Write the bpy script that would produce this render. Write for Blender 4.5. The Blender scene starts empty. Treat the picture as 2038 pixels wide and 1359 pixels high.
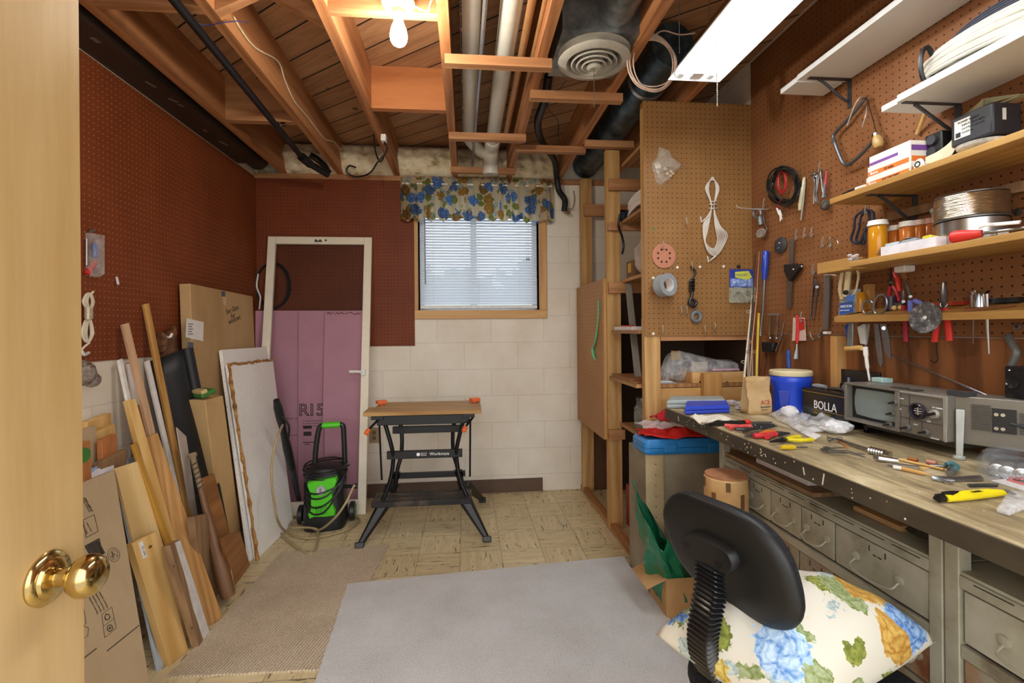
import bpy, bmesh, math, random
from mathutils import Vector, Matrix
rnd = random.Random(7)
PI = math.pi
R = math.radians
V = Vector
C = bpy.context.scene.collection
# ------------------------------------------------------------------ camera
F = 950.0
CH = 1.24
YAW = math.atan(91 / 950)
ROLL = 0.0087
PX0, PY0 = 1019.0, 656.0
_f = V((math.sin(YAW), math.cos(YAW), 0))
_r0 = V((math.cos(YAW), -math.sin(YAW), 0))
_u0 = V((0, 0, 1))
_r = _r0 * math.cos(ROLL) - _u0 * math.sin(ROLL)
_u = _u0 * math.cos(ROLL) + _r0 * math.sin(ROLL)
EYE = V((0, 0, CH))
cd = bpy.data.cameras.new('camera')
cam = bpy.data.objects.new('camera', cd)
C.objects.link(cam)
cd.sensor_width = 36
cd.lens = F / 2038 * 36
cd.shift_y = -(679.5 - PY0) / 2038
cd.clip_start = 0.02
m = Matrix((_r, _u, -_f)).transposed().to_4x4()
m.translation = EYE
cam.matrix_world = m
bpy.context.scene.camera = cam


def pw(px, py, X=None, Y=None, Z=None, D=None):
    """point of the place seen at a photograph pixel, on a known plane"""
    d = _f + _r * ((px - PX0) / F) + _u * ((PY0 - py) / F)
    if X is not None:
        t = X / d.x
    elif Y is not None:
        t = Y / d.y
    elif Z is not None:
        t = (Z - CH) / d.z
    else:
        t = D
    return EYE + d * t


# ------------------------------------------------------------------ meshes
class MB:
    def __init__(s):
        s.bm = bmesh.new()

    def _add(s, vs, fs, smooth=True):
        bv = [s.bm.verts.new(v) for v in vs]
        for f in fs:
            try:
                fc = s.bm.faces.new([bv[i] for i in f])
                fc.smooth = smooth
            except ValueError:
                pass
        return s

    def box(s, x0, x1, y0, y1, z0, z1):
        vs = [(x, y, z) for z in (z0, z1) for y in (y0, y1) for x in (x0, x1)]
        return s._add(vs, [(0, 2, 3, 1), (4, 5, 7, 6), (0, 1, 5, 4), (2, 6, 7, 3), (0, 4, 6, 2), (1, 3, 7, 5)])

    def obox(s, M, sx, sy, sz):
        vs = [M @ V((x * sx / 2, y * sy / 2, z * sz / 2)) for z in (-1, 1) for y in (-1, 1) for x in (-1, 1)]
        return s._add(vs, [(0, 2, 3, 1), (4, 5, 7, 6), (0, 1, 5, 4), (2, 6, 7, 3), (0, 4, 6, 2), (1, 3, 7, 5)])

    def hexa(s, a, b):
        """solid between two quads a and b (lists of four points)"""
        return s.loft([a, b])

    def loft(s, rings, closed=True, cap=True):
        n = len(rings[0])
        vs = [V(p) for r_ in rings for p in r_]
        fs = []
        for k in range(len(rings) - 1):
            for i in range(n if closed else n - 1):
                j = (i + 1) % n
                fs.append((k * n + i, k * n + j, (k + 1) * n + j, (k + 1) * n + i))
        if cap and closed:
            fs.append(tuple(range(n))[::-1])
            fs.append(tuple(range((len(rings) - 1) * n, len(rings) * n)))
        return s._add(vs, fs)

    def prism(s, pts, h, M=Matrix()):
        a = [M @ V((p[0], p[1], 0)) for p in pts]
        b = [M @ V((p[0], p[1], h)) for p in pts]
        return s.loft([a, b])

    def cyl(s, p0, p1, r0, r1=None, n=16):
        p0, p1 = V(p0), V(p1)
        r1 = r0 if r1 is None else r1
        z = (p1 - p0).normalized()
        x = z.orthogonal().normalized()
        y = z.cross(x)
        ring = lambda p, r_: [p + x * (r_ * math.cos(2 * PI * i / n)) + y * (r_ * math.sin(2 * PI * i / n)) for i in range(n)]
        return s.loft([ring(p0, r0), ring(p1, r1)])

    def tube(s, pts, r, n=8, closed=False, flat=1.0):
        pts = [V(p) for p in pts]
        k = len(pts)
        rings = []
        t0 = None
        for i in range(k):
            if closed:
                t = (pts[(i + 1) % k] - pts[i - 1])
            else:
                t = pts[min(i + 1, k - 1)] - pts[max(i - 1, 0)]
            if t.length < 1e-9:
                t = V((0, 0, 1))
            t.normalize()
            if t0 is None:
                x = t.orthogonal().normalized()
            else:
                x = x - t * x.dot(t)
                if x.length < 1e-6:
                    x = t.orthogonal()
                x.normalize()
            t0 = t
            y = t.cross(x)
            rr = r[i] if isinstance(r, (list, tuple)) else r
            rings.append([pts[i] + x * (rr * math.cos(2 * PI * j / n)) + y * (rr * flat * math.sin(2 * PI * j / n)) for j in range(n)])
        if closed:
            vs = [p for q in rings for p in q]
            fs = []
            for a in range(k):
                b = (a + 1) % k
                for j in range(n):
                    l = (j + 1) % n
                    fs.append((a * n + j, a * n + l, b * n + l, b * n + j))
            return s._add(vs, fs)
        return s.loft(rings)

    def lathe(s, prof, p=(0, 0, 0), axis=(0, 0, 1), n=24, cap=True):
        z = V(axis).normalized()
        x = z.orthogonal().normalized()
        y = z.cross(x)
        p = V(p)
        rings = [[p + z * h + x * (max(r_, 1e-4) * math.cos(2 * PI * i / n)) + y * (max(r_, 1e-4) * math.sin(2 * PI * i / n)) for i in range(n)] for r_, h in prof]
        return s.loft(rings, cap=cap)

    def sph(s, c, r, sc=(1, 1, 1), n=16, M=None):
        c = V(c)
        M = M or Matrix()
        rings = []
        for k in range(n // 2 + 1):
            a = -PI / 2 + PI * k / (n // 2)
            rr = max(math.cos(a), 0.004)
            rings.append([c + M @ V((r * sc[0] * rr * math.cos(2 * PI * i / n), r * sc[1] * rr * math.sin(2 * PI * i / n), r * sc[2] * math.sin(a))) for i in range(n)])
        return s.loft(rings)

    def grid(s, fn, nu, nv):
        vs = [V(fn(i / nu, j / nv)) for j in range(nv + 1) for i in range(nu + 1)]
        fs = []
        for j in range(nv):
            for i in range(nu):
                a = j * (nu + 1) + i
                fs.append((a, a + 1, a + nu + 2, a + nu + 1))
        return s._add(vs, fs)

    def build(s, name, mat, parent=None, M=None, bev=0, sub=0, solid=0, base=None, sharp=35):
        bm = s.bm
        bmesh.ops.recalc_face_normals(bm, faces=bm.faces)
        if M is None:
            if base is None:
                base = bbase(bm)
            M = Matrix.Translation(base)
        bm.transform(M.inverted())
        me = bpy.data.meshes.new(name)
        bm.to_mesh(me)
        bm.free()
        me.materials.append(mat)
        try:
            me.set_sharp_from_angle(angle=R(sharp))
        except Exception:
            pass
        o = bpy.data.objects.new(name, me)
        C.objects.link(o)
        if parent is not None:
            o.parent = parent
            o.matrix_local = WM[parent.name].inverted() @ M
        else:
            o.matrix_world = M
        WM[o.name] = M.copy()
        if solid:
            md = o.modifiers.new('thickness', 'SOLIDIFY')
            md.thickness = solid
            md.offset = 0
        if bev:
            md = o.modifiers.new('bevel', 'BEVEL')
            md.width = bev
            md.segments = 2
            md.limit_method = 'ANGLE'
        if sub:
            md = o.modifiers.new('subdivision', 'SUBSURF')
            md.levels = sub
            md.render_levels = sub
        return o


WM = {}


def bbase(bm):
    xs = [v.co for v in bm.verts]
    lo = V((min(v.x for v in xs), min(v.y for v in xs), min(v.z for v in xs)))
    hi = V((max(v.x for v in xs), max(v.y for v in xs), max(v.z for v in xs)))
    return V(((lo.x + hi.x) / 2, (lo.y + hi.y) / 2, lo.z))


def tag(o, label, cat, group=None):
    o['label'] = label
    o['category'] = cat
    if group:
        o['group'] = group
    return o


def struct(o):
    o['kind'] = 'structure'
    return o


def thing(name, label, cat, loc, group=None, M=None):
    o = bpy.data.objects.new(name, None)
    o.empty_display_size = 0.05
    C.objects.link(o)
    M = M or Matrix.Translation(V(loc))
    o.matrix_world = M
    WM[o.name] = M.copy()
    return tag(o, label, cat, group)


def one(mb, name, label, cat, mat, group=None, **k):
    """a thing that is one mesh"""
    return tag(mb.build(name, mat, None, **k), label, cat, group)


def kids(o):
    return [c for c in bpy.data.objects if c.parent == o]


def copy_tree(o, M, parent=None):
    """a copy of a thing with copies of its parts; M moves the whole"""
    c = o.copy()
    C.objects.link(c)
    if parent is None:
        c.matrix_world = M
        WM[c.name] = M.copy()
    else:
        c.parent = parent
        c.matrix_local = o.matrix_local.copy()
        WM[c.name] = WM[parent.name] @ c.matrix_local
    for ch in kids(o):
        copy_tree(ch, None, c)
    return c


def frame(o, x, y=None, z=None):
    """matrix with x axis along x and z (or y) as near as can be to the given one"""
    x = V(x).normalized()
    if z is not None:
        z = V(z)
        z = (z - x * z.dot(x)).normalized()
        y = z.cross(x)
    else:
        y = V(y)
        y = (y - x * y.dot(x)).normalized()
        z = x.cross(y)
    M = Matrix((x, y, z)).transposed().to_4x4()
    M.translation = V(o)
    return M


def spline(pts, n=8, closed=False):
    pts = [V(p) for p in pts]
    k = len(pts)
    out = []
    rng = range(k) if closed else range(k - 1)
    for i in rng:
        p1, p2 = pts[i], pts[(i + 1) % k]
        p0 = pts[i - 1] if (closed or i > 0) else p1 * 2 - p2
        p3 = pts[(i + 2) % k] if (closed or i + 2 < k) else p2 * 2 - p1
        for j in range(n):
            t = j / n
            out.append(0.5 * ((2 * p1) + (p2 - p0) * t + (2 * p0 - 5 * p1 + 4 * p2 - p3) * t * t + (3 * p1 - p0 - 3 * p2 + p3) * t ** 3))
    if not closed:
        out.append(pts[-1])
    return out


def planar(B):
    """slide the last corner along its line of sight into the plane of the other three"""
    n = (B[1] - B[0]).cross(B[2] - B[0])
    d = B[3] - EYE
    k = d.dot(n)
    if abs(k) > 1e-9:
        t = (B[0] - EYE).dot(n) / k
        if 0.8 < t < 1.25:
            B[3] = EYE + d * t
    return B


def slab(bl, br, tr, tl, th, back=None):
    """leaning board from its four front corners and a thickness; returns (MB, M) with local z along the length"""
    bl, br, tr, tl = V(bl), V(br), V(tr), V(tl)
    up = ((tl + tr) - (bl + br)) / 2
    M = frame(bl, br - bl, z=up)
    n = M.to_3x3() @ V((0, 1, 0))
    if back is None:
        back = n if n.dot(bl - EYE) > 0 else -n
    b = MB()
    d = V(back).normalized() * th
    b.loft([[bl, br, tr, tl], [bl + d, br + d, tr + d, tl + d]])
    return b, M


def text(s, size, M, mat, parent, name='lettering', depth=0.0004, align='LEFT', sx=1.0):
    cu = bpy.data.curves.new(name, 'FONT')
    cu.body = s
    cu.size = size
    cu.extrude = depth
    cu.align_x = align
    cu.resolution_u = 3
    to = bpy.data.objects.new(name + '_tmp', cu)
    C.objects.link(to)
    dg = bpy.context.evaluated_depsgraph_get()
    me = bpy.data.meshes.new_from_object(to.evaluated_get(dg))
    bpy.data.objects.remove(to)
    me.name = name
    me.materials.clear()
    me.materials.append(mat)
    if sx != 1.0:
        me.transform(Matrix.Diagonal((sx, 1, 1, 1)))
    o = bpy.data.objects.new(name, me)
    C.objects.link(o)
    if parent is not None:
        o.parent = parent
        o.matrix_local = WM[parent.name].inverted() @ M
    else:
        o.matrix_world = M
    WM[o.name] = M.copy()
    return o


# ------------------------------------------------------------------ materials
MATS = {}


def srgb(h):
    if isinstance(h, str):
        h = h.lstrip('#')
        c = [int(h[i:i + 2], 16) / 255 for i in (0, 2, 4)]
    else:
        c = [v / 255 for v in h]
    return tuple((v / 12.92 if v <= 0.04045 else ((v + 0.055) / 1.055) ** 2.4) for v in c) + (1,)


def newmat(name):
    m_ = bpy.data.materials.new(name)
    m_.use_nodes = True
    nt = m_.node_tree
    b = nt.nodes['Principled BSDF']
    return m_, nt, b


def N(nt, kind, **kw):
    n = nt.nodes.new(kind)
    for k, v in kw.items():
        if k.startswith('i_'):
            key = k[2:].replace('_', ' ')
            n.inputs[key].default_value = v
        else:
            setattr(n, k, v)
    return n


def math_(nt, op, a, b=None, clamp=False):
    n = nt.nodes.new('ShaderNodeMath')
    n.operation = op
    n.use_clamp = clamp
    for i, x in enumerate((a, b)):
        if x is None:
            continue
        if isinstance(x, (int, float)):
            n.inputs[i].default_value = x
        else:
            nt.links.new(x, n.inputs[i])
    return n.outputs[0]


def mixc(nt, fac, a, b, mode='MIX'):
    n = nt.nodes.new('ShaderNodeMix')
    n.data_type = 'RGBA'
    n.blend_type = mode
    for s_, x in ((n.inputs[0], fac), (n.inputs[6], a), (n.inputs[7], b)):
        if isinstance(x, (int, float, tuple)):
            s_.default_value = x
        else:
            nt.links.new(x, s_)
    return n.outputs[2]


def ramp(nt, fac, stops, interp='LINEAR'):
    n = nt.nodes.new('ShaderNodeValToRGB')
    n.color_ramp.interpolation = interp
    e = n.color_ramp.elements
    while len(e) < len(stops):
        e.new(0.5)
    for el, (p, c) in zip(e, stops):
        el.position = p
        el.color = c
    nt.links.new(fac, n.inputs[0])
    return n.outputs[0]


def coords(nt, scale=(1, 1, 1), rot=(0, 0, 0), jitter=True):
    tc = nt.nodes.new('ShaderNodeTexCoord')
    mp = nt.nodes.new('ShaderNodeMapping')
    mp.inputs['Scale'].default_value = scale
    mp.inputs['Rotation'].default_value = rot
    nt.links.new(tc.outputs['Object'], mp.inputs['Vector'])
    if jitter:
        oi = nt.nodes.new('ShaderNodeObjectInfo')
        ml = nt.nodes.new('ShaderNodeMath')
        ml.operation = 'MULTIPLY'
        ml.inputs[1].default_value = 17.3
        nt.links.new(oi.outputs['Random'], ml.inputs[0])
        cb = nt.nodes.new('ShaderNodeCombineXYZ')
        for i in range(3):
            nt.links.new(ml.outputs[0], cb.inputs[i])
        nt.links.new(cb.outputs[0], mp.inputs['Location'])
    return mp.outputs[0]


def sep(nt, v):
    n = nt.nodes.new('ShaderNodeSeparateXYZ')
    nt.links.new(v, n.inputs[0])
    return n.outputs


def comb(nt, x, y, z=0.0):
    n = nt.nodes.new('ShaderNodeCombineXYZ')
    for i, q in enumerate((x, y, z)):
        if isinstance(q, (int, float)):
            n.inputs[i].default_value = q
        else:
            nt.links.new(q, n.inputs[i])
    return n.outputs[0]


def noise(nt, vec, scale, detail=4, rough=0.55, dist=0.0):
    n = nt.nodes.new('ShaderNodeTexNoise')
    n.inputs['Scale'].default_value = scale
    n.inputs['Detail'].default_value = detail
    n.inputs['Roughness'].default_value = rough
    n.inputs['Distortion'].default_value = dist
    nt.links.new(vec, n.inputs['Vector'])
    return n.outputs[0]


def bump(nt, b, h, strength=0.3, dist=0.002):
    n = nt.nodes.new('ShaderNodeBump')
    n.inputs['Strength'].default_value = strength
    n.inputs['Distance'].default_value = dist
    nt.links.new(h, n.inputs['Height'])
    nt.links.new(n.outputs[0], b.inputs['Normal'])


def plain(name, col, rough=0.5, metal=0.0, spec=0.5, var=0.10, sc=25, emit=None):
    """paint, plastic or metal with a slight unevenness"""
    if name in MATS:
        return MATS[name]
    m_, nt, b = newmat(name)
    c = srgb(col)
    v = coords(nt)
    n = noise(nt, v, sc, 3)
    lo = tuple(x * (1 - var) for x in c[:3]) + (1,)
    hi = tuple(min(1, x * (1 + var)) for x in c[:3]) + (1,)
    nt.links.new(ramp(nt, n, [(0.3, lo), (0.7, hi)]), b.inputs['Base Color'])
    b.inputs['Roughness'].default_value = rough
    b.inputs['Metallic'].default_value = metal
    b.inputs['Specular IOR Level'].default_value = spec
    if emit:
        b.inputs['Emission Color'].default_value = srgb(col)
        b.inputs['Emission Strength'].default_value = emit
    MATS[name] = m_
    return m_


def wood(name, light, dark, axis='z', scale=1.0, rough=0.55, ring=1.0, contrast=1.0, knots=0.0):
    """sawn wood with the grain along one local axis"""
    if name in MATS:
        return MATS[name]
    m_, nt, b = newmat(name)
    k = {'x': 0, 'y': 1, 'z': 2}[axis]
    s = [1.0, 1.0, 1.0]
    s[k] = 0.09
    v = coords(nt, tuple(scale * x for x in s))
    n1 = noise(nt, v, 14, 3, 0.5, 0.6)
    wv = nt.nodes.new('ShaderNodeTexWave')
    wv.wave_type = 'BANDS'
    wv.bands_direction = {'x': 'Y', 'y': 'X', 'z': 'X'}[axis]
    wv.inputs['Scale'].default_value = 7
    wv.inputs['Distortion'].default_value = 14
    wv.inputs['Detail'].default_value = 2.5
    wv.inputs['Detail Scale'].default_value = 0.8
    nt.links.new(v, wv.inputs['Vector'])
    fine = noise(nt, v, 160, 2, 0.6)
    a = math_(nt, 'MULTIPLY', wv.outputs['Fac'], 0.26 * ring)
    a = math_(nt, 'ADD', a, math_(nt, 'MULTIPLY', n1, 0.62))
    a = math_(nt, 'ADD', a, math_(nt, 'MULTIPLY', fine, 0.25))
    L, D = srgb(light), srgb(dark)
    col = ramp(nt, a, [(0.28, D), (0.28 + 0.55 / contrast, L)])
    if knots:
        v2 = coords(nt, tuple(scale * (x if x > 0.5 else 0.45) for x in s))
        vo = nt.nodes.new('ShaderNodeTexVoronoi')
        vo.inputs['Scale'].default_value = 3.2
        nt.links.new(v2, vo.inputs['Vector'])
        kf = ramp(nt, vo.outputs['Distance'], [(0.05, (1, 1, 1, 1)), (0.10, (0, 0, 0, 1))])
        col = mixc(nt, math_(nt, 'MULTIPLY', kf, knots), col, tuple(x * 0.45 for x in D[:3]) + (1,))
    nt.links.new(col, b.inputs['Base Color'])
    b.inputs['Roughness'].default_value = rough
    b.inputs['Specular IOR Level'].default_value = 0.35
    bump(nt, b, a, 0.12, 0.002)
    MATS[name] = m_
    return m_


def blotch(name, cols, scale=8, rough=0.8, detail=6, bmp=0.2, bs=60, stretch=(1, 1, 1), spec=0.3, metal=0.0):
    """a surface of several mingled colours (dirt, wear, paper)"""
    if name in MATS:
        return MATS[name]
    m_, nt, b = newmat(name)
    v = coords(nt, stretch)
    n = noise(nt, v, scale, detail, 0.62)
    k = len(cols)
    st = [(0.3 + 0.4 * i / max(1, k - 1), srgb(c)) for i, c in enumerate(cols)]
    nt.links.new(ramp(nt, n, st), b.inputs['Base Color'])
    b.inputs['Roughness'].default_value = rough
    b.inputs['Specular IOR Level'].default_value = spec
    b.inputs['Metallic'].default_value = metal
    if bmp:
        bump(nt, b, noise(nt, v, bs, 3), bmp, 0.003)
    MATS[name] = m_
    return m_


def pegmat(name, light, dark, axes, hole, rough=0.5):
    """hardboard drilled with a one inch grid of holes"""
    if name in MATS:
        return MATS[name]
    m_, nt, b = newmat(name)
    v = coords(nt, jitter=False)
    o = sep(nt, v)
    p, q = o[axes[0]], o[axes[1]]
    fx = math_(nt, 'SUBTRACT', math_(nt, 'FRACT', math_(nt, 'DIVIDE', p, 0.0254)), 0.5)
    fy = math_(nt, 'SUBTRACT', math_(nt, 'FRACT', math_(nt, 'DIVIDE', q, 0.0254)), 0.5)
    d = math_(nt, 'SQRT', math_(nt, 'ADD', math_(nt, 'MULTIPLY', fx, fx), math_(nt, 'MULTIPLY', fy, fy)))
    hl = math_(nt, 'LESS_THAN', d, 0.11)
    n = noise(nt, v, 4, 6, 0.6)
    f = noise(nt, v, 300, 2, 0.6)
    a = math_(nt, 'ADD', math_(nt, 'MULTIPLY', n, 0.7), math_(nt, 'MULTIPLY', f, 0.3))
    col = ramp(nt, a, [(0.3, srgb(dark)), (0.7, srgb(light))])
    nt.links.new(mixc(nt, hl, col, srgb(hole)), b.inputs['Base Color'])
    b.inputs['Roughness'].default_value = rough
    b.inputs['Specular IOR Level'].default_value = 0.25
    bump(nt, b, math_(nt, 'SUBTRACT', 1.0, hl), 0.6, 0.002)
    MATS[name] = m_
    return m_


def clear(name, tint=(235, 238, 240), rough=0.12, alpha=0.35):
    """thin clear plastic: partly see-through film with glossy creases"""
    if name in MATS:
        return MATS[name]
    m_, nt, b = newmat(name)
    b.inputs['Base Color'].default_value = srgb(tint)
    b.inputs['Roughness'].default_value = rough
    b.inputs['Specular IOR Level'].default_value = 0.8
    v = coords(nt)
    n = noise(nt, v, 22, 3, 0.6)
    nt.links.new(ramp(nt, n, [(0.35, (alpha * 0.35,) * 3 + (1,)), (0.65, (min(1, alpha * 1.3),) * 3 + (1,))]), b.inputs['Alpha'])
    bump(nt, b, noise(nt, v, 30, 2, 0.5), 0.12, 0.004)
    MATS[name] = m_
    return m_
HALL = (2.3, 2.3, 2.3)
SKY = (2.5, 2.9, 3.5)
EXPO = 0.55
# ------------------------------------------------------------------ room shell
XL, XR, YB, YF = -1.52, 1.475, 3.64, -0.35
ZJ, ZS = 2.39, 2.62

# materials of the shell
def mk_block():
    m_, nt, b = newmat('painted_block')
    v = coords(nt, jitter=False)
    o = sep(nt, v)
    bv = comb(nt, math_(nt, 'ADD', math_(nt, 'ADD', o[0], o[1]), 0.03), math_(nt, 'ADD', o[2], 0.075))
    br = nt.nodes.new('ShaderNodeTexBrick')
    br.inputs['Scale'].default_value = 1.0
    br.inputs['Brick Width'].default_value = 0.406
    br.inputs['Row Height'].default_value = 0.2032
    br.inputs['Mortar Size'].default_value = 0.004
    br.inputs['Mortar Smooth'].default_value = 0.5
    br.inputs['Color1'].default_value = srgb('#e9e3d6')
    br.inputs['Color2'].default_value = srgb('#e4ddd0')
    br.inputs['Mortar'].default_value = srgb('#d8d1c3')
    nt.links.new(bv, br.inputs['Vector'])
    n = noise(nt, v, 3.0, 5, 0.6)
    col = mixc(nt, 1.0, br.outputs['Color'], ramp(nt, n, [(0.3, srgb('#efe9df')), (0.7, srgb('#ffffff'))]), 'MULTIPLY')
    nt.links.new(col, b.inputs['Base Color'])
    b.inputs['Roughness'].default_value = 0.6
    h = math_(nt, 'ADD', math_(nt, 'MULTIPLY', br.outputs['Fac'], -1.0), math_(nt, 'MULTIPLY', noise(nt, v, 90, 3), 0.35))
    bump(nt, b, h, 0.22, 0.003)
    return m_


def mk_floor():
    m_, nt, b = newmat('streaked_floor_tile')
    v = coords(nt, jitter=False)
    o = sep(nt, v)
    T = 0.2286
    ux = math_(nt, 'DIVIDE', math_(nt, 'ADD', o[0], 0.045), T)
    uy = math_(nt, 'DIVIDE', math_(nt, 'ADD', o[1], 0.06), T)
    par = math_(nt, 'FLOORED_MODULO', math_(nt, 'ADD', math_(nt, 'FLOOR', ux), math_(nt, 'FLOOR', uy)), 2.0)

    def tile(sx, sy, off):
        mp = nt.nodes.new('ShaderNodeMapping')
        mp.inputs['Scale'].default_value = (sx, sy, 1)
        mp.inputs['Location'].default_value = (off, off * 2, 0)
        nt.links.new(v, mp.inputs['Vector'])
        a = noise(nt, mp.outputs[0], 1.0, 3, 0.6, 0.5)
        b_ = noise(nt, mp.outputs[0], 0.5, 2, 0.5)
        base = ramp(nt, b_, [(0.3, srgb('#c2ae84')), (0.7, srgb('#dfcda0'))])
        dk = ramp(nt, a, [(0.60, (0, 0, 0, 1)), (0.64, (1, 1, 1, 1))])
        return mixc(nt, dk, base, srgb('#3a2a1a'))
    c1 = tile(9, 75, 0.0)
    c2 = tile(75, 9, 3.0)
    col = mixc(nt, par, c1, c2)
    wv = coords(nt, jitter=False)
    wn = nt.nodes.new('ShaderNodeTexWhiteNoise')
    wn.noise_dimensions = '2D'
    nt.links.new(comb(nt, math_(nt, 'FLOOR', ux), math_(nt, 'FLOOR', uy)), wn.inputs['Vector'])
    col = mixc(nt, 0.25, col, mixc(nt, wn.outputs[0], srgb('#b8a67c'), srgb('#ead9b2')))
    ex = math_(nt, 'ABSOLUTE', math_(nt, 'SUBTRACT', math_(nt, 'FRACT', ux), 0.5))
    ey = math_(nt, 'ABSOLUTE', math_(nt, 'SUBTRACT', math_(nt, 'FRACT', uy), 0.5))
    seam = math_(nt, 'GREATER_THAN', math_(nt, 'MAXIMUM', ex, ey), 0.4935)
    col = mixc(nt, math_(nt, 'MULTIPLY', seam, 0.7), col, srgb('#5d4c33'))
    nt.links.new(col, b.inputs['Base Color'])
    b.inputs['Roughness'].default_value = 0.38
    b.inputs['Specular IOR Level'].default_value = 0.4
    bump(nt, b, noise(nt, v, 12, 3), 0.06, 0.004)
    return m_


def mk_subfloor():
    m_, nt, b = newmat('diagonal_board_ceiling')
    v = coords(nt, rot=(0, 0, R(38)), jitter=False)
    o = sep(nt, v)
    W = 0.145
    u = math_(nt, 'DIVIDE', o[1], W)
    row = math_(nt, 'FLOOR', u)
    wn = nt.nodes.new('ShaderNodeTexWhiteNoise')
    wn.noise_dimensions = '1D'
    nt.links.new(row, wn.inputs['W'])
    gv = comb(nt, math_(nt, 'ADD', math_(nt, 'MULTIPLY', o[0], 1.3), math_(nt, 'MULTIPLY', wn.outputs[0], 40)), math_(nt, 'MULTIPLY', o[1], 16), row)
    g = noise(nt, gv, 2.5, 5, 0.6, 0.8)
    col = ramp(nt, g, [(0.28, srgb('#80573a')), (0.72, srgb('#c4946a'))])
    col = mixc(nt, 0.35, col, mixc(nt, wn.outputs[0], srgb('#8a6444'), srgb('#cfa274')))
    vo = nt.nodes.new('ShaderNodeTexVoronoi')
    vo.inputs['Scale'].default_value = 4.2
    nt.links.new(v, vo.inputs['Vector'])
    kf = ramp(nt, vo.outputs['Distance'], [(0.06, (1, 1, 1, 1)), (0.10, (0, 0, 0, 1))])
    col = mixc(nt, math_(nt, 'MULTIPLY', kf, 0.8), col, srgb('#3d2212'))
    e = math_(nt, 'ABSOLUTE', math_(nt, 'SUBTRACT', math_(nt, 'FRACT', u), 0.5))
    seam = math_(nt, 'GREATER_THAN', e, 0.472)
    col = mixc(nt, seam, col, srgb('#1d100a'))
    nt.links.new(col, b.inputs['Base Color'])
    b.inputs['Roughness'].default_value = 0.7
    bump(nt, b, math_(nt, 'SUBTRACT', 1.0, seam), 0.5, 0.006)
    return m_


M_block = mk_block()
M_floor = mk_floor()
M_ceil = mk_subfloor()
M_fir = wood('rough_fir', '#c48a5c', '#8a5530', 'y', 1.0, 0.6, 1.0, 1.0, 0.5)
M_firx = wood('fir_cleat', '#c69366', '#8e5c38', 'x', 1.2, 0.6, 0.8)
M_firz = wood('fir_stud', '#d4ae74', '#a2743f', 'z', 1.0, 0.6, 0.8, 1.0, 0.6)
M_plank = wood('warm_plank', '#c88550', '#a06036', 'x', 0.8, 0.55, 0.7, 1.0, 0.6)
M_pinex = wood('pine_trim_x', '#dcb47a', '#bb8646', 'x', 1.0, 0.45, 0.7)
M_pinez = wood('pine_trim_z', '#d2a468', '#b07c40', 'z', 1.0, 0.45, 0.7)
M_black = plain('black_paint', '#161616', 0.4)
M_white = plain('white_enamel', '#e8e8e4', 0.4)

# floor and walls
struct(MB().box(XL - 0.1, XR + 0.1, YF, YB + 0.1, -0.06, 0).build('floor', M_floor, M=Matrix()))
wx0, wx1 = pw(833, 600, Y=YB).x, pw(1073, 600, Y=YB).x
wz0, wz1 = pw(950, 617, Y=YB).z, pw(950, 372, Y=YB).z
b = MB()
b.box(XL - 0.1, wx0, YB, YB + 0.2, -0.06, ZS + 0.05)
b.box(wx1, XR + 0.1, YB, YB + 0.2, -0.06, ZS + 0.05)
b.box(wx0, wx1, YB, YB + 0.2, -0.06, wz0)
b.box(wx0, wx1, YB, YB + 0.2, wz1, ZS + 0.05)
struct(b.build('wall_back', M_block, M=Matrix()))
struct(MB().box(XL - 0.12, XL, YF, YB, -0.06, ZS + 0.05).build('wall_left', M_block, M=Matrix()))
struct(MB().box(XR, XR + 0.12, YF, YB, -0.06, ZS + 0.05).build('wall_right', M_block, M=Matrix()))
struct(MB().box(XL - 0.12, XR + 0.12, YF, YB + 0.2, ZS, ZS + 0.03).build('ceiling', M_ceil, M=Matrix()))
# dark base strip along the back wall
p0, p1 = pw(715, 985, Y=YB - 0.01), pw(1080, 950, Y=YB - 0.01)
struct(MB().box(p0.x, p1.x, YB - 0.012, YB, 0, 0.10).build('baseboard_back', plain('dark_base', '#5a4434', 0.6)))
# the wall's wooden top plate
struct(MB().box(XL, XR, YB - 0.03, YB, ZJ - 0.035, ZJ).build('trim_1', M_firx))

# window: sash, glass, trim
w = MB()
yo = YB + 0.13
sw = 0.035
w.box(wx0, wx1, yo, yo + 0.04, wz0, wz0 + sw)
w.box(wx0, wx1, yo, yo + 0.04, wz1 - sw, wz1)
w.box(wx0, wx0 + sw, yo, yo + 0.04, wz0 + sw, wz1 - sw)
w.box(wx1 - sw, wx1, yo, yo + 0.04, wz0 + sw, wz1 - sw)
xm = (wx0 + wx1) / 2 - 0.04
w.box(xm - 0.025, xm + 0.025, yo, yo + 0.04, wz0 + sw, wz1 - sw)
win = struct(w.build('window_1', M_white))
gm, nt, bb = newmat('window_glass')
bb.inputs['Base Color'].default_value = (1, 1, 1, 1)
bb.inputs['Roughness'].default_value = 0.0
bb.inputs['Alpha'].default_value = 0.12
MB().box(wx0 + sw, wx1 - sw, yo + 0.018, yo + 0.022, wz0 + sw, wz1 - sw).build('pane', gm, win)
t0x, t1x = pw(825, 600, Y=YB - 0.02).x, pw(1089, 600, Y=YB - 0.02).x
tz0 = pw(950, 634, Y=YB - 0.02).z
w = MB()
w.box(t0x, wx0, YB - 0.02, YB + 0.15, wz0, wz1 + 0.05)
w.box(wx1, t1x, YB - 0.02, YB + 0.15, wz0, wz1 + 0.05)
struct(w.build('trim_2', M_pinez, bev=0.002))
struct(MB().box(t0x, t1x, YB - 0.02, YB + 0.15, tz0, wz0).build('trim_3', M_pinex, bev=0.002))

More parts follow.
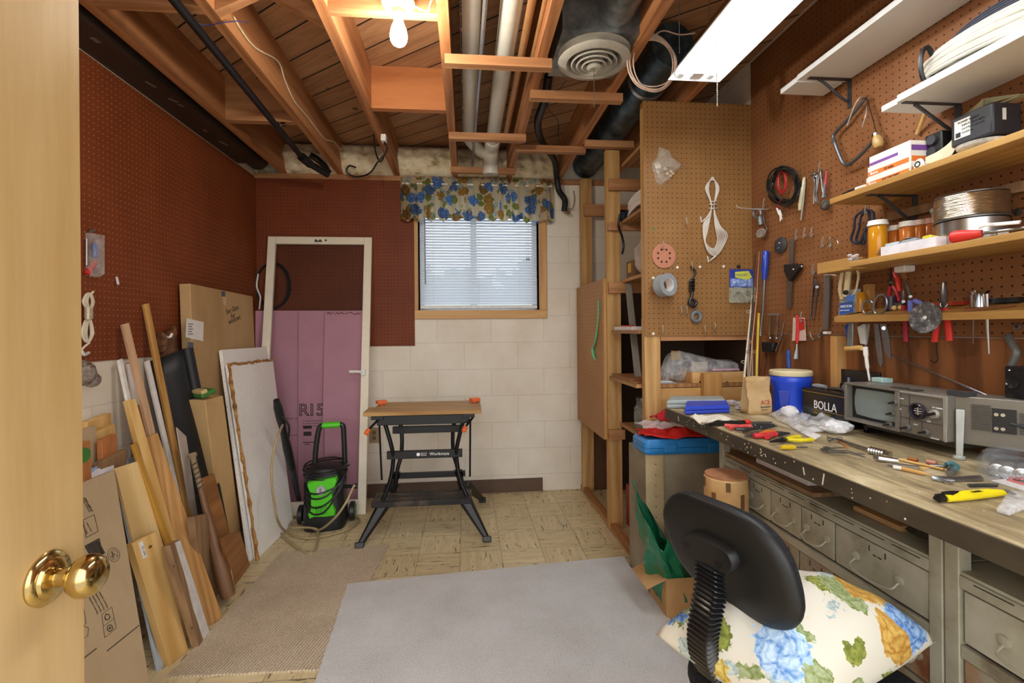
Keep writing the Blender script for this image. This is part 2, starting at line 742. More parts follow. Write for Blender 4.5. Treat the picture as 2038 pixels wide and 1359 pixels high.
# ------------------------------------------------------------------ pegboard sheets
M_pegL = pegmat('pegboard_left_wall', '#824120', '#6d3418', (1, 2), '#a87a54', 0.55)
M_pegB = pegmat('pegboard_back_wall', '#7c3c1c', '#683015', (0, 2), '#24100a', 0.55)
M_pegP = pegmat('pegboard_partition', '#9c7446', '#865f36', (0, 2), '#3a2210', 0.45)
M_pegR = pegmat('pegboard_right_wall', '#92643f', '#7c4e2e', (1, 2), '#2e180c', 0.45)
zt = 2.365
zb = 1.125
peg = one(MB().box(XL, XL + 0.006, YF, YB - 0.007, zb, zt), 'pegboard_sheet', 'reddish brown pegboard sheet covering the left wall above the leaning lumber', 'pegboard', M_pegL)
xb1 = pw(825, 600, Y=YB - 0.01).x
one(MB().box(XL + 0.006, xb1, YB - 0.006, YB, zb, zt), 'pegboard_sheet', 'reddish brown pegboard sheet on the back wall left of the window', 'pegboard', M_pegB)
YP = 2.33
px0 = pw(1283, 600, Y=YP).x
zp0 = pw(1380, 668, Y=YP).z
one(MB().box(px0, XR - 0.001, YP, YP + 0.006, zp0, ZJ - 0.002), 'pegboard_sheet', 'tan pegboard sheet facing the room at the end of the workbench', 'pegboard', M_pegP)
zr0 = pw(1600, 666, X=XR).z
one(MB().box(XR - 0.006, XR, YF, YP - 0.001, zr0, 2.60), 'pegboard_sheet', 'long pegboard sheet on the right wall behind the shelves and hanging tools', 'pegboard', M_pegR)
# plywood below the pegboard of the right wall, behind the bench
one(MB().box(XR - 0.012, XR - 0.0005, YF, 2.32, 0.80, zr0 - 0.003), 'plywood_sheet', 'reddish grained plywood panel on the right wall behind the workbench', 'panel', wood('red_plywood', '#8c5a33', '#532f17', 'z', 1.1, 0.5, 1.6, 1.0))

# ------------------------------------------------------------------ ceiling joists
jx = [-1.31, -0.908, -0.502, -0.075, 0.33, 0.715, 1.12]
jl = ['rough fir ceiling joist nearest the left wall, beside the dark duct',
      'heavy fir ceiling joist with white wire stapled along its side',
      'fir ceiling joist left of the bare bulb, grey cable clamped near its end',
      'fir ceiling joist along the left side of the white pipes',
      'fir ceiling joist along the right side of the white pipes',
      'fir ceiling joist right of the round vent, coil of wire hanging on it',
      'fir ceiling joist above the fluorescent light fixture']
for x, l in zip(jx, jl):
    one(MB().box(x - 0.021, x + 0.021, YF, YB - 0.012, ZJ, ZS), 'ceiling_joist', l, 'joist', M_fir, 'ceiling joists', M=Matrix.Translation((x, 1.6, ZJ)))


def blocking(a, b_, y, z0, z1, th, label, mat=M_firx):
    x0, x1 = jx[a] + 0.021, jx[b_] - 0.021
    return one(MB().box(x0, x1, y, y + th, z0, z1), 'blocking_board', label, 'board', mat, 'boards between the joists')


blocking(0, 1, 1.78, ZJ, ZS, 0.045, 'fir blocking board between the two left joists, nearest the doorway')
blocking(0, 1, 2.72, ZJ, ZS, 0.045, 'fir blocking board between the two left joists, behind the black pipe clamp')
blocking(2, 3, 1.75, ZJ, ZS, 0.045, 'fir blocking board that carries the bare bulb lampholder')
blocking(2, 3, 2.54, ZJ + 0.01, ZS, 0.04, 'wide smooth orange plank set between joists just past the bare bulb', M_plank)
# crossed bridging between the second and third joist
x0, x1 = jx[1] + 0.021, jx[2] - 0.021
for k, (za, zb_, yy, l) in enumerate(((ZJ + 0.02, ZS - 0.02, 1.80, 'slanted fir bridging strip rising from the wired joist'),
                                     (ZS - 0.02, ZJ + 0.02, 1.845, 'slanted fir bridging strip falling to the joist left of the bulb'))):
    b = MB()
    b.loft([[(x0, yy, za - 0.02), (x0, yy + 0.04, za - 0.02), (x0, yy + 0.04, za + 0.02), (x0, yy, za + 0.02)],
            [(x1, yy, zb_ - 0.02), (x1, yy + 0.04, zb_ - 0.02), (x1, yy + 0.04, zb_ + 0.02), (x1, yy, zb_ + 0.02)]])
    one(b, 'bridging_strip', l, 'strip', M_firx, 'bridging strips')

# cleats nailed under the joists
def cleat(px0_, px1_, y0, y1, label, rot=0.0):
    zc = ZJ - 0.0005
    q = pw((px0_ + px1_) / 2, y1, Z=zc - 0.04)
    xa, xb = pw(px0_, y1, Y=q.y).x, pw(px1_, y1, Y=q.y).x
    return one(MB().box(xa, xb, q.y, q.y + 0.04, zc - 0.04, zc), 'cleat', label, 'cleat', M_firx, 'cleats under the joists')


cleat(885, 1099, 108, 130, 'fir cleat nailed below the white pipes, nearest the bulb')
cleat(893, 1047, 264, 278, 'fir cleat below the white pipes, midway to the window')
cleat(897, 1026, 332, 344, 'fir cleat below the pipes, right above the window valance')
cleat(1056, 1240, 181, 198, 'fir cleat under the joists just behind the round vent')
cleat(1026, 1166, 291, 302, 'fir cleat right of the pipes, crossed by the black hose')
cleat(1165, 1262, 283, 292, 'fir cleat in front of the top of the storage shelves')

# insulation stuffed over the wall between joists
M_ins = blotch('cream_insulation', ['#8c7b5a', '#d9cba6', '#efe4c8', '#c4b48e'], 9, 0.95, 8, 1.0, 35, (1, 1, 1.6))
M_insg = blotch('grey_green_insulation', ['#5f6a58', '#9aa089', '#c9c6ae'], 9, 0.95, 8, 1.0, 35)
bays = [(XL + 0.012, jx[0], 'greenish tuft of insulation in the corner beyond the dark duct', M_insg),
        (jx[0], jx[1], 'cream insulation stuffed around the black pipe ends', M_ins),
        (jx[1], jx[2], 'cream insulation behind the hanging cable loop', M_ins),
        (jx[2], jx[3], 'cream insulation above the left half of the window', M_ins),
        (jx[3], jx[4], 'cream insulation behind the white pipe elbow', M_ins),
        (jx[4], jx[5], 'cream insulation above the right half of the window', M_ins)]
for xa, xb, l, mm in bays:
    xa += 0.0215
    xb -= 0.0215
    rr = random.Random(int(xa * 1000))
    ph = [rr.uniform(0, 6) for _ in range(6)]

    def fn(u, v):
        a = PI * v
        bul = 0.02 * math.sin(9 * u + ph[0]) + 0.012 * math.sin(23 * u + ph[1] + 5 * v) + 0.01 * math.sin(14 * v + ph[2])
        return (xa + (xb - xa) * u, YB - 0.02 - (0.10 + bul) * math.sin(a) ** 0.6, ZJ + 0.003 + 0.215 * v)
    one(MB().grid(fn, 30, 16), 'insulation_batt', l, 'insulation', mm, 'insulation between the joists')

# ------------------------------------------------------------------ duct, pipes
M_duct = blotch('dark_duct_wrap', ['#241d19', '#3a2f28', '#463a31'], 5, 0.45, 5, 0.2, 30, (1, 0.3, 1))
t = thing('air_duct', 'dark wrapped rectangular duct running along the top of the left wall', 'duct', (-1.44, 1.5, 2.372))
MB().box(XL + 0.002, -1.365, YF, 3.36, 2.372, 2.61).build('duct_body', M_duct, t)
MB().cyl((-1.443, 3.30, 2.45), (-1.443, 3.50, 2.45), 0.075, n=20).build('round_end', M_duct, t)
b = MB()
for px, py in ((300, 168), (345, 200), (360, 210), (408, 260), (190, 80), (445, 285)):
    q = pw(px, py, Z=2.3715)
    b = MB()
    b.obox(Matrix.Translation(q) @ Matrix.Rotation(rnd.uniform(-.5, .5), 4, 'Z'), rnd.uniform(0.012, 0.022), rnd.uniform(0.03, 0.07), 0.0008)
    b.build('silver_scuff', plain('bare_metal', '#9c9a94', 0.35, 0.8), t)

M_iron = plain('black_iron', '#1b1c20', 0.35, 0.3)
t = thing('gas_pipe', 'black iron pipe slanting below the left joists to the back wall', 'pipe', pw(450, 120, Z=2.37))
pa, pb = pw(338, -10, Z=2.36), pw(600, 312, Z=2.33)
d = (pb - pa)
b = MB()
b.cyl(pa - d * 0.2, pb, 0.0165, n=16)
b.build('pipe', M_iron, t)
b = MB()
b.cyl(pb, pb + V((0.02, 0.10, -0.01)), 0.027, n=16)
b.cyl(pb + V((0.02, 0.10, -0.01)), pb + V((0.09, 0.24, -0.03)), 0.022, n=16)
b.build('elbow', M_iron, t)
q = pw(552, 250, Z=2.375)
b = MB()
b.lathe([(0.019, -0.012), (0.021, -0.012), (0.021, 0.012), (0.019, 0.012)], q, d, 20, False)
b.box(q.x - 0.003, q.x + 0.04, q.y - 0.01, q.y + 0.01, q.z + 0.015, q.z + 0.02)
b.build('pipe_clamp', plain('galvanised', '#b9b8b2', 0.35, 0.8), t)
b = MB()
q2 = pw(640, 325, Z=2.43)
b.tube(spline([q2 + V((-0.07, -0.02, 0.05)), q2 + V((-0.02, 0, 0.02)), q2 + V((0.03, 0.1, -0.02))]), 0.021)
b.build('branch', M_iron, t)

M_pvc = plain('white_pvc', '#d9d6cb', 0.3, 0, 0.5, 0.04)
zc = 2.505
def pipe_x(px, py, z):
    return pw(px, py, Z=z)
a0, a1 = pipe_x(944, 0, zc), pipe_x(928, 262, zc)
c0, c1 = pipe_x(1026, 0, zc), pipe_x(976, 285, zc)
t = thing('drain_pipe', 'white plastic drain pipe with printed line, left of the pair', 'pipe', a1)
xa = (a0.x + a1.x) / 2
MB().cyl((xa, YF, zc), (xa, a1.y, zc), 0.042, n=28).build('pipe', M_pvc, t)
b = MB()
b.tube(spline([(xa, a1.y - 0.02, zc), (xa + 0.01, a1.y + 0.12, zc - 0.005), (xa + 0.09, a1.y + 0.28, zc - 0.02), (c1.x - 0.03, c1.y + 0.10, zc - 0.03)]), 0.040, 20)
b.build('elbow', M_pvc, t)
M_ink = plain('black_ink', '#1c1c1c', 0.6)
tx = 'PVC DWV 3 IN ASTM NSF'
t2 = thing('drain_pipe', 'white plastic drain pipe ending in a collar, right of the pair', 'pipe', c1)
xc = (c0.x + c1.x) / 2
MB().cyl((xc, YF, zc), (xc, c1.y, zc), 0.044, n=28).build('pipe', M_pvc, t2)
b = MB()
b.lathe([(0.05, -0.05), (0.053, -0.04), (0.053, 0.05), (0.05, 0.06)], (xc, c1.y - 0.02, zc), (0, 1, 0.0), 28)
b.build('collar', M_pvc, t2)
b = MB()
b.tube(spline([(xc, c1.y - 0.01, zc), (xc, c1.y + 0.08, zc - 0.01), (xc - 0.005, c1.y + 0.13, zc - 0.06), (xc - 0.005, c1.y + 0.15, zc - 0.125)]), 0.05, 20)
b.lathe([(0.055, -0.03), (0.058, -0.02), (0.058, 0.02), (0.055, 0.03)], (xc - 0.005, c1.y + 0.15, zc - 0.13), (0, 0.15, -1), 28)
b.build('elbow', M_pvc, t2)
# small run of markings along the left pipe
b = MB()
rr = random.Random(3)
yy = 1.0
while yy < 2.75:
    l = rr.uniform(0.008, 0.02)
    if rr.random() > 0.22:
        an = R(200)
        p = V((xa + 0.0425 * math.cos(R(215)), yy, zc + 0.0425 * math.sin(R(215))))
        b.obox(Matrix.Translation(p) @ Matrix.Rotation(R(35), 4, 'Y'), 0.001, l, rr.uniform(0.006, 0.012))
    yy += l + 0.006
b.build('printed_line', M_ink, t)

cu0, cu1 = pw(966, 0, Z=2.45), pw(940, 331, Z=2.45)
one(MB().cyl(cu0 + (cu0 - cu1) * 0.4, cu1, 0.009, n=12), 'conduit', 'thin grey metal conduit between the two white drain pipes', 'conduit', plain('conduit_steel', '#a6abb2', 0.3, 0.7))
M_cop = plain('dull_copper', '#b98a5c', 0.45, 0.35)
e0, e1 = pw(1059, 0, Z=2.48), pw(1007, 268, Z=2.48)
one(MB().cyl(e0 + (e0 - e1) * 0.5, e1 + (e1 - e0) * 0.03, 0.0165, n=14), 'copper_pipe', 'dull tan copper pipe beside the white pipes, the thicker one', 'pipe', M_cop)
e0, e1 = pw(1086, 0, Z=2.46), pw(1018, 302, Z=2.46)
one(MB().cyl(e0 + (e0 - e1) * 0.5, e1, 0.011, n=14), 'copper_pipe', 'thin tan copper pipe running along the joist right of the drains', 'pipe', M_cop)

# round ceiling vent on a metal boot
M_gal = blotch('galvanised_sheet', ['#5d6062', '#83888a', '#a3a7a8'], 12, 0.4, 4, 0.0, 30, (1, 1, 1), 0.5, 0.7)
vc = pw(1182, 122, Z=2.375)
t = thing('ceiling_vent', 'round ringed ceiling vent hung below a metal duct box', 'vent', vc)
rv = 0.152
M_vent = plain('vent_enamel', '#b9b6ab', 0.45)
b = MB()
b.lathe([(rv, 0.0), (rv - 0.01, -0.008), (rv - 0.035, -0.012), (0.108, 0.002), (0.105, 0.03), (rv, 0.03)], vc, (0, 0, 1), 56, False)
for k, rk in enumerate((0.098, 0.076, 0.054)):
    zk = -0.010 - 0.006 * k
    b.lathe([(rk, zk), (rk - 0.006, zk - 0.004), (rk - 0.018, zk + 0.018), (rk - 0.014, zk + 0.022)], vc, (0, 0, 1), 48, False)
b.build('rings', M_vent, t)
MB().lathe([(0.001, -0.034), (0.02, -0.036), (0.032, -0.028), (0.022, 0.0), (0.001, 0.0)], vc, (0, 0, 1), 32).build('centre_cap', M_vent, t)
MB().lathe([(0.001, 0.035), (0.11, 0.035), (0.11, 0.04), (0.001, 0.04)], vc, (0, 0, 1), 32).build('dark_throat', M_black, t)
MB().box(vc.x - 0.165, vc.x + 0.165 - 0.02, vc.y - 0.15, vc.y + 0.19, vc.z + 0.031, vc.z + 0.235).build('duct_box', M_gal, t)
b = MB()
b.cyl((vc.x + 0.05, YF, 2.53), (vc.x + 0.05, vc.y - 0.15, 2.50), 0.075, n=28)
b.build('feed_duct', M_gal, t)
t = thing('insulated_duct', 'dark blue-grey round duct running above the storage shelves', 'duct', (0.93, 2.9, 2.4))
M_bl = blotch('dark_foil_wrap', ['#1f2c34', '#34464f', '#5a6d74'], 14, 0.35, 5, 0.5, 40, (1, 1, 1), 0.5, 0.5)
MB().cyl((0.93, 2.05, 2.505), (0.93, YB - 0.01, 2.505), 0.098, n=28).build('wrap', M_bl, t)
MB().lathe([(0.099, -0.012), (0.101, -0.012), (0.101, 0.012), (0.099, 0.012)], (0.93, 2.35, 2.505), (0, 1, 0), 28, False).build('band', plain('galvanised', '#b9b8b2', 0.35, 0.8), t)

# bare bulb on its lampholder
lb = pw(793, 12, Z=2.372)
t = thing('ceiling_lamp', 'lit bare bulb in a round cream lampholder on the blocking', 'lamp', lb)
M_cer = plain('cream_porcelain', '#cfc2a2', 0.3)
MB().lathe([(0.056, 0.02), (0.058, 0.008), (0.052, -0.002), (0.036, -0.010), (0.024, -0.016), (0.022, -0.03), (0.018, -0.032)], lb, (0, 0, 1), 40).build('lampholder', M_cer, t)
MB().cyl((lb.x, lb.y, lb.z + 0.02), (lb.x, lb.y, ZS - 0.03), 0.05, n=24).build('junction_box', M_gal, t)
bm_, nt, bb = newmat('lit_bulb')
bb.inputs['Emission Color'].default_value = (1.0, 0.9, 0.76, 1)
bb.inputs['Emission Strength'].default_value = 260
MB().lathe([(0.012, -0.028), (0.0145, -0.04), (0.017, -0.058), (0.026, -0.082), (0.030, -0.103), (0.0285, -0.118), (0.022, -0.131), (0.012, -0.138), (0.001, -0.140)], lb, (0, 0, 1), 32).build('bulb', bm_, t)
q = pw(858, 4, Z=2.39)
MB().tube(spline([lb + V((0.05, 0, 0.005)), lb + V((0.10, 0.01, -0.005)), q, q + V((0.03, -0.02, 0.05)), q + V((0.0, -0.1, 0.1))]), 0.004).build('wire', M_cer, t)

# fluorescent shop light
FX0, FX1, FY0, FY1, FZ = 0.818, 1.034, 0.60, 1.855, 2.24
t = thing('fluorescent_light', 'lit white two tube fluorescent shop light hanging over the bench', 'light', ((FX0 + FX1) / 2, (FY0 + FY1) / 2, FZ))
M_en = plain('bright_enamel', '#f2f3f3', 0.35)
xm = (FX0 + FX1) / 2
b = MB()
prof = [(FX0, FZ), (FX0 + 0.045, FZ + 0.06), (xm - 0.03, FZ + 0.065), (xm - 0.03, FZ + 0.03), (xm + 0.03, FZ + 0.03), (xm + 0.03, FZ + 0.065), (FX1 - 0.045, FZ + 0.06), (FX1, FZ)]
top = [(x, z + 0.004) for x, z in prof]
b.loft([[(x, y, z) for x, z in prof + top[::-1]] for y in (FY0, FY1)])
b.build('reflector', M_en, t)
for y in (FY1 - 0.004, FY0):
    b = MB()
    b.prism([(FX0, 0), (FX0 + 0.045, 0.06), (FX1 - 0.045, 0.06), (FX1, 0)], 0.004, Matrix(((1, 0, 0, 0), (0, 0, 1, y), (0, 1, 0, FZ), (0, 0, 0, 1))))
    b.build('end_plate', M_en, t)
b = MB()
b.box(xm - 0.03, xm + 0.03, FY0, FY1, FZ + 0.066, FZ + 0.10)
b.build('ballast_housing', M_en, t)
tm, nt, bb = newmat('lit_tube')
bb.inputs['Emission Color'].default_value = (0.92, 0.97, 1.0, 1)
bb.inputs['Emission Strength'].default_value = 19
for sx in (-0.062, 0.062):
    MB().cyl((xm + sx, FY0 + 0.03, FZ + 0.028), (xm + sx, FY1 - 0.03, FZ + 0.028), 0.0185, n=20).build('tube', tm, t)
    MB().lathe([(0.019, 0), (0.021, 0.004), (0.021, 0.028)], (xm + sx, FY1 - 0.034, FZ + 0.028), (0, 1, 0), 20).build('tube_socket', M_en, t)
MB().box(xm - 0.024, xm + 0.024, FY1 - 0.05, FY1 - 0.005, FZ + 0.005, FZ + 0.03).build('socket_block', M_en, t, bev=0.003)
M_chain = plain('bead_chain', '#8f8a7c', 0.35, 0.8)
def chain(p0_, p1_, name, label):
    b_ = MB()
    p0_, p1_ = V(p0_), V(p1_)
    n_ = int((p1_ - p0_).length / 0.0065)
    for i in range(n_ + 1):
        b_.sph(p0_.lerp(p1_, i / n_), 0.0026, n=6)
    b_.cyl(p0_, p1_, 0.0007, n=5)
    return one(b_, name, label, 'chain', M_chain)
q = pw(1426, 46, Y=1.58)
chain(q, (q.x, q.y, pw(1426, 211, Y=1.58).z), 'pull_chain', 'beaded pull chain hanging from the fluorescent light')
q = vc + V((0, 0, -0.034))
chain(q, (q.x, q.y, pw(1179, 213, Y=q.y).z), 'pull_chain', 'beaded pull chain hanging from the round vent')
b = MB()
for px, py in ((1352, 60), (1412, 50)):
    q = pw(px, py, Y=1.72)
    b.cyl((q.x, q.y, 2.27), (q.x, q.y, ZS), 0.0015, n=6)
one(b, 'hanging_wire', 'pair of thin wires holding up the end of the fluorescent light', 'wire', M_gal)

# corrugated black hose from the joists to the window side
hz = [pw(1092, 150, Y=2.35), pw(1084, 200, Y=2.5), pw(1070, 245, Y=2.75), pw(1080, 285, Y=3.0), pw(1103, 318, Y=3.3), pw(1108, 350, Y=3.5), pw(1112, 378, Y=3.55), pw(1124, 398, Y=3.58), pw(1123, 420, Y=3.58)]
hp = spline(hz, 14)
one(MB().tube(hp, [0.021 + (0.002 if i % 2 else 0) for i in range(len(hp))], 12), 'corrugated_hose', 'black corrugated hose dropping from the joists right of the valance', 'hose', plain('black_rubber', '#17181a', 0.45))
b = MB()
q = hz[-1]
b.tube(spline([q, q + V((0.01, -0.005, -0.02)), q + V((0.03, 0, -0.012)), q + V((0.035, 0.01, 0.02)), q + V((0.07, 0.03, 0.03)), q + V((0.09, 0.04, 0.10)), q + V((0.085, 0.05, 0.17))]), 0.003)
b.sph(q + V((0.03, -0.01, -0.012)), 0.014, (1, 1, 1.2))
one(b, 'loose_wire', 'thin brown wire curling out of the end of the black hose', 'wire', plain('brown_wire', '#7a5a38', 0.5))

# staple wire on the second joist
wp = [(465, 33, 2.60), (480, 60, 2.55), (508, 95, 2.52), (553, 122, 2.56), (567, 160, 2.5), (585, 200, 2.49), (612, 233, 2.47), (645, 275, 2.46), (668, 285, 2.47), (690, 320, 2.42), (700, 330, 2.40)]
pts = [pw(px, py, X=jx[1] + 0.026) for px, py, z in wp]
one(MB().tube(spline(pts, 6), 0.004), 'stapled_wire', 'white wire stapled along the side of the heavy joist', 'wire', plain('cream_wire', '#d8c9a8', 0.5))
tw = [pw(380, 42, Z=2.37), pw(410, 50, Z=2.375), pw(445, 45, Z=2.38), pw(475, 42, Z=2.40), pw(492, 46, Z=2.42)]
one(MB().tube(spline(tw, 6), 0.0018), 'blue_wire', 'thin blue wire wound across the iron pipe and wired joist', 'wire', plain('blue_wire', '#3a3c78', 0.5))
# cable loop hanging under the third joist
t = thing('cable_loop', 'black cable loop hung from a white clamp below the third joist', 'cable', pw(765, 280, Y=3.0))
q = pw(764, 276, X=jx[2] + 0.03)
MB().obox(Matrix.Translation(q), 0.03, 0.05, 0.04).build('clamp', plain('white_plastic', '#e4e2dc', 0.4), t, bev=0.004)
lp = [q + V((0, 0.0, -0.01)), pw(770, 300, Y=q.y + 0.05), pw(752, 322, Y=3.4), pw(735, 345, Y=3.5), pw(708, 352, Y=3.55), pw(690, 342, Y=3.55), pw(695, 330, Y=3.53), pw(708, 333, Y=3.5)]
MB().tube(spline(lp, 8), 0.006).build('cable', M_black, t)
lp = [q + V((-0.02, 0.02, 0.1)), pw(745, 262, Y=q.y + 0.1), pw(747, 300, Y=3.3), pw(757, 322, Y=3.42), pw(768, 300, Y=3.3), q]
MB().tube(spline(lp, 8), 0.005).build('cable', M_black, t)
# thin grey wire behind the vent
one(MB().tube(spline([pw(1128, 160, Y=2.3), pw(1090, 210, Y=2.6), pw(1110, 240, Y=2.9), pw(1112, 275, Y=3.0), pw(1122, 300, Y=3.1)], 8), 0.002), 'loose_wire', 'thin dark wire dangling between the pipes and the hose', 'wire', M_black)
# coil of pinkish wire hanging from the sixth joist
cc = pw(1298, 126, Y=1.95)
b = MB()
rr = random.Random(5)
for k in range(7):
    ra, rb_ = 0.098 + rr.uniform(-.008, .008), 0.115 + rr.uniform(-.008, .008)
    ox, oz, oy = rr.uniform(-.006, .006), rr.uniform(-.008, .008), rr.uniform(-.012, .012)
    b.tube([cc + V((ox + ra * math.cos(a), oy + 0.008 * math.sin(2 * a + k), oz + rb_ * math.sin(a))) for a in [2 * PI * i / 44 for i in range(44)]], 0.0028, 6, True)
b.tube(spline([cc + V((0, 0, 0.11)), cc + V((0.05, 0, 0.14)), cc + V((0.13, 0.02, 0.14)), cc + V((0.2, 0.02, 0.15))]), 0.0028)
one(b, 'wire_coil', 'loose coil of pinkish white wire hanging beside the fluorescent light', 'wire coil', plain('pinkish_wire', '#dcc4b4', 0.5))

# ------------------------------------------------------------------ window blind and valance
bl_m, nt, bb = newmat('blind_slat')
nt.nodes.remove(bb)
out = nt.nodes['Material Output']
df = N(nt, 'ShaderNodeBsdfDiffuse')
df.inputs[0].default_value = srgb('#eef0f2')
tl_ = N(nt, 'ShaderNodeBsdfTranslucent')
tl_.inputs[0].default_value = srgb('#e6edf4')
mx = N(nt, 'ShaderNodeMixShader')
mx.inputs[0].default_value = 0.4
nt.links.new(df.outputs[0], mx.inputs[1])
nt.links.new(tl_.outputs[0], mx.inputs[2])
nt.links.new(mx.outputs[0], out.inputs[0])
t = thing('window_blind', 'white horizontal slat blind lowered over the basement window', 'blind', ((wx0 + wx1) / 2, YB + 0.05, wz0))
b = MB()
yb = YB + 0.055
pitch = 0.0213
z = wz0 + 0.055
bx0, bx1 = wx0 + 0.008, wx1 - 0.008
while z < wz1 - 0.03:
    a = R(58)
    hw = 0.0125
    r1 = []
    for x in (bx0, bx1):
        ring = []
        for s_, off in ((-1, 0), (-0.4, 0.0014), (0.4, 0.0014), (1, 0)):
            ring.append((x, yb + hw * s_ * math.cos(a) - off * math.sin(a), z + hw * s_ * math.sin(a) + off * math.cos(a)))
        ring += [(q[0], q[1] + 0.0004, q[2] - 0.0004) for q in ring[::-1]]
        r1.append(ring)
    b.loft(r1)
    z += pitch
b.build('slats', bl_m, t)
MB().box(bx0, bx1, yb - 0.014, yb + 0.014, wz0 + 0.012, wz0 + 0.04).build('bottom_rail', M_white, t, bev=0.003)
MB().box(bx0, bx1, yb - 0.014, yb + 0.014, wz1 - 0.03, wz1 - 0.002).build('head_rail', M_white, t, bev=0.003)
b = MB()
for px in (863, 953, 1034):
    x = pw(px, 550, Y=yb).x
    b.cyl((x, yb - 0.015, wz0 + 0.03), (x, yb - 0.015, wz1), 0.0009, n=5)
b.build('ladder_cord', M_white, t)
x = pw(846, 500, Y=yb - 0.02).x
MB().cyl((x, yb - 0.022, pw(846, 566, Y=yb).z), (x, yb - 0.022, wz1 - 0.02), 0.004, n=8).build('tilt_wand', plain('smoky_wand', '#8f8a88', 0.2), t)
b = MB()
for px in (1049, 1052):
    x = pw(px, 500, Y=yb - 0.02).x
    b.cyl((x, yb - 0.022, pw(1050, 513, Y=yb).z), (x, yb - 0.022, wz1 - 0.02), 0.001, n=5)
b.build('pull_cord', M_white, t)
b = MB()
for px in (1048.5, 1052.5):
    x = pw(px, 500, Y=yb - 0.02).x
    zz = pw(1050, 515, Y=yb).z
    b.cyl((x, yb - 0.022, zz - 0.014), (x, yb - 0.022, zz + 0.006), 0.005, 0.003, n=8)
b.build('cord_knob', M_black, t)


def floral(name, base, blobs, scale, transl=0.0, leaf='#6d7a3a'):
    """printed cloth with big roses and leaves"""
    m_, nt, b_ = newmat(name)
    v = coords(nt, (scale,) * 3, jitter=False)
    nz = nt.nodes.new('ShaderNodeTexNoise')
    nz.inputs['Scale'].default_value = 1.7
    nz.inputs['Detail'].default_value = 3
    nt.links.new(v, nz.inputs['Vector'])
    ad = nt.nodes.new('ShaderNodeVectorMath')
    ad.operation = 'MULTIPLY_ADD'
    nt.links.new(nz.outputs['Color'], ad.inputs[0])
    ad.inputs[1].default_value = (0.55, 0.55, 0.55)
    nt.links.new(v, ad.inputs[2])
    col = srgb(base)

    def layer(col, sc, r0, colours, off, petals):
        mp = nt.nodes.new('ShaderNodeMapping')
        mp.inputs['Location'].default_value = (off, off * 1.7, off * 0.6)
        nt.links.new(ad.outputs[0], mp.inputs['Vector'])
        vo = nt.nodes.new('ShaderNodeTexVoronoi')
        vo.inputs['Scale'].default_value = sc
        vo.inputs['Randomness'].default_value = 0.85
        nt.links.new(mp.outputs[0], vo.inputs['Vector'])
        edge = noise(nt, v, 9 * sc, 2, 0.5)
        dd = math_(nt, 'ADD', vo.outputs['Distance'], math_(nt, 'MULTIPLY', math_(nt, 'SUBTRACT', edge, 0.5), 0.30))
        mask = ramp(nt, dd, [(r0, (1, 1, 1, 1)), (r0 + 0.02, (0, 0, 0, 1))])
        pv = nt.nodes.new('ShaderNodeTexVoronoi')
        pv.feature = 'DISTANCE_TO_EDGE'
        pv.inputs['Scale'].default_value = sc * petals
        nt.links.new(mp.outputs[0], pv.inputs['Vector'])
        rg_ = math_(nt, 'ADD', math_(nt, 'MULTIPLY', math_(nt, 'SINE', math_(nt, 'MULTIPLY', dd, 46.0)), 0.22), 0.45)
        pe = math_(nt, 'MULTIPLY', math_(nt, 'MINIMUM', math_(nt, 'MULTIPLY', pv.outputs['Distance'], 5.0), 1.0), 0.62)
        fac_ = math_(nt, 'ADD', math_(nt, 'SUBTRACT', math_(nt, 'MULTIPLY', rg_, 0.9), 0.18), pe, True)
        sp = sep(nt, vo.outputs['Color'])
        k = len(colours)
        pair = [(i / k, srgb(c[0])) for i, c in enumerate(colours)]
        pair2 = [(i / k, srgb(c[1])) for i, c in enumerate(colours)]
        ca = ramp(nt, sp[0], pair, 'CONSTANT')
        cb = ramp(nt, sp[0], pair2, 'CONSTANT')
        return mixc(nt, mask, col, mixc(nt, fac_, ca, cb))
    col = layer(col, 1.8, 0.40, [(leaf, '#a7b08a'), ('#8aa0a0', '#c4cfca'), ('#5f6a2c', '#9aa04e')], 5.2, 3.0)
    col = layer(col, 1.25, 0.43, blobs, 0.0, 4.0)
    nt.links.new(col, b_.inputs['Base Color'])
    b_.inputs['Roughness'].default_value = 0.85
    b_.inputs['Specular IOR Level'].default_value = 0.2
    if transl:
        out_ = nt.nodes['Material Output']
        tr = N(nt, 'ShaderNodeBsdfTranslucent')
        nt.links.new(col, tr.inputs[0])
        mx_ = N(nt, 'ShaderNodeMixShader')
        mx_.inputs[0].default_value = transl
        nt.links.new(b_.outputs[0], mx_.inputs[1])
        nt.links.new(tr.outputs[0], mx_.inputs[2])
        nt.links.new(mx_.outputs[0], out_.inputs[0])
    return m_


M_val = floral('floral_valance', '#e0d0ae', [('#2f5ca8', '#7fa8dc'), ('#8a6428', '#c49a54'), ('#3a4a72', '#6f8cb8'), ('#6a4e28', '#a8844a')], 8.5, 0.66, '#4f5a30')
vx0, vx1 = pw(795, 400, Y=YB - 0.07).x, pw(1104, 400, Y=YB - 0.07).x
vz1, vz0 = pw(950, 355, Y=YB - 0.07).z, pw(950, 438, Y=YB - 0.07).z


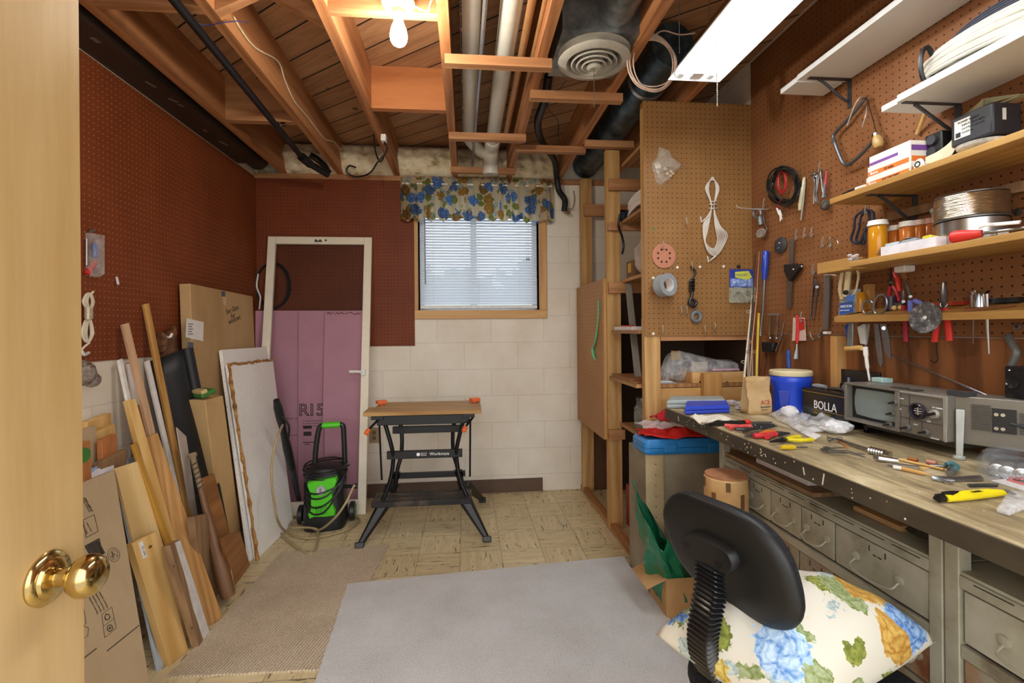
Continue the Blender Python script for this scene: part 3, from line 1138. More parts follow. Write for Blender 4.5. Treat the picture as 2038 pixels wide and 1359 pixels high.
def vfn(u, v):
    x = vx0 + (vx1 - vx0) * u
    gather = 0.017 * math.sin(2 * PI * u * 13 + 0.8 * math.sin(9 * u)) * (0.35 + 0.9 * (1 - v)) + 0.004 * math.sin(2 * PI * u * 31 + 3 * v)
    top = 0.006 * math.sin(2 * PI * u * 24) * (1 if v > 0.9 else 0)
    dip = 0.010 * math.sin(2 * PI * u * 13 + 1.2) * (1 - v) - 0.006 * abs(2 * u - 1) * (1 - v)
    e = abs(2 * u - 1)
    y = YB - 0.075 - gather + (0.05 * max(0, (e - 0.93) / 0.07) if e > 0.93 else 0)
    pinch = -0.012 * math.exp(-((v - 0.8) / 0.05) ** 2)
    return (x, y - pinch, vz0 + (vz1 - vz0) * v + dip + top)


t = thing('window_valance', 'gathered blue and tan floral valance across the top of the window', 'curtain', ((vx0 + vx1) / 2, YB - 0.07, vz0))
MB().grid(vfn, 200, 20).build('cloth', M_val, t, M=Matrix.Translation((0, YB, 2.2)))
MB().cyl((vx0 + 0.02, YB - 0.062, vz1 - 0.045), (vx1 - 0.02, YB - 0.062, vz1 - 0.045), 0.006, n=10).build('curtain_rod', M_white, t)

# wall outlet behind the folding bench
q = pw(745, 866, Y=YB - 0.004)
t = thing('wall_outlet', 'tan wall outlet low on the white block wall', 'outlet', q)
MB().box(q.x - 0.035, q.x + 0.035, YB - 0.008, YB - 0.0005, q.z - 0.057, q.z + 0.057).build('cover_plate', plain('tan_plate', '#a08a64', 0.4), t, bev=0.003)
for dz in (-0.02, 0.02):
    MB().cyl((q.x, YB - 0.011, q.z + dz), (q.x, YB - 0.007, q.z + dz), 0.016, n=16).build('socket', plain('brown_socket', '#6d5538', 0.4), t)
# ------------------------------------------------------------------ door standing open at the left
M_door = wood('birch_door', '#d4b684', '#b08d54', 'z', 0.5, 0.35, 1.3, 1.0)
M_brass = plain('polished_brass', '#cdb67c', 0.14, 1.0, 0.5, 0.05)
DX = -0.56
ye = pw(162, 656, X=DX).y
dr = struct(MB().box(DX - 0.035, DX, YF + 0.3, ye, 0.008, 2.03).build('door_1', M_door))
q = pw(92, 1150, X=DX)
kb = MB()
kb.lathe([(0.001, 0.0), (0.0345, 0.0), (0.035, 0.003), (0.032, 0.007), (0.026, 0.009), (0.024, 0.013), (0.018, 0.016), (0.0125, 0.017), (0.012, 0.024), (0.0125, 0.03), (0.017, 0.034), (0.0235, 0.039), (0.0275, 0.047), (0.0275, 0.054), (0.025, 0.061), (0.019, 0.066), (0.010, 0.0685), (0.001, 0.069)], q, (1, 0, 0.0), 48)
kb.build('door_knob', M_brass, dr)


# ------------------------------------------------------------------ things leaning along the left wall
def gp(px, py):
    return pw(px, py, Z=0.001)


def wp_(px, py, x):
    return pw(px, py, X=x)


def lean(name, label, cat, mat, bl, br, tr, tl, xt, th, group=None, bev=0.0015, xt2=None):
    """board standing on the floor at pixels bl, br and resting towards the left wall at tl, tr"""
    B = [gp(*bl), gp(*br), wp_(tr[0], tr[1], xt2 if xt2 is not None else xt), wp_(tl[0], tl[1], xt)]
    planar(B)
    mb, M = slab(*B, th)
    o = tag(mb.build(name, mat, None, M=M, bev=bev), label, cat, group)
    return o, B


def face(B):
    """frame on the front of a leaning board: x along its foot, y up, z out to the room"""
    bl, br, tr, tl = B
    up = ((tl + tr) - (bl + br)).normalized()
    M = frame(bl, br - bl, up)
    if (M.to_3x3() @ V((0, 0, 1))).dot(EYE - bl) < 0:
        M = frame(br, bl - br, up)
    return M


def onface(px, py, M):
    """local position on that face seen at a pixel"""
    n = M.to_3x3() @ V((0, 0, 1))
    d = pw(px, py, D=1) - EYE
    t = (M.translation - EYE).dot(n) / d.dot(n)
    return M.inverted() @ (EYE + d * t)


M_card = blotch('corrugated_card', ['#a8875c', '#b8976a', '#c0a074'], 3, 0.85, 5, 0.12, 90, (1, 1, 0.4))
M_card2 = blotch('grey_brown_card', ['#a8916f', '#b49d7b', '#bfaa88'], 3, 0.85, 5, 0.12, 90, (1, 1, 0.4))
M_card3 = blotch('fawn_card', ['#b5925f', '#c7a470', '#d0ae7c'], 3, 0.85, 5, 0.12, 90, (1, 1, 0.4))
M_pine = wood('pine_board', '#e0bd7e', '#c2934d', 'z', 0.9, 0.5, 0.9, 1.0, 0.5)
M_ply = wood('pine_plywood', '#e3c68c', '#c19a5a', 'z', 0.55, 0.55, 1.2, 1.2, 0.0)
M_oak = wood('oak_plank', '#c89a60', '#9c6e3a', 'z', 1.6, 0.5, 1.0)
M_oldw = wood('weathered_wood', '#a88460', '#74583c', 'z', 1.2, 0.7, 0.8)
M_pinkw = wood('pale_pink_wood', '#d8b795', '#b98f6a', 'z', 1.2, 0.6, 0.6)
M_ylw = wood('yellow_strip', '#c9983f', '#9c6f24', 'z', 1.2, 0.5, 0.6)
M_bply = wood('brown_plywood', '#a87242', '#7c4e28', 'x', 1.0, 0.55, 1.3)
M_ink2 = plain('print_ink', '#3b332b', 0.7)
M_paper = plain('paper', '#e2dedb', 0.7, 0, 0.3, 0.03)
M_tapeb = plain('blue_grey_tape', '#59616f', 0.4)

# 1 big carton in the foreground
br_, tr_ = gp(312, 1440), wp_(228, 934, -1.34)
B = [br_ + V((0, -0.62, 0)), br_, tr_, tr_ + V((0, -0.62, 0))]
mb, M = slab(*B, 0.045)
t = thing('carton', 'large flattened grey brown carton with black printing beside the open door', 'carton', None, M=M)
mb.build('panel', M_card2, t, M=M, bev=0.003)
Fm = face(B)


def decal(px, py, w_, h_, mat, parent, name, rot=0.0, FM=None, z=0.0008):
    FM = FM or Fm
    l = onface(px, py, FM)
    Mx = FM @ Matrix.Translation((l.x, l.y, z)) @ Matrix.Rotation(rot, 4, 'Z')
    b_ = MB()
    b_.obox(Mx, w_, h_, 0.0006)
    return b_.build(name, mat, parent, M=Mx)


def ltext(s, size, px, py, rot, parent, mat=None, FM=None, align='LEFT', sx=1.0, name='lettering', z=0.001):
    FM = FM or Fm
    l = onface(px, py, FM)
    return text(s, size, FM @ Matrix.Translation((l.x, l.y, z)) @ Matrix.Rotation(rot, 4, 'Z'), mat or M_ink2, parent, name, 0.0003, align, sx)


def linebox(parent, pts, w_, name, FM=None, mat=None):
    """a closed printed outline through pixels"""
    FM = FM or Fm
    ls = [onface(px, py, FM) for px, py in pts]
    b_ = MB()
    for a, c in zip(ls, ls[1:]):
        d_ = c - a
        b_.obox(FM @ Matrix.Translation(((a.x + c.x) / 2, (a.y + c.y) / 2, 0.0008)) @ Matrix.Rotation(math.atan2(d_.y, d_.x), 4, 'Z'), math.hypot(d_.x, d_.y), w_, 0.0005)
    return b_.build(name, mat or M_ink2, parent)


for i, (px, py) in enumerate(((179, 985), (182, 983), (185, 984))):
    ltext('corrugated recycles', 0.008, px, py + 34, R(90), t, sx=0.85)
linebox(t, [(165, 1035), (187, 1024), (195, 1057), (171, 1070), (165, 1035)], 0.0018, 'printed_frame')
ltext('Recycle', 0.011, 175, 1062, R(90), t)
ltext('please flatten', 0.007, 183, 1058, R(90), t)
b = MB()
ls = [onface(170 + 4.2 * i, 1090 - 2.2 * i, Fm) for i in range(7)]
for i in range(26):
    k = i / 25 * 5.999
    a = ls[int(k)].lerp(ls[int(k) + 1], k - int(k))
    b.obox(Fm @ Matrix.Translation((a.x, a.y - 0.022, 0.0008)), rnd.choice((0.0008, 0.0013, 0.002)), 0.05, 0.0005)
b.build('barcode', M_ink2, t)
linebox(t, [(169, 1087), (197, 1072), (205, 1118)], 0.004, 'barcode_border')
l = onface(226, 1104, Fm)
b = MB()
Mc = Fm @ Matrix.Translation((l.x, l.y, 0.0008))
ring = lambda r_: [Mc @ V((r_ * math.cos(2 * PI * i / 32), r_ * math.sin(2 * PI * i / 32), 0)) for i in range(32)]
b.tube(ring(0.024), 0.0007, 6, True)
b.tube(ring(0.0165), 0.0005, 6, True)
for i in range(9):
    b.obox(Mc @ Matrix.Translation((rnd.uniform(-.01, .01), rnd.uniform(-.01, .01), 0)) @ Matrix.Rotation(rnd.uniform(0, 3), 4, 'Z'), 0.009, 0.0016, 0.0005)
b.build('round_stamp', M_ink2, t)
for i in range(4):
    ltext('This box is recyclable corrugated'[: 33 - 3 * i], 0.0085, 196 + 6.5 * i, 1221 - 4 * i, R(90), t, sx=0.8)
linebox(t, [(202, 1223), (222, 1208), (231, 1250), (208, 1269), (202, 1223)], 0.0012, 'mark_frame')
linebox(t, [(205, 1247), (227, 1230)], 0.0012, 'mark_divider')
l = onface(213, 1228, Fm)
b = MB()
Mc = Fm @ Matrix.Translation((l.x, l.y, 0.0008))
for k in range(3):
    a0_ = 2 * PI * k / 3
    b.tube([Mc @ V((0.0085 * math.cos(a0_ + 1.5 * i / 8), 0.0085 * math.sin(a0_ + 1.5 * i / 8), 0)) for i in range(9)], 0.0013, 6)
    e_ = a0_ + 1.62
    b.prism([(-0.003, -0.003), (0.003, -0.003), (0, 0.004)], 0.0004, Mc @ Matrix.Translation((0.0085 * math.cos(e_), 0.0085 * math.sin(e_), 0)) @ Matrix.Rotation(e_, 4, 'Z'))
b.build('recycling_mark', M_ink2, t)
l = onface(218, 1250, Fm)
b = MB()
Mc = Fm @ Matrix.Translation((l.x, l.y, 0.0008))
ring = lambda r_: [Mc @ V((r_ * math.cos(2 * PI * i / 28), r_ * math.sin(2 * PI * i / 28), 0)) for i in range(28)]
b.tube(ring(0.0095), 0.0012, 6, True)
b.build('ring_mark', M_ink2, t)
MB().prism([(0.0035 * math.cos(2 * PI * i / 20), 0.0035 * math.sin(2 * PI * i / 20)) for i in range(20)], 0.0005, Mc).build('ring_centre', M_ink2, t)
linebox(t, [(212, 1296), (277, 1244)], 0.003, 'fold_line')
linebox(t, [(156, 1318), (192, 1290)], 0.003, 'fold_line')
linebox(t, [(155, 1222), (166, 1210), (171, 1240), (160, 1252)], 0.0012, 'printed_drawing')
linebox(t, [(157, 1258), (166, 1246), (176, 1250), (174, 1266), (157, 1276)], 0.0012, 'printed_drawing')

# 2 printed package and grey strip behind it
tr_ = wp_(226, 921, -1.385)
br2 = V((-1.30, tr_.y + 0.02, 0.001))
B2 = [br2 + V((0, -0.5, 0)), br2, tr_, tr_ + V((0, -0.5, 0))]
mb, M = slab(*B2, 0.022)
t = thing('printed_package', 'thin white and blue printed package showing above the big carton', 'package', None, M=M)
mb.build('sleeve', plain('white_card', '#e9e7ef', 0.5), t, M=M, bev=0.001)
F2 = face(B2)
l1, l2 = onface(165, 958, F2), onface(219, 937, F2)
b = MB()
b.prism([(l1.x - 0.1, l1.y - 0.06), (l2.x - 0.004, l2.y - 0.06), (l2.x - 0.004, l2.y), (l1.x - 0.1, l2.y)], 0.0006, F2)
b.build('grey_band', plain('grey_print', '#8c8a84', 0.5), t)
b = MB()
l3 = onface(196, 924, F2)
b.prism([(l1.x - 0.12, l2.y + 0.012), (l3.x - 0.03, l2.y + 0.02), (l3.x, l2.y + 0.035), (l1.x - 0.12, l2.y + 0.035)], 0.0006, F2)
b.build('blue_band', plain('blue_print', '#8fb4e2', 0.5), t)
lean('grey_strip', 'pale blue grey foam strip just behind the pine plywood panel', 'strip', plain('blue_grey_foam', '#a9b3bd', 0.6), (316, 1335), (326, 1326), (271, 907), (226, 921), -1.40, 0.012)

# 3 - 8 boards
lean('plywood_board', 'pale pine plywood board with tan streaks right of the big carton', 'board', M_ply, (325, 1306), (380, 1262), (275, 917), (229, 932), -1.33, 0.014)
o, B = lean('pine_board', 'pine board with small white sticker and a knot, standing at the front', 'board', M_pine, (338, 1325), (375, 1293), (312, 1056), (263, 1081), -1.205, 0.030)
Fb = face(B)
M_sold = wood('grey_edge_wood', '#c9c0b4', '#a89c8e', 'z', 1.0, 0.6, 0.5)

st = MB()
l = onface(284, 1094, Fb)
Ms = Fb @ Matrix.Translation((l.x, l.y, 0.0006)) @ Matrix.Rotation(R(4), 4, 'Z')
st.obox(Ms, 0.017, 0.062, 0.0005)
s_ = st.build('sticker', M_paper, o, M=Ms)
text('2x4 1/2', 0.012, Ms @ Matrix.Translation((0.005, -0.024, 0.0006)) @ Matrix.Rotation(R(90), 4, 'Z'), M_ink, s_, 'sticker_print')
l = onface(299, 1088, Fb)
MB().prism([(0.008 * math.cos(2 * PI * i / 16), 0.006 * math.sin(2 * PI * i / 16)) for i in range(16)], 0.0005, Fb @ Matrix.Translation((l.x, l.y, 0.0002))).build('knot', plain('knot_brown', '#6b4a26', 0.6), o)
o, B = lean('painted_board', 'short brown board with whitish worn paint, in front of the oak plank', 'board', M_oldw, (397, 1288), (417, 1258), (358, 1073), (338, 1085), -1.12, 0.028)
Fb = face(B)
b = MB()
for px, py in ((336, 1127), (372, 1250)):
    l = onface(px + 10, py, Fb)
    b.prism([(0.004 * math.cos(2 * PI * i / 12), 0.004 * math.sin(2 * PI * i / 12)) for i in range(12)], 0.0005, Fb @ Matrix.Translation((l.x, l.y, 0.0002)))
b.build('nail_hole', M_ink2, o)
ls_ = [onface(px, py, Fb) for px, py in ((348, 1080), (358, 1075), (388, 1165), (416, 1256), (405, 1275), (384, 1210), (372, 1160))]
MB().prism([(l_.x, l_.y) for l_ in ls_], 0.0005, Fb @ Matrix.Translation((0, 0, 0.0003))).build('white_paint', plain('worn_white_paint', '#dad6d2', 0.5), o)
lean('oak_plank', 'long oak plank leaning across the boards, wide reddish grain', 'plank', M_oak, (405, 1251), (444, 1229), (314, 861), (273, 877), -1.34, 0.022)
lean('wood_strip', 'yellow brown wood strip tucked under the left edge of the oak plank', 'strip', M_ylw, (396, 1262), (404, 1254), (272, 880), (265, 884), -1.345, 0.014)
lean('wood_board', 'pale board with brown edge rising behind the oak plank', 'board', M_pine, (374, 1263), (398, 1246), (270, 793), (254, 796), -1.38, 0.028)
lean('wood_strip', 'slim pinkish wood strip leaning high against the left pegboard', 'strip', M_pinkw, (384, 1226), (396, 1217), (257, 642), (245, 645), -1.47, 0.016)
lean('wood_strip', 'long golden wood strip, tallest of those leaning on the left pegboard', 'strip', wood('golden_strip', '#c89a58', '#96682e', 'z', 1.2), (402, 1192), (414, 1184), (297, 603), (287, 605), -1.49, 0.016)
lean('white_strip', 'narrow white plastic strip left of the paper tube', 'strip', plain('white_strip', '#e4e2de', 0.4), (350, 1250), (356, 1244), (244, 713), (237, 716), -1.48, 0.012)
lean('white_strip', 'thin white moulding between the pinkish strip and the black sheet', 'strip', plain('white_moulding', '#dedad6', 0.4), (400, 1195), (406, 1190), (298, 716), (290, 719), -1.46, 0.012)

# 9 brown handled roll with a white sleeve
pa, pb = wp_(262, 722, -1.47), gp(345, 1180) + V((0, 0, 0.02))
t = thing('paper_roll', 'brown tube with a white paper sleeve on its upper half', 'roll', pb)
d = pb - pa
MB().cyl(pa + d * 0.14, pb, 0.020, n=20).build('tube', plain('brown_tube', '#9c6a3c', 0.5), t)
MB().cyl(pa, pa + d * 0.17, 0.0225, n=20).build('sleeve', plain('white_sleeve', '#e6dedd', 0.5), t)

# 10 black sheeting, partly rolled
tl, tr, br, bl = wp_(318, 712, -1.47), wp_(371, 693, -1.42), gp(455, 1120), gp(395, 1165)
b = MB()
def bsh(u, v):
    p = (bl.lerp(br, u)).lerp(tl.lerp(tr, u), v)
    n_ = V((0.9, -0.3, 0.3))
    return p + n_ * (0.035 * math.sin(PI * min(1, u * 1.05)) * (0.5 + 0.5 * u))
b.grid(bsh, 16, 12)
t = thing('black_sheeting', 'sheet of black rubber rolled at its right edge, beside the tall carton', 'sheet', bl)
b.build('sheet', plain('black_rubber_sheet', '#1a1b1f', 0.5), t, solid=0.004)
MB().tube([tr.lerp(br, i / 8) + V((0.01, -0.01, 0)) for i in range(9)], 0.026, 14).build('rolled_edge', plain('black_rubber_sheet', '#1a1b1f', 0.5), t)
lean('dark_board', 'thin dark board in the shade left of the golden strip', 'board', plain('dark_stain', '#241c18', 0.6), (372, 1200), (392, 1188), (318, 712), (300, 718), -1.485, 0.01)

# 11 tall flat carton
ta, tb = wp_(378, 569, -1.445), wp_(503, 590, -1.445)
za = (ta.z + tb.z) / 2
ta.z = tb.z = za
ta.z += 0.015
B = [V((-1.40, ta.y, 0.001)), V((-1.40, tb.y, 0.001)), tb, ta]
mb, M = slab(*B, 0.055)
t = thing('flat_carton', 'tall flat brown carton with a taped white note, against the left pegboard', 'carton', None, M=M)
mb.build('panel', M_card, t, M=M, bev=0.004)
Ft = face(B)
def poly_on(FM, pts, mat, parent, name, h=0.0006, z=0.0006):
    ls_ = [onface(px, py, FM) for px, py in pts]
    b_ = MB()
    b_.prism([(l_.x, l_.y) for l_ in ls_], h, FM @ Matrix.Translation((0, 0, z)))
    return b_.build(name, mat, parent)
nt_ = poly_on(Ft, [(371, 633), (405, 641), (404, 679), (369, 671)], M_paper, t, 'paper_note')
for i in range(5):
    l = onface(374, 646 + 5 * i, Ft)
    text('iii ' * (5 - i % 2), 0.010, Ft @ Matrix.Translation((l.x, l.y, 0.0016)), M_ink2, nt_, 'note_writing')
poly_on(Ft, [(440, 579), (448, 580), (448, 592), (441, 590)], M_tapeb, t, 'tape')
poly_on(Ft, [(442, 590), (450, 591), (450, 608), (444, 607)], plain('bare_card', '#c9a77e', 0.8), t, 'torn_label')
poly_on(Ft, [(373, 680), (385, 681), (384, 697), (373, 696)], M_tapeb, t, 'tape')
for s, px, py in (('See Glass', 450, 626), ('for', 460, 634), ('windows', 455, 646)):
    ltext(s, 0.045, px, py, R(14), t, FM=Ft, name='handwriting')
tl4, bl4 = ta.copy(), V((-1.30, ta.y, 0.001))
# 12 narrow carton with green piece on it
tl, tr = wp_(408, 797, -1.30), wp_(444, 787, -1.30)
br, bl = gp(484, 1092), gp(447, 1118)
mb, M = slab(bl, br, tr, tl, 0.09)
tag(mb.build('narrow_carton', M_card3, None, M=M, bev=0.003), 'narrow upright brown carton between black sheeting and ceiling tiles', 'carton')
q = (tl + tr) / 2 + V((-0.045, 0.0, 0.0))
t = thing('sanding_block', 'green and cream hand tool lying on top of the narrow carton', 'hand tool', q)
b = MB()
Mg = Matrix.Translation(q + V((0, -0.02, 0.03))) @ Matrix.Rotation(R(-35), 4, 'Z') @ Matrix.Rotation(R(20), 4, 'X')
b.obox(Mg, 0.11, 0.075, 0.022)
b.build('pad', plain('tool_green', '#3c7a34', 0.5), t, bev=0.006)
b = MB()
b.obox(Mg @ Matrix.Translation((0.01, -0.02, 0.02)), 0.11, 0.03, 0.02)
b.obox(Mg @ Matrix.Translation((-0.045, -0.02, -0.005)), 0.014, 0.03, 0.055)
b.build('holder', plain('cream_wood', '#cdb27c', 0.6), t, bev=0.004)

# 13 baseball bat
pb, pa = gp(455, 1203), wp_(382, 903, -1.27)
pb.z = 0.034
ax = (pb - pa)
L = ax.length
t = thing('baseball_bat', 'worn wooden baseball bat, taped grip up, leaning among the boards', 'bat', pb)
M_bat = wood('bat_wood', '#8a6446', '#5c3f2a', 'z', 1.5, 0.45, 0.6)
Mb_ = frame(pa, ax.orthogonal(), z=ax)
prof = [(0.012, 0.24 * L), (0.0145, 0.36 * L), (0.021, 0.56 * L), (0.029, 0.76 * L), (0.032, 0.88 * L), (0.032, 0.97 * L), (0.027, 0.995 * L), (0.001, L)]
MB().lathe([(0.001, 0.238 * L)] + prof, pa, ax, 28).build('barrel', M_bat, t, M=Mb_)
b = MB()
b.lathe([(0.001, -0.005), (0.017, -0.004), (0.020, 0.006), (0.017, 0.014), (0.012, 0.022), (0.0125, 0.24 * L)], pa, ax, 24)
g = b.build('grip', plain('old_grip_tape', '#8a7458', 0.7), t)
hx = []
axn = ax.normalized()
xo = axn.orthogonal().normalized()
yo_ = axn.cross(xo)
for i in range(90):
    a = i * 0.42
    hx.append(pa + axn * (0.03 + (0.24 * L - 0.03) * i / 89) + (xo * math.cos(a) + yo_ * math.sin(a)) * 0.0125)
MB().tube(hx, 0.003, 6).build('tape_wrap', plain('dark_grip_tape', '#4a3d30', 0.7), g)

# 14 small boards behind the bat
lean('brown_board', 'brown plywood board standing right of the baseball bat', 'board', M_bply, (452, 1182), (480, 1150), (427, 942), (404, 952), -1.22, 0.018)
lean('brown_board', 'short wide brown plywood piece at the foot of the tall carton', 'board', M_bply, (466, 1168), (498, 1124), (478, 1057), (446, 1072), -1.10, 0.02)
lean('wood_stick', 'thin pale stick on the floor just right of the bat end', 'stick', M_pine, (462, 1184), (470, 1180), (455, 1100), (450, 1104), -1.12, 0.008)
lean('board_end', 'short board with a white painted band, left of the baseball bat', 'board', M_oldw, (410, 1215), (437, 1180), (413, 1022), (386, 1029), -1.17, 0.03)
lean('metal_offcut', 'rusty metal offcut leaning between bat and golden strip', 'offcut', plain('rusty_white', '#b5a79a', 0.5), (402, 1160), (412, 1150), (371, 868), (352, 850), -1.3, 0.006)

# 15 scraps of wood behind the big carton
def scrap(label, px0_, py0, px1_, py1, x, th, mat, rot=0.0, base=None, name='wood_offcut'):
    a, c = wp_(px0_, py1, x), wp_(px1_, py0, x)
    b_ = MB()
    z0 = a.z if base is None else base
    zt_ = c.z
    b_.hexa([(x, a.y, z0), (x, c.y, z0), (x - 0.02, c.y, zt_), (x - 0.02, a.y, zt_ - (c.y - a.y) * rot)], [(x - th, a.y, z0), (x - th, c.y, z0), (x - th - 0.02, c.y, zt_), (x - th - 0.02, a.y, zt_ - (c.y - a.y) * rot)])
    return one(b_, name, label, 'offcut', mat, 'wood offcuts behind the carton', bev=0.002)
scrap('pine offcut topmost of the stack against the left wall', 185, 821, 232, 845, -1.455, 0.03, M_pine, 0.12, 0.001)
scrap('grey brown cardboard piece left of the pine offcuts', 166, 846, 203, 905, -1.42, 0.02, M_card2, 0.1, 0.001)
scrap('wide pine offcut below the topmost one', 203, 844, 240, 905, -1.42, 0.03, M_pine, 0.1, 0.001)
scrap('small reddish offcut resting in front of the wide pine offcut', 214, 862, 243, 902, -1.385, 0.02, M_plank, 0.1, 0.001)
scrap('low rough offcut with dark end in front of the stack', 210, 893, 262, 922, -1.365, 0.022, M_oldw, 0.1, 0.001)
o = scrap('orange brown offcut with a green disc, nearest the door', 160, 876, 192, 925, -1.36, 0.02, M_plank, -0.05, 0.001)
q = wp_(162, 906, -1.358)
MB().cyl(q, q + V((0.012, 0, 0)), 0.026, n=24).build('green_disc', plain('tool_green', '#3c7a34', 0.5), o)

# 16 ceiling tiles
def mk_tile():
    m_, nt, b_ = newmat('fissured_ceiling_tile')
    v = coords(nt, (60, 60, 190), jitter=False)
    n = noise(nt, v, 1.0, 2, 0.6)
    base = noise(nt, coords(nt), 3, 4)
    c = mixc(nt, ramp(nt, n, [(0.66, (0, 0, 0, 1)), (0.69, (1, 1, 1, 1))]), ramp(nt, base, [(0.3, srgb('#ebe7df')), (0.7, srgb('#f6f3ee'))]), srgb('#8d8578'))
    nt.links.new(c, b_.inputs['Base Color'])
    b_.inputs['Roughness'].default_value = 0.9
    return m_
M_tile = mk_tile()
M_torn = blotch('torn_fibre', ['#7a4f24', '#a8763c', '#c39a5e'], 30, 0.95, 4, 0.8, 80)
for k, (lab, bl, br, tr, tl, xt, off) in enumerate((('white ceiling tile with fissured face and torn brown edge, in front', (512, 1113), (584, 1041), (543, 716), (454, 725), -1.33, 0.0),
                                                  ('white ceiling tile standing right behind the torn one', (499, 1116), (566, 1050), (533, 690), (441, 696), -1.385, 0.0))):
    B = [gp(*bl), gp(*br), wp_(tr[0], tr[1], xt), wp_(tl[0], tl[1], xt)]
    planar(B)
    mb, M = slab(*B, 0.018)
    t = thing('ceiling_tile', lab, 'ceiling tile', None, M=M)
    mb.build('panel', M_tile, t, M=M, bev=0.001)
    if k == 0:
        Fc = face(B)
        rr = random.Random(4)
        b = MB()
        pts = [B[0].lerp(B[3], i / 40) + V((rr.uniform(0, .004), rr.uniform(-.003, .004), 0)) for i in range(41)]
        b.tube(pts, [0.0085 + rr.uniform(-.003, .004) for _ in pts], 6)
        pts = [B[3].lerp(B[2], i / 24) + V((0.002, 0, rr.uniform(-.006, .004))) for i in range(25)]
        b.tube(pts, [0.007 + rr.uniform(-.003, .003) for _ in pts], 6)
        b.build('torn_edge', M_torn, t)

# 17 pink foam boards
M_pink = plain('pink_foam', '#dba3b6', 0.7, 0, 0.3, 0.05, 6)
def pink(label, x0p, x1p, ytop, yb_, yw, th, z0=0.001, ztop=None):
    a, c = pw(x0p, ytop, Y=yw), pw(x1p, ytop, Y=yw)
    B_ = [V((a.x, yb_, z0)), V((c.x, yb_, z0)), V((c.x, yw, ztop or c.z)), V((a.x, yw, ztop or a.z))]
    mb_, M_ = slab(*B_, th, V((0, 1, 0.05)))
    o_ = tag(mb_.build('foam_board', M_pink, None, M=M_, bev=0.002), label, 'foam board', 'pink foam boards')
    return o_, face(B_)
o1, F1 = pink('pink foam board at the left, sticking out beside the white frame', 508, 597, 618, 3.56, 3.600, 0.025)
o2, F2_ = pink('pink foam board with large outlined lettering, in the middle', 594, 668, 618, 3.525, 3.572, 0.025)
o3, F3 = pink('plain pink foam board with a ragged top edge, at the right', 646, 722, 618, 3.475, 3.545, 0.022, 0.600)
o4, F4 = pink('short pink foam board standing in front below the ragged one', 646, 722, 834, 3.445, 3.474, 0.022)
def otext(s, size, px, py, FM, parent, w_=0.0028, name='printed_lettering'):
    cu = bpy.data.curves.new(name, 'FONT')
    cu.body = s
    cu.size = size
    cu.fill_mode = 'NONE'
    cu.bevel_depth = w_
    cu.bevel_resolution = 0
    cu.resolution_u = 3
    to = bpy.data.objects.new('tmp_text', cu)
    C.objects.link(to)
    me = bpy.data.meshes.new_from_object(to.evaluated_get(bpy.context.evaluated_depsgraph_get()))
    bpy.data.objects.remove(to)
    me.materials.clear()
    me.materials.append(M_ink)
    o_ = bpy.data.objects.new(name, me)
    C.objects.link(o_)
    l_ = onface(px, py, FM)
    M_ = FM @ Matrix.Translation((l_.x, l_.y, 0.0005)) @ Matrix.Diagonal((1, 1, 0.15, 1))
    o_.parent = parent
    o_.matrix_local = WM[parent.name].inverted() @ M_
    WM[o_.name] = M_
otext('R', 0.12, 594, 827, F2_, o2)
otext('150', 0.12, 612, 827, F2_, o2)
otext('d', 0.12, 562, 902, F1, o1, 0.002)
for i in range(3):
    l = onface(603, 839 + 5 * i, F2_)
    text('fire resistant insulation board', 0.012, F2_ @ Matrix.Translation((l.x, l.y, 0.001)), M_ink, o2, 'small_print')
l = onface(603, 882, F2_)
b = MB()
for px, py, w_, h_ in ((612, 850, 0.06, 0.022), (612, 863, 0.055, 0.03), (620, 880, 0.12, 0.006), (612, 884, 0.04, 0.005)):
    l = onface(px, py, F2_)
    b.obox(F2_ @ Matrix.Translation((l.x, l.y, 0.001)), w_, h_, 0.0005)
b.build('printed_mark', M_ink2, o2)
for i in range(2):
    l = onface(563, 834 + 34 * i, F1)
    text('extruded foam board', 0.013, F1 @ Matrix.Translation((l.x, l.y, 0.001)), M_ink, o1, 'small_print')
b = MB()
l0, l1_ = onface(650, 620, F3), onface(719, 620, F3)
rr = random.Random(9)
b.tube([F3 @ V((l0.x + (l1_.x - l0.x) * i / 24, l0.y - 0.004 - rr.uniform(0, .02), 0.002)) for i in range(25)], [rr.uniform(0.002, 0.006) for _ in range(25)], 5)
b.build('ragged_edge', blotch('crumbled_foam', ['#8a5a4a', '#b87c80'], 40, 0.9, 3, 0.5), o3)

# 18 white screen door frame leaning on the back wall
tl, tr = pw(533, 471, Y=3.598), pw(740, 471, Y=3.598)
zt_ = (tl.z + tr.z) / 2
yb_ = 3.30
B = [V((tl.x, yb_, 0.001)), V((tr.x, yb_, 0.001)), V((tr.x, 3.598, zt_)), V((tl.x, 3.598, zt_))]
Mf = face(B)
Wd = (B[1] - B[0]).length
Ht = (B[3] - B[0]).length
M_frame = plain('cream_enamel', '#e6dcc6', 0.4, 0, 0.5, 0.04)
t = thing('screen_door', 'cream white screen door frame leaning on the back wall before pink foam', 'screen door', None, M=Mf)
def bar(x0, x1, y0, y1, z0=-0.028, z1=0.0):
    b_ = MB()
    b_.obox(Mf @ Matrix.Translation(((x0 + x1) / 2, (y0 + y1) / 2, (z0 + z1) / 2)), x1 - x0, y1 - y0, z1 - z0)
    return b_
bar(0, 0.055, 0, Ht).build('stile', M_frame, t, M=Mf, bev=0.003)
bar(Wd - 0.055, Wd, 0, Ht).build('stile', M_frame, t, M=Mf, bev=0.003)
bar(0.055, Wd - 0.055, Ht - 0.055, Ht).build('top_rail', M_frame, t, M=Mf, bev=0.003)
bar(0.055, Wd - 0.055, 0, 0.10).build('bottom_rail', M_frame, t, M=Mf, bev=0.003)
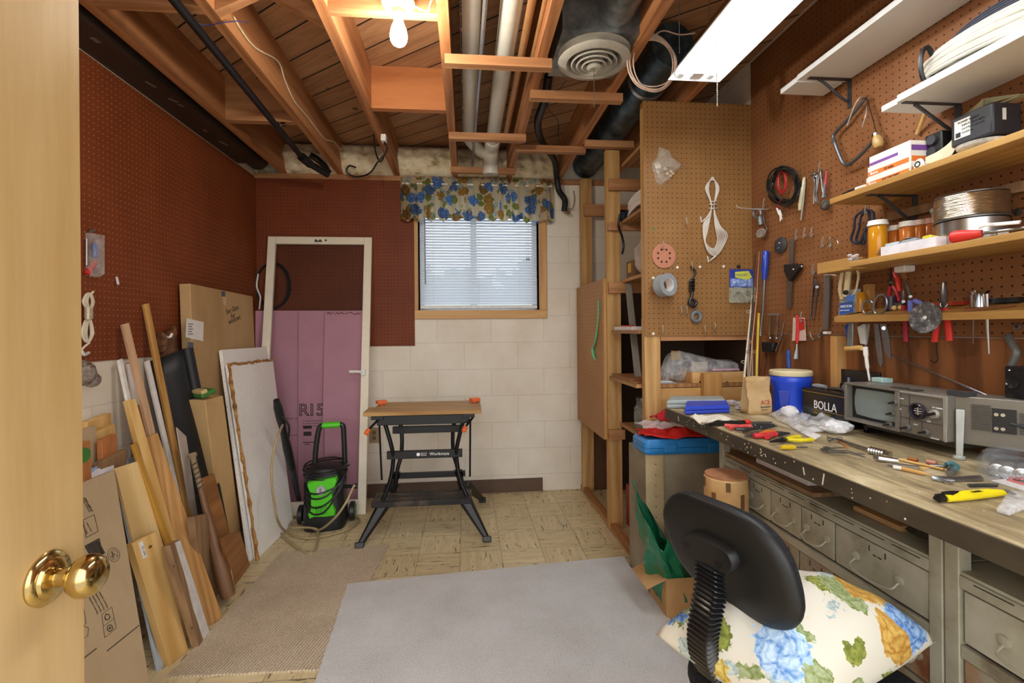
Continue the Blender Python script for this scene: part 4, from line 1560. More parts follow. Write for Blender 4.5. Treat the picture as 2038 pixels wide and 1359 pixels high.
ms, nt, bb = newmat('dark_insect_screen')
bb.inputs['Base Color'].default_value = srgb('#1b1512')
bb.inputs['Roughness'].default_value = 0.6
bb.inputs['Alpha'].default_value = 0.14
bar(0.053, Wd - 0.053, 0.09, Ht - 0.05, -0.016, -0.014).build('screen', ms, t, M=Mf)
l = onface(716, 741, Mf)
b = MB()
b.obox(Mf @ Matrix.Translation((Wd - 0.035, l.y, 0.012)), 0.03, 0.04, 0.024)
b.tube([Mf @ V((Wd - 0.04, l.y, 0.03)), Mf @ V((Wd - 0.07, l.y + 0.004, 0.035)), Mf @ V((Wd - 0.125, l.y + 0.004, 0.035))], 0.010, 8)
b.build('latch_handle', plain('white_plastic', '#e4e2dc', 0.4), t)
b = MB()
for dx in (-0.03, 0.0, 0.04):
    b.cyl(Mf @ V((Wd / 2 + dx, Ht - 0.028, 0)), Mf @ V((Wd / 2 + dx, Ht - 0.028, 0.004)), 0.007, n=10)
b.obox(Mf @ Matrix.Translation((Wd / 2 - 0.012, Ht - 0.036, 0.003)), 0.05, 0.008, 0.004)
b.build('bracket', plain('dark_steel', '#4b4540', 0.4, 0.6), t)

# 19 cable loops on the back wall
b = MB()
for k in range(3):
    c_ = pw(541 + 2 * k, 568, Y=3.612 + 0.006 * k)
    b.tube([c_ + V((0.112 * math.cos(a) * (1 + .02 * k), 0, 0.165 * math.sin(a))) for a in [2 * PI * i / 40 for i in range(40)]], 0.005, 6, True)
one(b, 'cable_coil', 'black cable coil hanging on the back pegboard behind the screen door', 'cable', M_black)
one(MB().tube(spline([pw(514, 545, Y=3.6), pw(511, 570, Y=3.6), pw(518, 590, Y=3.6), pw(517, 605, Y=3.6), pw(516, 616, Y=3.6)], 6), 0.006), 'white_cable', 'short white cable hanging in the back left corner', 'cable', plain('white_cable', '#d9d6d0', 0.4))

# ------------------------------------------------------------------ small things on the left pegboard
PX = XL + 0.006
def pk(px, py, dx=0.002):
    return pw(px, py, X=PX + dx)
t = thing('blister_pack', 'clear pack of blue and red tools hung by the door edge', 'pack', pk(185, 550))
b = MB()
c0_ = [pk(170, 463), pk(198, 468), pk(198, 545), pk(186, 552), pk(170, 548)]
b.loft([c0_, [p + V((0.02, 0, 0)) for p in c0_]])
b.build('shell', clear('clear_pack', (225, 222, 220), 0.1, 0.28), t)
b = MB()
b.tube([pk(188, 485, .012), pk(190, 500, .012), pk(189, 512, .012)], 0.010, 8)
b.build('blue_handle', plain('blue_plastic', '#2f55a8', 0.35), t)
b = MB()
b.tube([pk(189, 520, .012), pk(180, 535, .012), pk(172, 545, .012)], 0.011, 8, flat=0.6)
b.build('red_handle', plain('red_plastic', '#b82c24', 0.35), t)
b = MB()
b.tube([pk(173, 475, .012), pk(173, 528, .012)], 0.004, 8)
b.tube([pk(182, 455, .006), pk(178, 462, .02), pk(190, 458, .03)], 0.003, 8)
b.build('steel_rod', plain('bare_metal', '#9c9a94', 0.35, 0.8), t)
one(MB().cyl(pk(232, 552, 0.0), pk(235, 565, 0.02), 0.005, n=10), 'peg', 'single small pinkish peg stuck in the left pegboard', 'peg', M_paper)
b = MB()
M_twine = plain('cream_cord', '#d6cdb6', 0.7)
for k, (dx, w_) in enumerate(((0, 1), (2, .75), (-2, 1.2), (1, .5))):
    up_ = [pk(178 + dx, 615, .015), pk(176 - 7 * w_ + dx, 600, .02), pk(177 + dx, 584, .02), pk(180 + 5 * w_ + dx, 600, .02)]
    b.tube(spline(up_, 6, True), 0.0045, 6, True)
    dn = [pk(176 + dx, 634, .015), pk(174 - 7 * w_ + dx, 660, .02), pk(174 + dx, 680, .02), pk(176 + 9 * w_ + dx, 662, .02)]
    b.tube(spline(dn, 6, True), 0.0045, 6, True)
for k in range(7):
    z_ = 612 + 3.4 * k
    b.tube(spline([pk(170, z_, .01), pk(176, z_ + 1, .034), pk(183, z_, .01), pk(176, z_ - 1, 0.003)], 5, True), 0.0045, 6, True)
b.tube(spline([pk(186, 580, .02), pk(176, 590, .02), pk(168, 600, .02)], 6), 0.004, 6)
b.tube(spline([pk(178, 682, .02), pk(168, 690, .02), pk(160, 700, .02)], 6), 0.004, 6)
one(b, 'cord_hank', 'tied hank of cream cord hanging on the left pegboard by the door', 'cord', M_twine)
one(MB().tube(spline([pk(176, 702, .002), pk(168, 706, .03), pk(163, 700, .035)], 6), 0.006, 8), 'hook', 'white hook below the cord hank on the left pegboard', 'hook', M_white)
b = MB()
c_ = wp_(165, 742, XL + 0.06)
b.sph(c_, 0.045, (1, 0.8, 1.1), 12)
b.sph(c_ + V((0.01, 0.03, -0.03)), 0.03, (1, 1, 1), 10)
one(b, 'foil_lump', 'small crumpled dark lump hanging low by the door edge', 'lump', blotch('crumpled_dark', ['#3a2e2a', '#8d8278', '#54302a'], 40, 0.35, 4, 0.8, 60))
# carved wooden hook board
M_carv = blotch('carved_brown', ['#2d1d14', '#6b4730', '#8b6344'], 25, 0.5, 4, 0.6, 40)
t = thing('carved_plaque', 'carved dark wooden figure plaque with a white hook, behind the strips', 'plaque', pk(330, 715))
pts = [(313, 660), (319, 672), (327, 660), (335, 658), (341, 648), (343, 658), (338, 668), (340, 676), (344, 690), (346, 700), (343, 706), (338, 704), (336, 709), (330, 706), (324, 708), (318, 715), (313, 700), (316, 690), (312, 678)]
b = MB()
r0 = [pk(px, py, .004) for px, py in pts]
cen = sum(r0, V()) / len(r0)
b.loft([r0, [p + V((0.02, 0, 0)) for p in r0], [cen + (p - cen) * 0.8 + V((0.03, 0, 0)) for p in r0]])
b.build('figure', M_carv, t)
MB().tube(spline([pk(333, 671, .03), pk(339, 670, .05), pk(342, 664, .05)], 6), 0.006, 8).build('hook', M_white, t)
# ------------------------------------------------------------------ carpets
def carpet(name, label, pts, mat, h, seed):
    rr_ = random.Random(seed)
    n = len(pts)
    ring = []
    for i in range(n):
        a, c = pts[i], pts[(i + 1) % n]
        k = max(2, int((c - a).length / 0.02))
        for j in range(k):
            p = a.lerp(c, j / k)
            ring.append((p.x + rr_.uniform(-.003, .003), p.y + rr_.uniform(-.003, .003)))
    b_ = MB()
    b_.prism(ring, h)
    return one(b_, name, label, 'carpet', mat, M=Matrix.Translation((0, 0, 0.001)))


def mk_carpet(name, c1, c2, c3, sc, stripes=0.0):
    m_, nt, b_ = newmat(name)
    v = coords(nt, jitter=False)
    f = noise(nt, v, sc, 2, 0.7)
    l = noise(nt, v, 4, 5, 0.6)
    if stripes:
        o_ = sep(nt, coords(nt, rot=(0, 0, R(14)), jitter=False))
        w_ = math_(nt, 'MULTIPLY', math_(nt, 'SINE', math_(nt, 'MULTIPLY', o_[0], 2 * PI / 0.0125)), stripes)
        f = math_(nt, 'ADD', f, w_)
    a = math_(nt, 'ADD', math_(nt, 'MULTIPLY', f, 0.72), math_(nt, 'MULTIPLY', l, 0.28))
    nt.links.new(ramp(nt, a, [(0.3, srgb(c1)), (0.5, srgb(c2)), (0.68, srgb(c3))]), b_.inputs['Base Color'])
    b_.inputs['Roughness'].default_value = 1.0
    b_.inputs['Specular IOR Level'].default_value = 0.05
    bump(nt, b_, f, 0.9, 0.006)
    return m_


g0 = lambda px, py, z=0.012: pw(px, py, Z=z)
carpet('carpet_offcut', 'tan looped carpet offcut along the lumber, partly under the grey one', [g0(776, 1082, .008), g0(560, 1098, .008), g0(334, 1346, .008), g0(640, 1330, .008)], mk_carpet('tan_loop_carpet', '#a3927a', '#cdbb9f', '#ead9c0', 260, 0.12), 0.007, 1)
pl = [g0(692, 1162), g0(1240, 1107), g0(1345, 1248), g0(1490, 1440), g0(600, 1440)]
carpet('carpet_offcut', 'pale grey cut pile carpet offcut in the middle of the floor', pl, mk_carpet('grey_carpet', '#b4b2ae', '#d9d8d6', '#ebeae9', 240), 0.014, 2)

# ------------------------------------------------------------------ pressure washer
s0 = pw(648, 1046, Z=0.0)
fwd = (EYE - s0)
fwd.z = 0
Mw = frame(s0, V((1, 0.10, 0)), z=(0, 0, 1))
K = 1 / 1215.0
def lw(cx, cy, y=0.0):
    return Mw @ V(((cx - 490) * K, y, (1085 - cy) * K))
M_wb = plain('washer_black', '#1d1e20', 0.4)
M_wg = plain('bright_green', '#55cc22', 0.35, 0, 0.5, 0.04)
t = thing('pressure_washer', 'bright green and black upright pressure washer by the screen door', 'pressure washer', None, M=Mw)
b = MB()
sec = [(0.0, 0.125, 0.115), (0.03, 0.132, 0.12), (0.12, 0.126, 0.115), (0.25, 0.122, 0.105), (0.33, 0.122, 0.10), (0.375, 0.105, 0.085), (0.395, 0.06, 0.05)]
rings = []
for z_, hx_, hy_ in sec:
    rings.append([Mw @ V((hx_ * math.copysign(abs(math.cos(a)) ** 0.55, math.cos(a)), 0.02 + hy_ * math.copysign(abs(math.sin(a)) ** 0.55, math.sin(a)), z_)) for a in [2 * PI * i / 28 for i in range(28)]])
b.loft(rings)
b.build('body', M_wb, t, M=Mw)
pts = [(388, 705), (440, 690), (520, 682), (595, 675), (600, 700), (585, 745), (566, 790), (566, 880), (586, 930), (580, 968), (520, 972), (430, 965), (400, 976), (388, 945), (408, 905), (410, 800), (385, 725)]
b = MB()
yo2 = -0.098
b.loft([[lw(cx, cy, -0.06) for cx, cy in pts], [lw(cx, cy, yo2 - 0.004) for cx, cy in pts], [lw(490 + (cx - 490) * .93, 830 + (cy - 830) * .95, yo2 - 0.014) for cx, cy in pts]])
fp = b.build('front_panel', M_wg, t)
b = MB()
for i in range(6):
    for j in range(5):
        b.cyl(lw(450 + 14 * i, 885 + 13 * j, yo2 - 0.0135), lw(450 + 14 * i, 885 + 13 * j, yo2 - 0.0155), 0.0032, n=8)
b.build('vent_dots', M_wb, fp)
d0 = lw(483, 768, yo2 - 0.012)
yv = (Mw.to_3x3() @ V((0, -1, 0)))
MB().lathe([(0.001, 0.012), (0.026, 0.012), (0.031, 0.004), (0.031, 0.0), (0.001, 0.0)], d0, yv, 28).build('dial', plain('silver_plastic', '#c3c6c8', 0.3, 0.3), fp)
b = MB()
b.obox(Matrix.Translation(d0 + yv * 0.016) @ Mw.to_3x3().to_4x4(), 0.009, 0.008, 0.034)
b.build('dial_grip', plain('grey_plastic', '#7d8084', 0.35), fp)
text('pressure', 0.012, Mw @ Matrix.Translation(((455 - 490) * K, yo2 - 0.0150, (1085 - 948) * K)) @ Matrix.Rotation(R(90), 4, 'X'), M_wb, fp, 'lettering')
b = MB()
b.tube(spline([lw(402, 640, .05), lw(410, 520, .05), lw(425, 400, .05), lw(440, 335, .05), lw(462, 318, .05)], 6), 0.0165, 12)
b.build('handle_post', M_wb, t)
b = MB()
b.tube(spline([lw(628, 640, .05), lw(626, 520, .05), lw(622, 400, .05), lw(618, 335, .05), lw(600, 315, .05)], 6), 0.0165, 12)
b.build('handle_post', M_wb, t)
MB().tube([lw(455, 320, .05), lw(525, 318, .05), lw(605, 316, .05)], 0.017, 12).build('handle_bar', M_wb, t)
MB().tube([lw(462, 320, .05), lw(525, 317, .05), lw(595, 317, .05)], 0.0195, 12).build('grip', M_wg, t)
rr = random.Random(12)
for k in range(7):
    z_ = 615 + 11 * k
    ring_ = []
    for i in range(36):
        a = 2 * PI * i / 36
        ring_.append(Mw @ V(((0.128 + 0.005 * math.sin(k * 2.1)) * math.cos(a), 0.02 + (0.125 + 0.004 * math.cos(k)) * math.sin(a), (1085 - z_) * K + 0.010 * math.sin(a + k) + rr.uniform(-.002, .002))))
    MB().tube(ring_, 0.0052, 6, True).build('power_cord', M_black, t)
for sag, z1_, z2_ in ((60, 700, 760), (75, 690, 790), (110, 740, 840), (130, 720, 880)):
    MB().tube(spline([lw(352, z2_ - 40, -.04), lw(370, z2_, -.10), lw(440, z2_ + sag * .45, -.124), lw(530, z2_ + sag * .2, -.124), lw(620, z1_ + 30, -.10), lw(655, z1_ - 40, -.05)], 8), 0.0052, 6).build('power_cord', M_black, t)
MB().tube(spline([lw(600, 630, -.09), lw(650, 610, -.1), lw(690, 590, -.1), lw(640, 615, -.1)], 6), 0.005, 6).build('power_cord', M_black, t)
for sx in (-1, 1):
    cxw = 0.158 * sx
    zc_ = 0.062
    c_ = Mw @ V((cxw, 0.06, zc_))
    axv = Mw.to_3x3() @ V((sx, 0, 0))
    wh = MB().lathe([(0.001, -0.018), (0.05, -0.018), (0.06, -0.012), (0.06, 0.012), (0.05, 0.018), (0.046, 0.018), (0.044, 0.01), (0.001, 0.01)], c_, axv, 32).build('wheel', M_wb, t)
    b = MB()
    b.lathe([(0.001, 0.008), (0.018, 0.012), (0.018, 0.016), (0.001, 0.018)], c_, axv, 20)
    for k in range(5):
        a = 2 * PI * k / 5
        p_ = c_ + axv * 0.013 + (Mw.to_3x3() @ V((0, math.cos(a), math.sin(a)))) * 0.028
        b.obox(frame(p_, axv, z=(Mw.to_3x3() @ V((0, math.cos(a), math.sin(a))))), 0.006, 0.012, 0.034)
    b.lathe([(0.040, 0.010), (0.046, 0.012), (0.046, 0.017), (0.040, 0.017)], c_, axv, 32, False)
    b.build('hub', M_wg, wh)
b = MB()
b.cyl(lw(640, 780, -.03), lw(715, 775, -.05), 0.012, n=12)
b.cyl(lw(700, 775, -.05), lw(735, 775, -.05), 0.017, n=12)
b.build('outlet_connector', M_wb, t)

# spray wand
t = thing('spray_wand', 'black spray gun and lance standing against the ceiling tile', 'spray gun', pw(600, 1018, Z=0.0))
pa, pb = pw(600, 1016, Z=0.004), pw(550, 796, Y=2.95)
u_ = pa - pb
b = MB()
b.tube([pb, pb + u_ * 0.06, pb + u_ * 0.15, pb + u_ * 0.26], [0.017, 0.026, 0.026, 0.018], 12)
b.build('gun_handle', M_wb, t)
b = MB()
b.tube([pb + u_ * 0.24, pb + u_ * 0.4, pb + u_ * 0.58], [0.019, 0.026, 0.024], 12)
b.build('gun_barrel', M_wb, t)
b = MB()
b.tube([pb + u_ * 0.56, pb + u_ * 0.8, pb + u_ * 0.9, pb + u_], [0.022, 0.016, 0.014, 0.012], 12)
b.build('lance', plain('dark_grey_plastic', '#33353a', 0.4), t)
b = MB()
b.tube(spline([pb + u_ * 0.12 + V((0.02, -0.02, 0)), pb + u_ * 0.2 + V((0.05, -0.03, 0)), pb + u_ * 0.30 + V((0.03, -0.02, 0))], 5), 0.006, 8)
b.build('trigger', M_black, t)
# hose
def lh(cx, cy, y=None, z=0.011):
    px, py = 520 + cx / 3.8818, 770 + cy / 3.8818
    return pw(px, py, Y=y) if y is not None else pw(px, py, Z=z)
hp = [lh(165, 295, 2.86), lh(140, 350, 2.74), lh(105, 450, 2.68), lh(80, 620, 2.66), lh(85, 780, 2.66), lh(105, 920, 2.68), lh(130, 1040, 2.72), lh(180, 1110, z=.02), lh(270, 1155), lh(400, 1168), lh(560, 1135), lh(690, 1090), lh(752, 1035), lh(735, 1005), lh(640, 1000, z=.02), lh(480, 1005, z=.012), lh(300, 1000), lh(180, 1012), lh(125, 1060), lh(150, 1130), lh(230, 1205), lh(330, 1272), lh(400, 1280), lh(430, 1215), lh(440, 1130, z=.02), lh(420, 1095, z=.04), lh(330, 1085, z=.03), lh(240, 1090, z=.025), lh(215, 1070, z=.025), lh(260, 1030, z=.03), lh(350, 1055, z=.03), lh(440, 1105, z=.04), lh(560, 1020, 2.82), lh(650, 900, 2.80), lh(720, 755, 2.86)]
one(MB().tube(spline(hp, 8), 0.0068, 8), 'pressure_hose', 'tan pressure hose looping over the floor round the green washer', 'hose', plain('tan_hose', '#a3906a', 0.4))

# ------------------------------------------------------------------ folding work bench
M_bs = plain('black_steel', '#0d0d0f', 0.38, 0.0, 0.4)
M_or = plain('orange_plastic', '#e8703a', 0.4)
X0, X1, Y0, Y1, ZT = -0.592, 0.085, 2.80, 3.17, 0.775
t = thing('folding_workbench', 'black folding workbench with wooden clamping top and orange pegs', 'workbench', (-0.25, 3.0, 0.0))
M_jaw = wood('jaw_ply', '#c39a62', '#8d6534', 'x', 1.3, 0.5, 1.0)
MB().box(X0, X1, Y0, Y0 + 0.175, ZT - 0.025, ZT).build('clamping_jaw', M_jaw, t, bev=0.002)
MB().box(X0 + 0.035, X1, Y0 + 0.185, Y1, ZT - 0.025, ZT).build('clamping_jaw', M_jaw, t, bev=0.002)
for x_, y_ in ((X0 + 0.06, Y0 + 0.25), (X1 - 0.035, Y0 + 0.26)):
    b = MB()
    b.cyl((x_, y_, ZT - 0.01), (x_, y_, ZT + 0.012), 0.012, n=12)
    b.obox(Matrix.Translation((x_, y_, ZT + 0.02)) @ Matrix.Rotation(R(30), 4, 'Z'), 0.06, 0.045, 0.022)
    b.build('clamp_peg', M_or, t, bev=0.003)
MB().box(X0 + 0.07, X1 - 0.07, Y0 + 0.03, Y0 + 0.06, ZT - 0.085, ZT - 0.03).build('crossbar', M_bs, t, bev=0.003)
for x_ in (X0 + 0.075, X1 - 0.075):
    MB().box(x_ - 0.035, x_ + 0.035, Y0 + 0.02, Y1 - 0.02, ZT - 0.05, ZT - 0.026).build('jaw_bracket', M_bs, t, bev=0.002)
for x_, sg in ((X0 + 0.03, -1), (X1 - 0.10, -1)):
    MB().cyl((x_ + 0.05, Y0 + 0.03, ZT - 0.05), (x_ + 0.0, Y0 - 0.03, ZT - 0.10), 0.007, n=8).build('crank_arm', M_bs, t)
    MB().lathe([(0.008, 0), (0.013, 0.0), (0.014, 0.03), (0.011, 0.034), (0.008, 0.03)], (x_ + 0.003, Y0 - 0.025, ZT - 0.098), (-0.2, -1, -0.5), 16).build('crank_knob', M_or, t)
yf, yr = 2.88, 3.10
for sx, xs in ((1, X0 + 0.10), (-1, X1 - 0.10)):
    fr = [(xs - 0.0 * sx, yf, ZT - 0.05), (xs + 0.045 * sx, yf + 0.01, 0.55), (xs + 0.05 * sx, yf + 0.03, 0.46), (xs + 0.03 * sx, yf + 0.03, 0.34), (xs - 0.015 * sx, yf + 0.02, 0.225)]
    MB().tube(spline(fr, 6), 0.0125, 10).build('frame_tube', M_bs, t)
    re = [(xs + 0.05 * sx, yr, ZT - 0.05), (xs + 0.075 * sx, yr, 0.60), (xs + 0.075 * sx, yr - 0.01, 0.46), (xs + 0.05 * sx, yr - 0.02, 0.36), (xs + 0.03 * sx, yr - 0.01, 0.22)]
    MB().tube(spline(re, 6), 0.0125, 10).build('frame_tube', M_bs, t)
    MB().cyl((xs - 0.035 * sx, yf + 0.06, ZT - 0.08), (xs - 0.03 * sx, yf + 0.10, 0.33), 0.006, n=8).build('stay_rod', M_bs, t)
    for y_, fy_, fx in ((yf, 2.80, -0.125), (yr + 0.02, 3.44, -0.12)):
        top_ = V((xs + 0.01 * sx, y_, 0.235))
        ft_ = V((xs + (fx - (0.0)) * sx, fy_, 0.016))
        ax_ = (ft_ - top_)
        b = MB()
        sx_ = V((1, 0, 0))
        nrm = ax_.cross(sx_).normalized()
        a0 = [top_ + sx_ * (w_ * 0.048) + nrm * (h_ * 0.018) for w_, h_ in ((-1, -1), (1, -1), (0.55, 1), (-0.55, 1))]
        a1_ = [ft_ + sx_ * (w_ * 0.020) + nrm * (h_ * 0.012) for w_, h_ in ((-1, -1), (1, -1), (0.55, 1), (-0.55, 1))]
        b.loft([a0, a1_])
        leg = b.build('leg', M_bs, t, bev=0.003)
        b = MB()
        b.obox(frame(ft_ - V((0, 0, 0.0)), sx_, z=-ax_), 0.05, 0.036, 0.032)
        b.build('rubber_foot', M_black, leg, bev=0.004)
MB().box(X0 + 0.03, X1 - 0.06, 2.85, 3.03, 0.205, 0.238).build('step', blotch('worn_black_step', ['#1b1b1c', '#2b2a29', '#6a5a48'], 14, 0.5, 6, 0.3, 60, (0.4, 2, 1)), t, bev=0.004)
b = MB()
for i in range(7):
    b.box(-0.32 + 0.024 * i, -0.31 + 0.024 * i, 2.86, 3.02, 0.2385, 0.241)
b.build('step_ribs', M_bs, t)
MB().box(X0 + 0.12, X1 - 0.12, yr - 0.012, yr + 0.012, 0.585, 0.63).build('crossbar', M_bs, t, bev=0.003)
fb = MB().box(X0 + 0.115, X1 - 0.115, yf + 0.012, yf + 0.036, 0.475, 0.522).build('crossbar', M_bs, t, bev=0.003)
MB().box(X0 + 0.10, X1 - 0.10, yr - 0.02, yr + 0.004, 0.30, 0.335).build('crossbar', M_bs, t, bev=0.003)
Mt = Matrix.Translation((-0.225, yf + 0.0115, 0.492)) @ Matrix.Rotation(R(90), 4, 'X')
M_wt = plain('white_print', '#f0f0f0', 0.5)
text('Workmate', 0.026, Mt, M_wt, fb, 'lettering')
text('Black &', 0.0115, Mt @ Matrix.Translation((-0.052, 0.010, 0)), M_wt, fb, 'lettering')
text('Decker', 0.0115, Mt @ Matrix.Translation((-0.052, -0.001, 0)), M_wt, fb, 'lettering')
MB().cyl(Mt @ V((-0.067, 0.008, -0.001)), Mt @ V((-0.067, 0.008, 0.0005)), 0.0105, n=20).build('emblem', M_wt, fb)
for sx, xs in ((1, X0 + 0.12), (-1, X1 - 0.12)):
    b = MB()
    b.prism([(0, 0), (0.05 * sx, 0), (0.02 * sx, -0.11), (-0.02 * sx, -0.14)], 0.012, Matrix(((1, 0, 0, xs), (0, 0, 1, yr - 0.02), (0, 1, 0, 0.345), (0, 0, 0, 1))))
    b.build('hinge_plate', M_bs, t)
# ------------------------------------------------------------------ storage shelves between partition and back wall
M_stud = M_firz
def stud(name, label, px, Y, z0, z1, w_=0.089, d_=0.038, mat=None, px1=None):
    x = pw(px, 600, Y=Y).x
    return one(MB().box(x, x + w_, Y, Y + d_, z0, z1), name, label, 'post', mat or M_stud, 'posts of the storage shelves', bev=0.002)
stud('wood_post', 'wooden post of the storage shelves against the back wall', 1157, 3.56, 0.001, ZJ - 0.002)
stud('wood_post', 'wooden post in the middle of the storage shelves, edge of pegboard door before it', 1208, 2.88, 0.001, ZJ - 0.044)
pxl, pxr = pw(1282, 600, Y=YP + 0.007).x, pw(1315, 740, Y=YP + 0.007).x
one(MB().box(pxl, pxr, YP + 0.0065, YP + 0.046, 0.655, ZJ - 0.002), 'wood_post', 'knotty post below the left edge of the tan pegboard partition', 'post', M_stud, 'posts of the storage shelves', bev=0.002)
one(MB().box(pxr + 0.002, XR - 0.002, YP + 0.007, YP + 0.045, zp0 - 0.025, zp0 + 0.06), 'wood_rail', 'wooden rail right under the tan pegboard partition', 'rail', M_firx, bev=0.002)
one(MB().box(0.875, 0.915, YP + 0.10, YB - 0.002, 0.001, 0.04), 'floor_plate', 'wooden floor plate running along the foot of the storage shelves', 'plate', wood('fir_plate', '#b98452', '#84522c', 'y', 1.2), bev=0.002)
# ledgers across the posts
for lab, pxa, ya, yb_, Y in (('short rail near the top of the middle shelf post', 1213, 355, 378, 2.85), ('rounded rail under the wire bundle on the middle shelf post', 1211, 441, 458, 2.85),
                             ('rail at mid height on the middle shelf post, bent nails in it', 1212, 561, 583, 2.85), ('rail near the top of the back wall shelf post', 1163, 406, 429, 3.53)):
    a, c = pw(pxa, yb_, Y=Y), pw(pxa, ya, Y=Y)
    one(MB().box(a.x, 1.46, Y, Y + 0.028, a.z, c.z), 'shelf_rail', lab, 'rail', M_firx, 'rails of the storage shelves', bev=0.003)
a, c = pw(1213, 876, Y=2.85), pw(1245, 855, Y=2.85)
one(MB().box(a.x, c.x, 2.853, 2.878, a.z, c.z), 'wood_block', 'small nailed wooden block low on the middle shelf post', 'block', M_firx, bev=0.002)
M_shelfw = wood('shelf_board', '#b98a58', '#7f5530', 'y', 1.0)
zA = pw(1240, 438, X=0.955).z
zB = pw(1240, 556, X=0.955).z
zD = 0.952
def shelf(label, z, x0, y0, y1, th=0.019, mat=M_shelfw):
    return one(MB().box(x0, 1.47, y0, y1, z - th, z), 'storage_shelf', label, 'shelf', mat, 'boards of the storage shelves', bev=0.001)
shelf('upper storage shelf carrying the white wire bundle', zA, 0.955, 2.385, 2.845)
shelf('storage shelf carrying the crumpled bag and white tub', zB, 0.955, 2.385, 2.845)
shelf('narrow storage shelf at eye level with papers and a white box', pw(1216, 657, Y=2.83).z, 0.885, 2.385, 2.845)
shelf('long low storage shelf seen left and right of the knotty post', zD, 0.868, 2.385, 2.845)
zU = pw(1245, 318, X=0.955).z
shelf('topmost storage shelf under the dark round duct', zU, 0.955, 2.385, 2.845)
one(MB().box(pxr + 0.004, 1.468, 2.379, 2.384, 0.70, 0.93), 'apron_board', 'pale board under the low shelf right of the knotty post', 'board', M_pinex)
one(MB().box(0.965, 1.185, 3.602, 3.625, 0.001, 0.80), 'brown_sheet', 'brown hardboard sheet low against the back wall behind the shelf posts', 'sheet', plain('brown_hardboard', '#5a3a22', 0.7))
one(MB().prism([(1.04, 2.842), (1.04, 2.83), (1.4665, 2.83), (1.4665, 2.39), (1.474, 2.39), (1.474, 2.842)], 0.265, Matrix.Translation((0, 0, 0.96))), 'shade_sheet', 'added dark sheet standing in for shade at the back of the low shelf', 'sheet', plain('shade_brown', '#3a2718', 0.7))  # added sheet, coloured dark so the opening behind the bag looks shaded
one(MB().box(1.19, 1.465, 3.595, 3.625, 0.001, 1.52), 'shade_back_panel', 'added dark brown panel standing in for shade behind the storage shelves', 'panel', plain('shade_brown', '#3a2718', 0.7))  # shade among the shelves, drawn as an added dark panel
# pegboard door panel on the left of the posts
M_pegD = pegmat('pegboard_door', '#b58350', '#a2713e', (1, 2), '#4a2c16', 0.5)
z0_, z1_ = 0.552, 1.553
xd = 0.858
t = thing('pegboard_door', 'tan pegboard panel with wooden edge hung beside the storage shelves', 'pegboard', (xd, 3.2, z0_))
MB().box(xd - 0.012, xd - 0.006, 2.90, 3.60, z0_, z1_).build('sheet', M_pegD, t)
b = MB()
b.box(xd - 0.0055, xd + 0.012, 2.90, 2.93, z0_, z1_)
b.build('edge_strip', M_firz, t)
b = MB()
b.box(xd - 0.0055, xd + 0.012, 3.57, 3.60, z0_, z1_)
b.build('edge_strip', M_firz, t)
b = MB()
g_ = [pw(1191, 597, X=xd - 0.02), pw(1191, 625, X=xd - 0.02), pw(1189, 650, X=xd - 0.02), pw(1185, 680, X=xd - 0.02), pw(1180, 692, X=xd - 0.02), pw(1181, 705, X=xd - 0.02), pw(1184, 714, X=xd - 0.02)]
b.tube(spline(g_, 6), [0.007] * 14 + [0.010] * 9 + [0.014] * 14, 8, flat=0.4)
one(b, 'green_brush', 'mint green long handled brush hanging on the pegboard door', 'brush', plain('mint_green', '#6fd0a4', 0.45))
# things on the storage shelves
b = MB()
rr = random.Random(8)
for k in range(10):
    o_ = V((0.98 + 0.012 * rr.random(), 2.60 + 0.03 * rr.random(), zA + 0.012 + 0.008 * k))
    b.tube(spline([o_ + V((0.0, 0.18, 0)), o_ + V((-0.005, 0.05, 0.03)), o_ + V((0.0, -0.12, 0.025)), o_ + V((0.05, -0.2, 0.01)), o_ + V((0.12, -0.05, 0.0)), o_ + V((0.09, 0.15, 0))], 6, True), 0.005, 6, True)
one(b, 'wire_bundle', 'bundle of white wire lying on the upper storage shelf', 'wire', plain('white_wire', '#ded8d2', 0.45))
b = MB()
q = pw(1236, 408, X=0.99)
b.sph(V((q.x + 0.02, q.y + 0.02, zA + 0.055)), 0.055, (1, 1, 0.9), 12)
one(b, 'dark_coil', 'dark blue coil of cord beside the white wire bundle', 'cord', blotch('navy_coil', ['#12141c', '#2b3142', '#5b6478'], 60, 0.4, 3, 0.6, 80))
b = MB()
def crumple(c, sx, sy, sz, seed, n=22, amp=0.22):
    r_ = random.Random(seed)
    ph = [r_.uniform(0, 6.28) for _ in range(12)]
    bm_ = MB()
    rings = []
    for k in range(n // 2 + 1):
        a = -PI / 2 + PI * k / (n // 2)
        ring_ = []
        for i in range(n):
            t_ = 2 * PI * i / n
            w_ = 1 + amp * (math.sin(3 * t_ + ph[0] + 2 * a) * 0.5 + math.sin(5 * t_ + ph[1] - 3 * a) * 0.35 + math.sin(7 * a + ph[2] + t_) * 0.35 + math.sin(9 * t_ + 4 * a + ph[3]) * .25)
            cr = max(math.cos(a), 0.02)
            ring_.append(V(c) + V((sx * w_ * cr * math.cos(t_), sy * w_ * cr * math.sin(t_), sz * (1 + math.sin(a) * (1 if a > 0 else 1)) * (1 + 0.3 * (w_ - 1)))))
        rings.append(ring_)
    bm_.loft(rings)
    return bm_
one(crumple((1.02, 2.62, zB + 0.001), 0.055, 0.11, 0.11, 3), 'crumpled_bag', 'crumpled grey paper bag on the shelf below the wire bundle', 'bag', blotch('grey_paper', ['#8a8078', '#b4a9a0', '#d2c8c0'], 6, 0.8, 4, 0.4, 30))
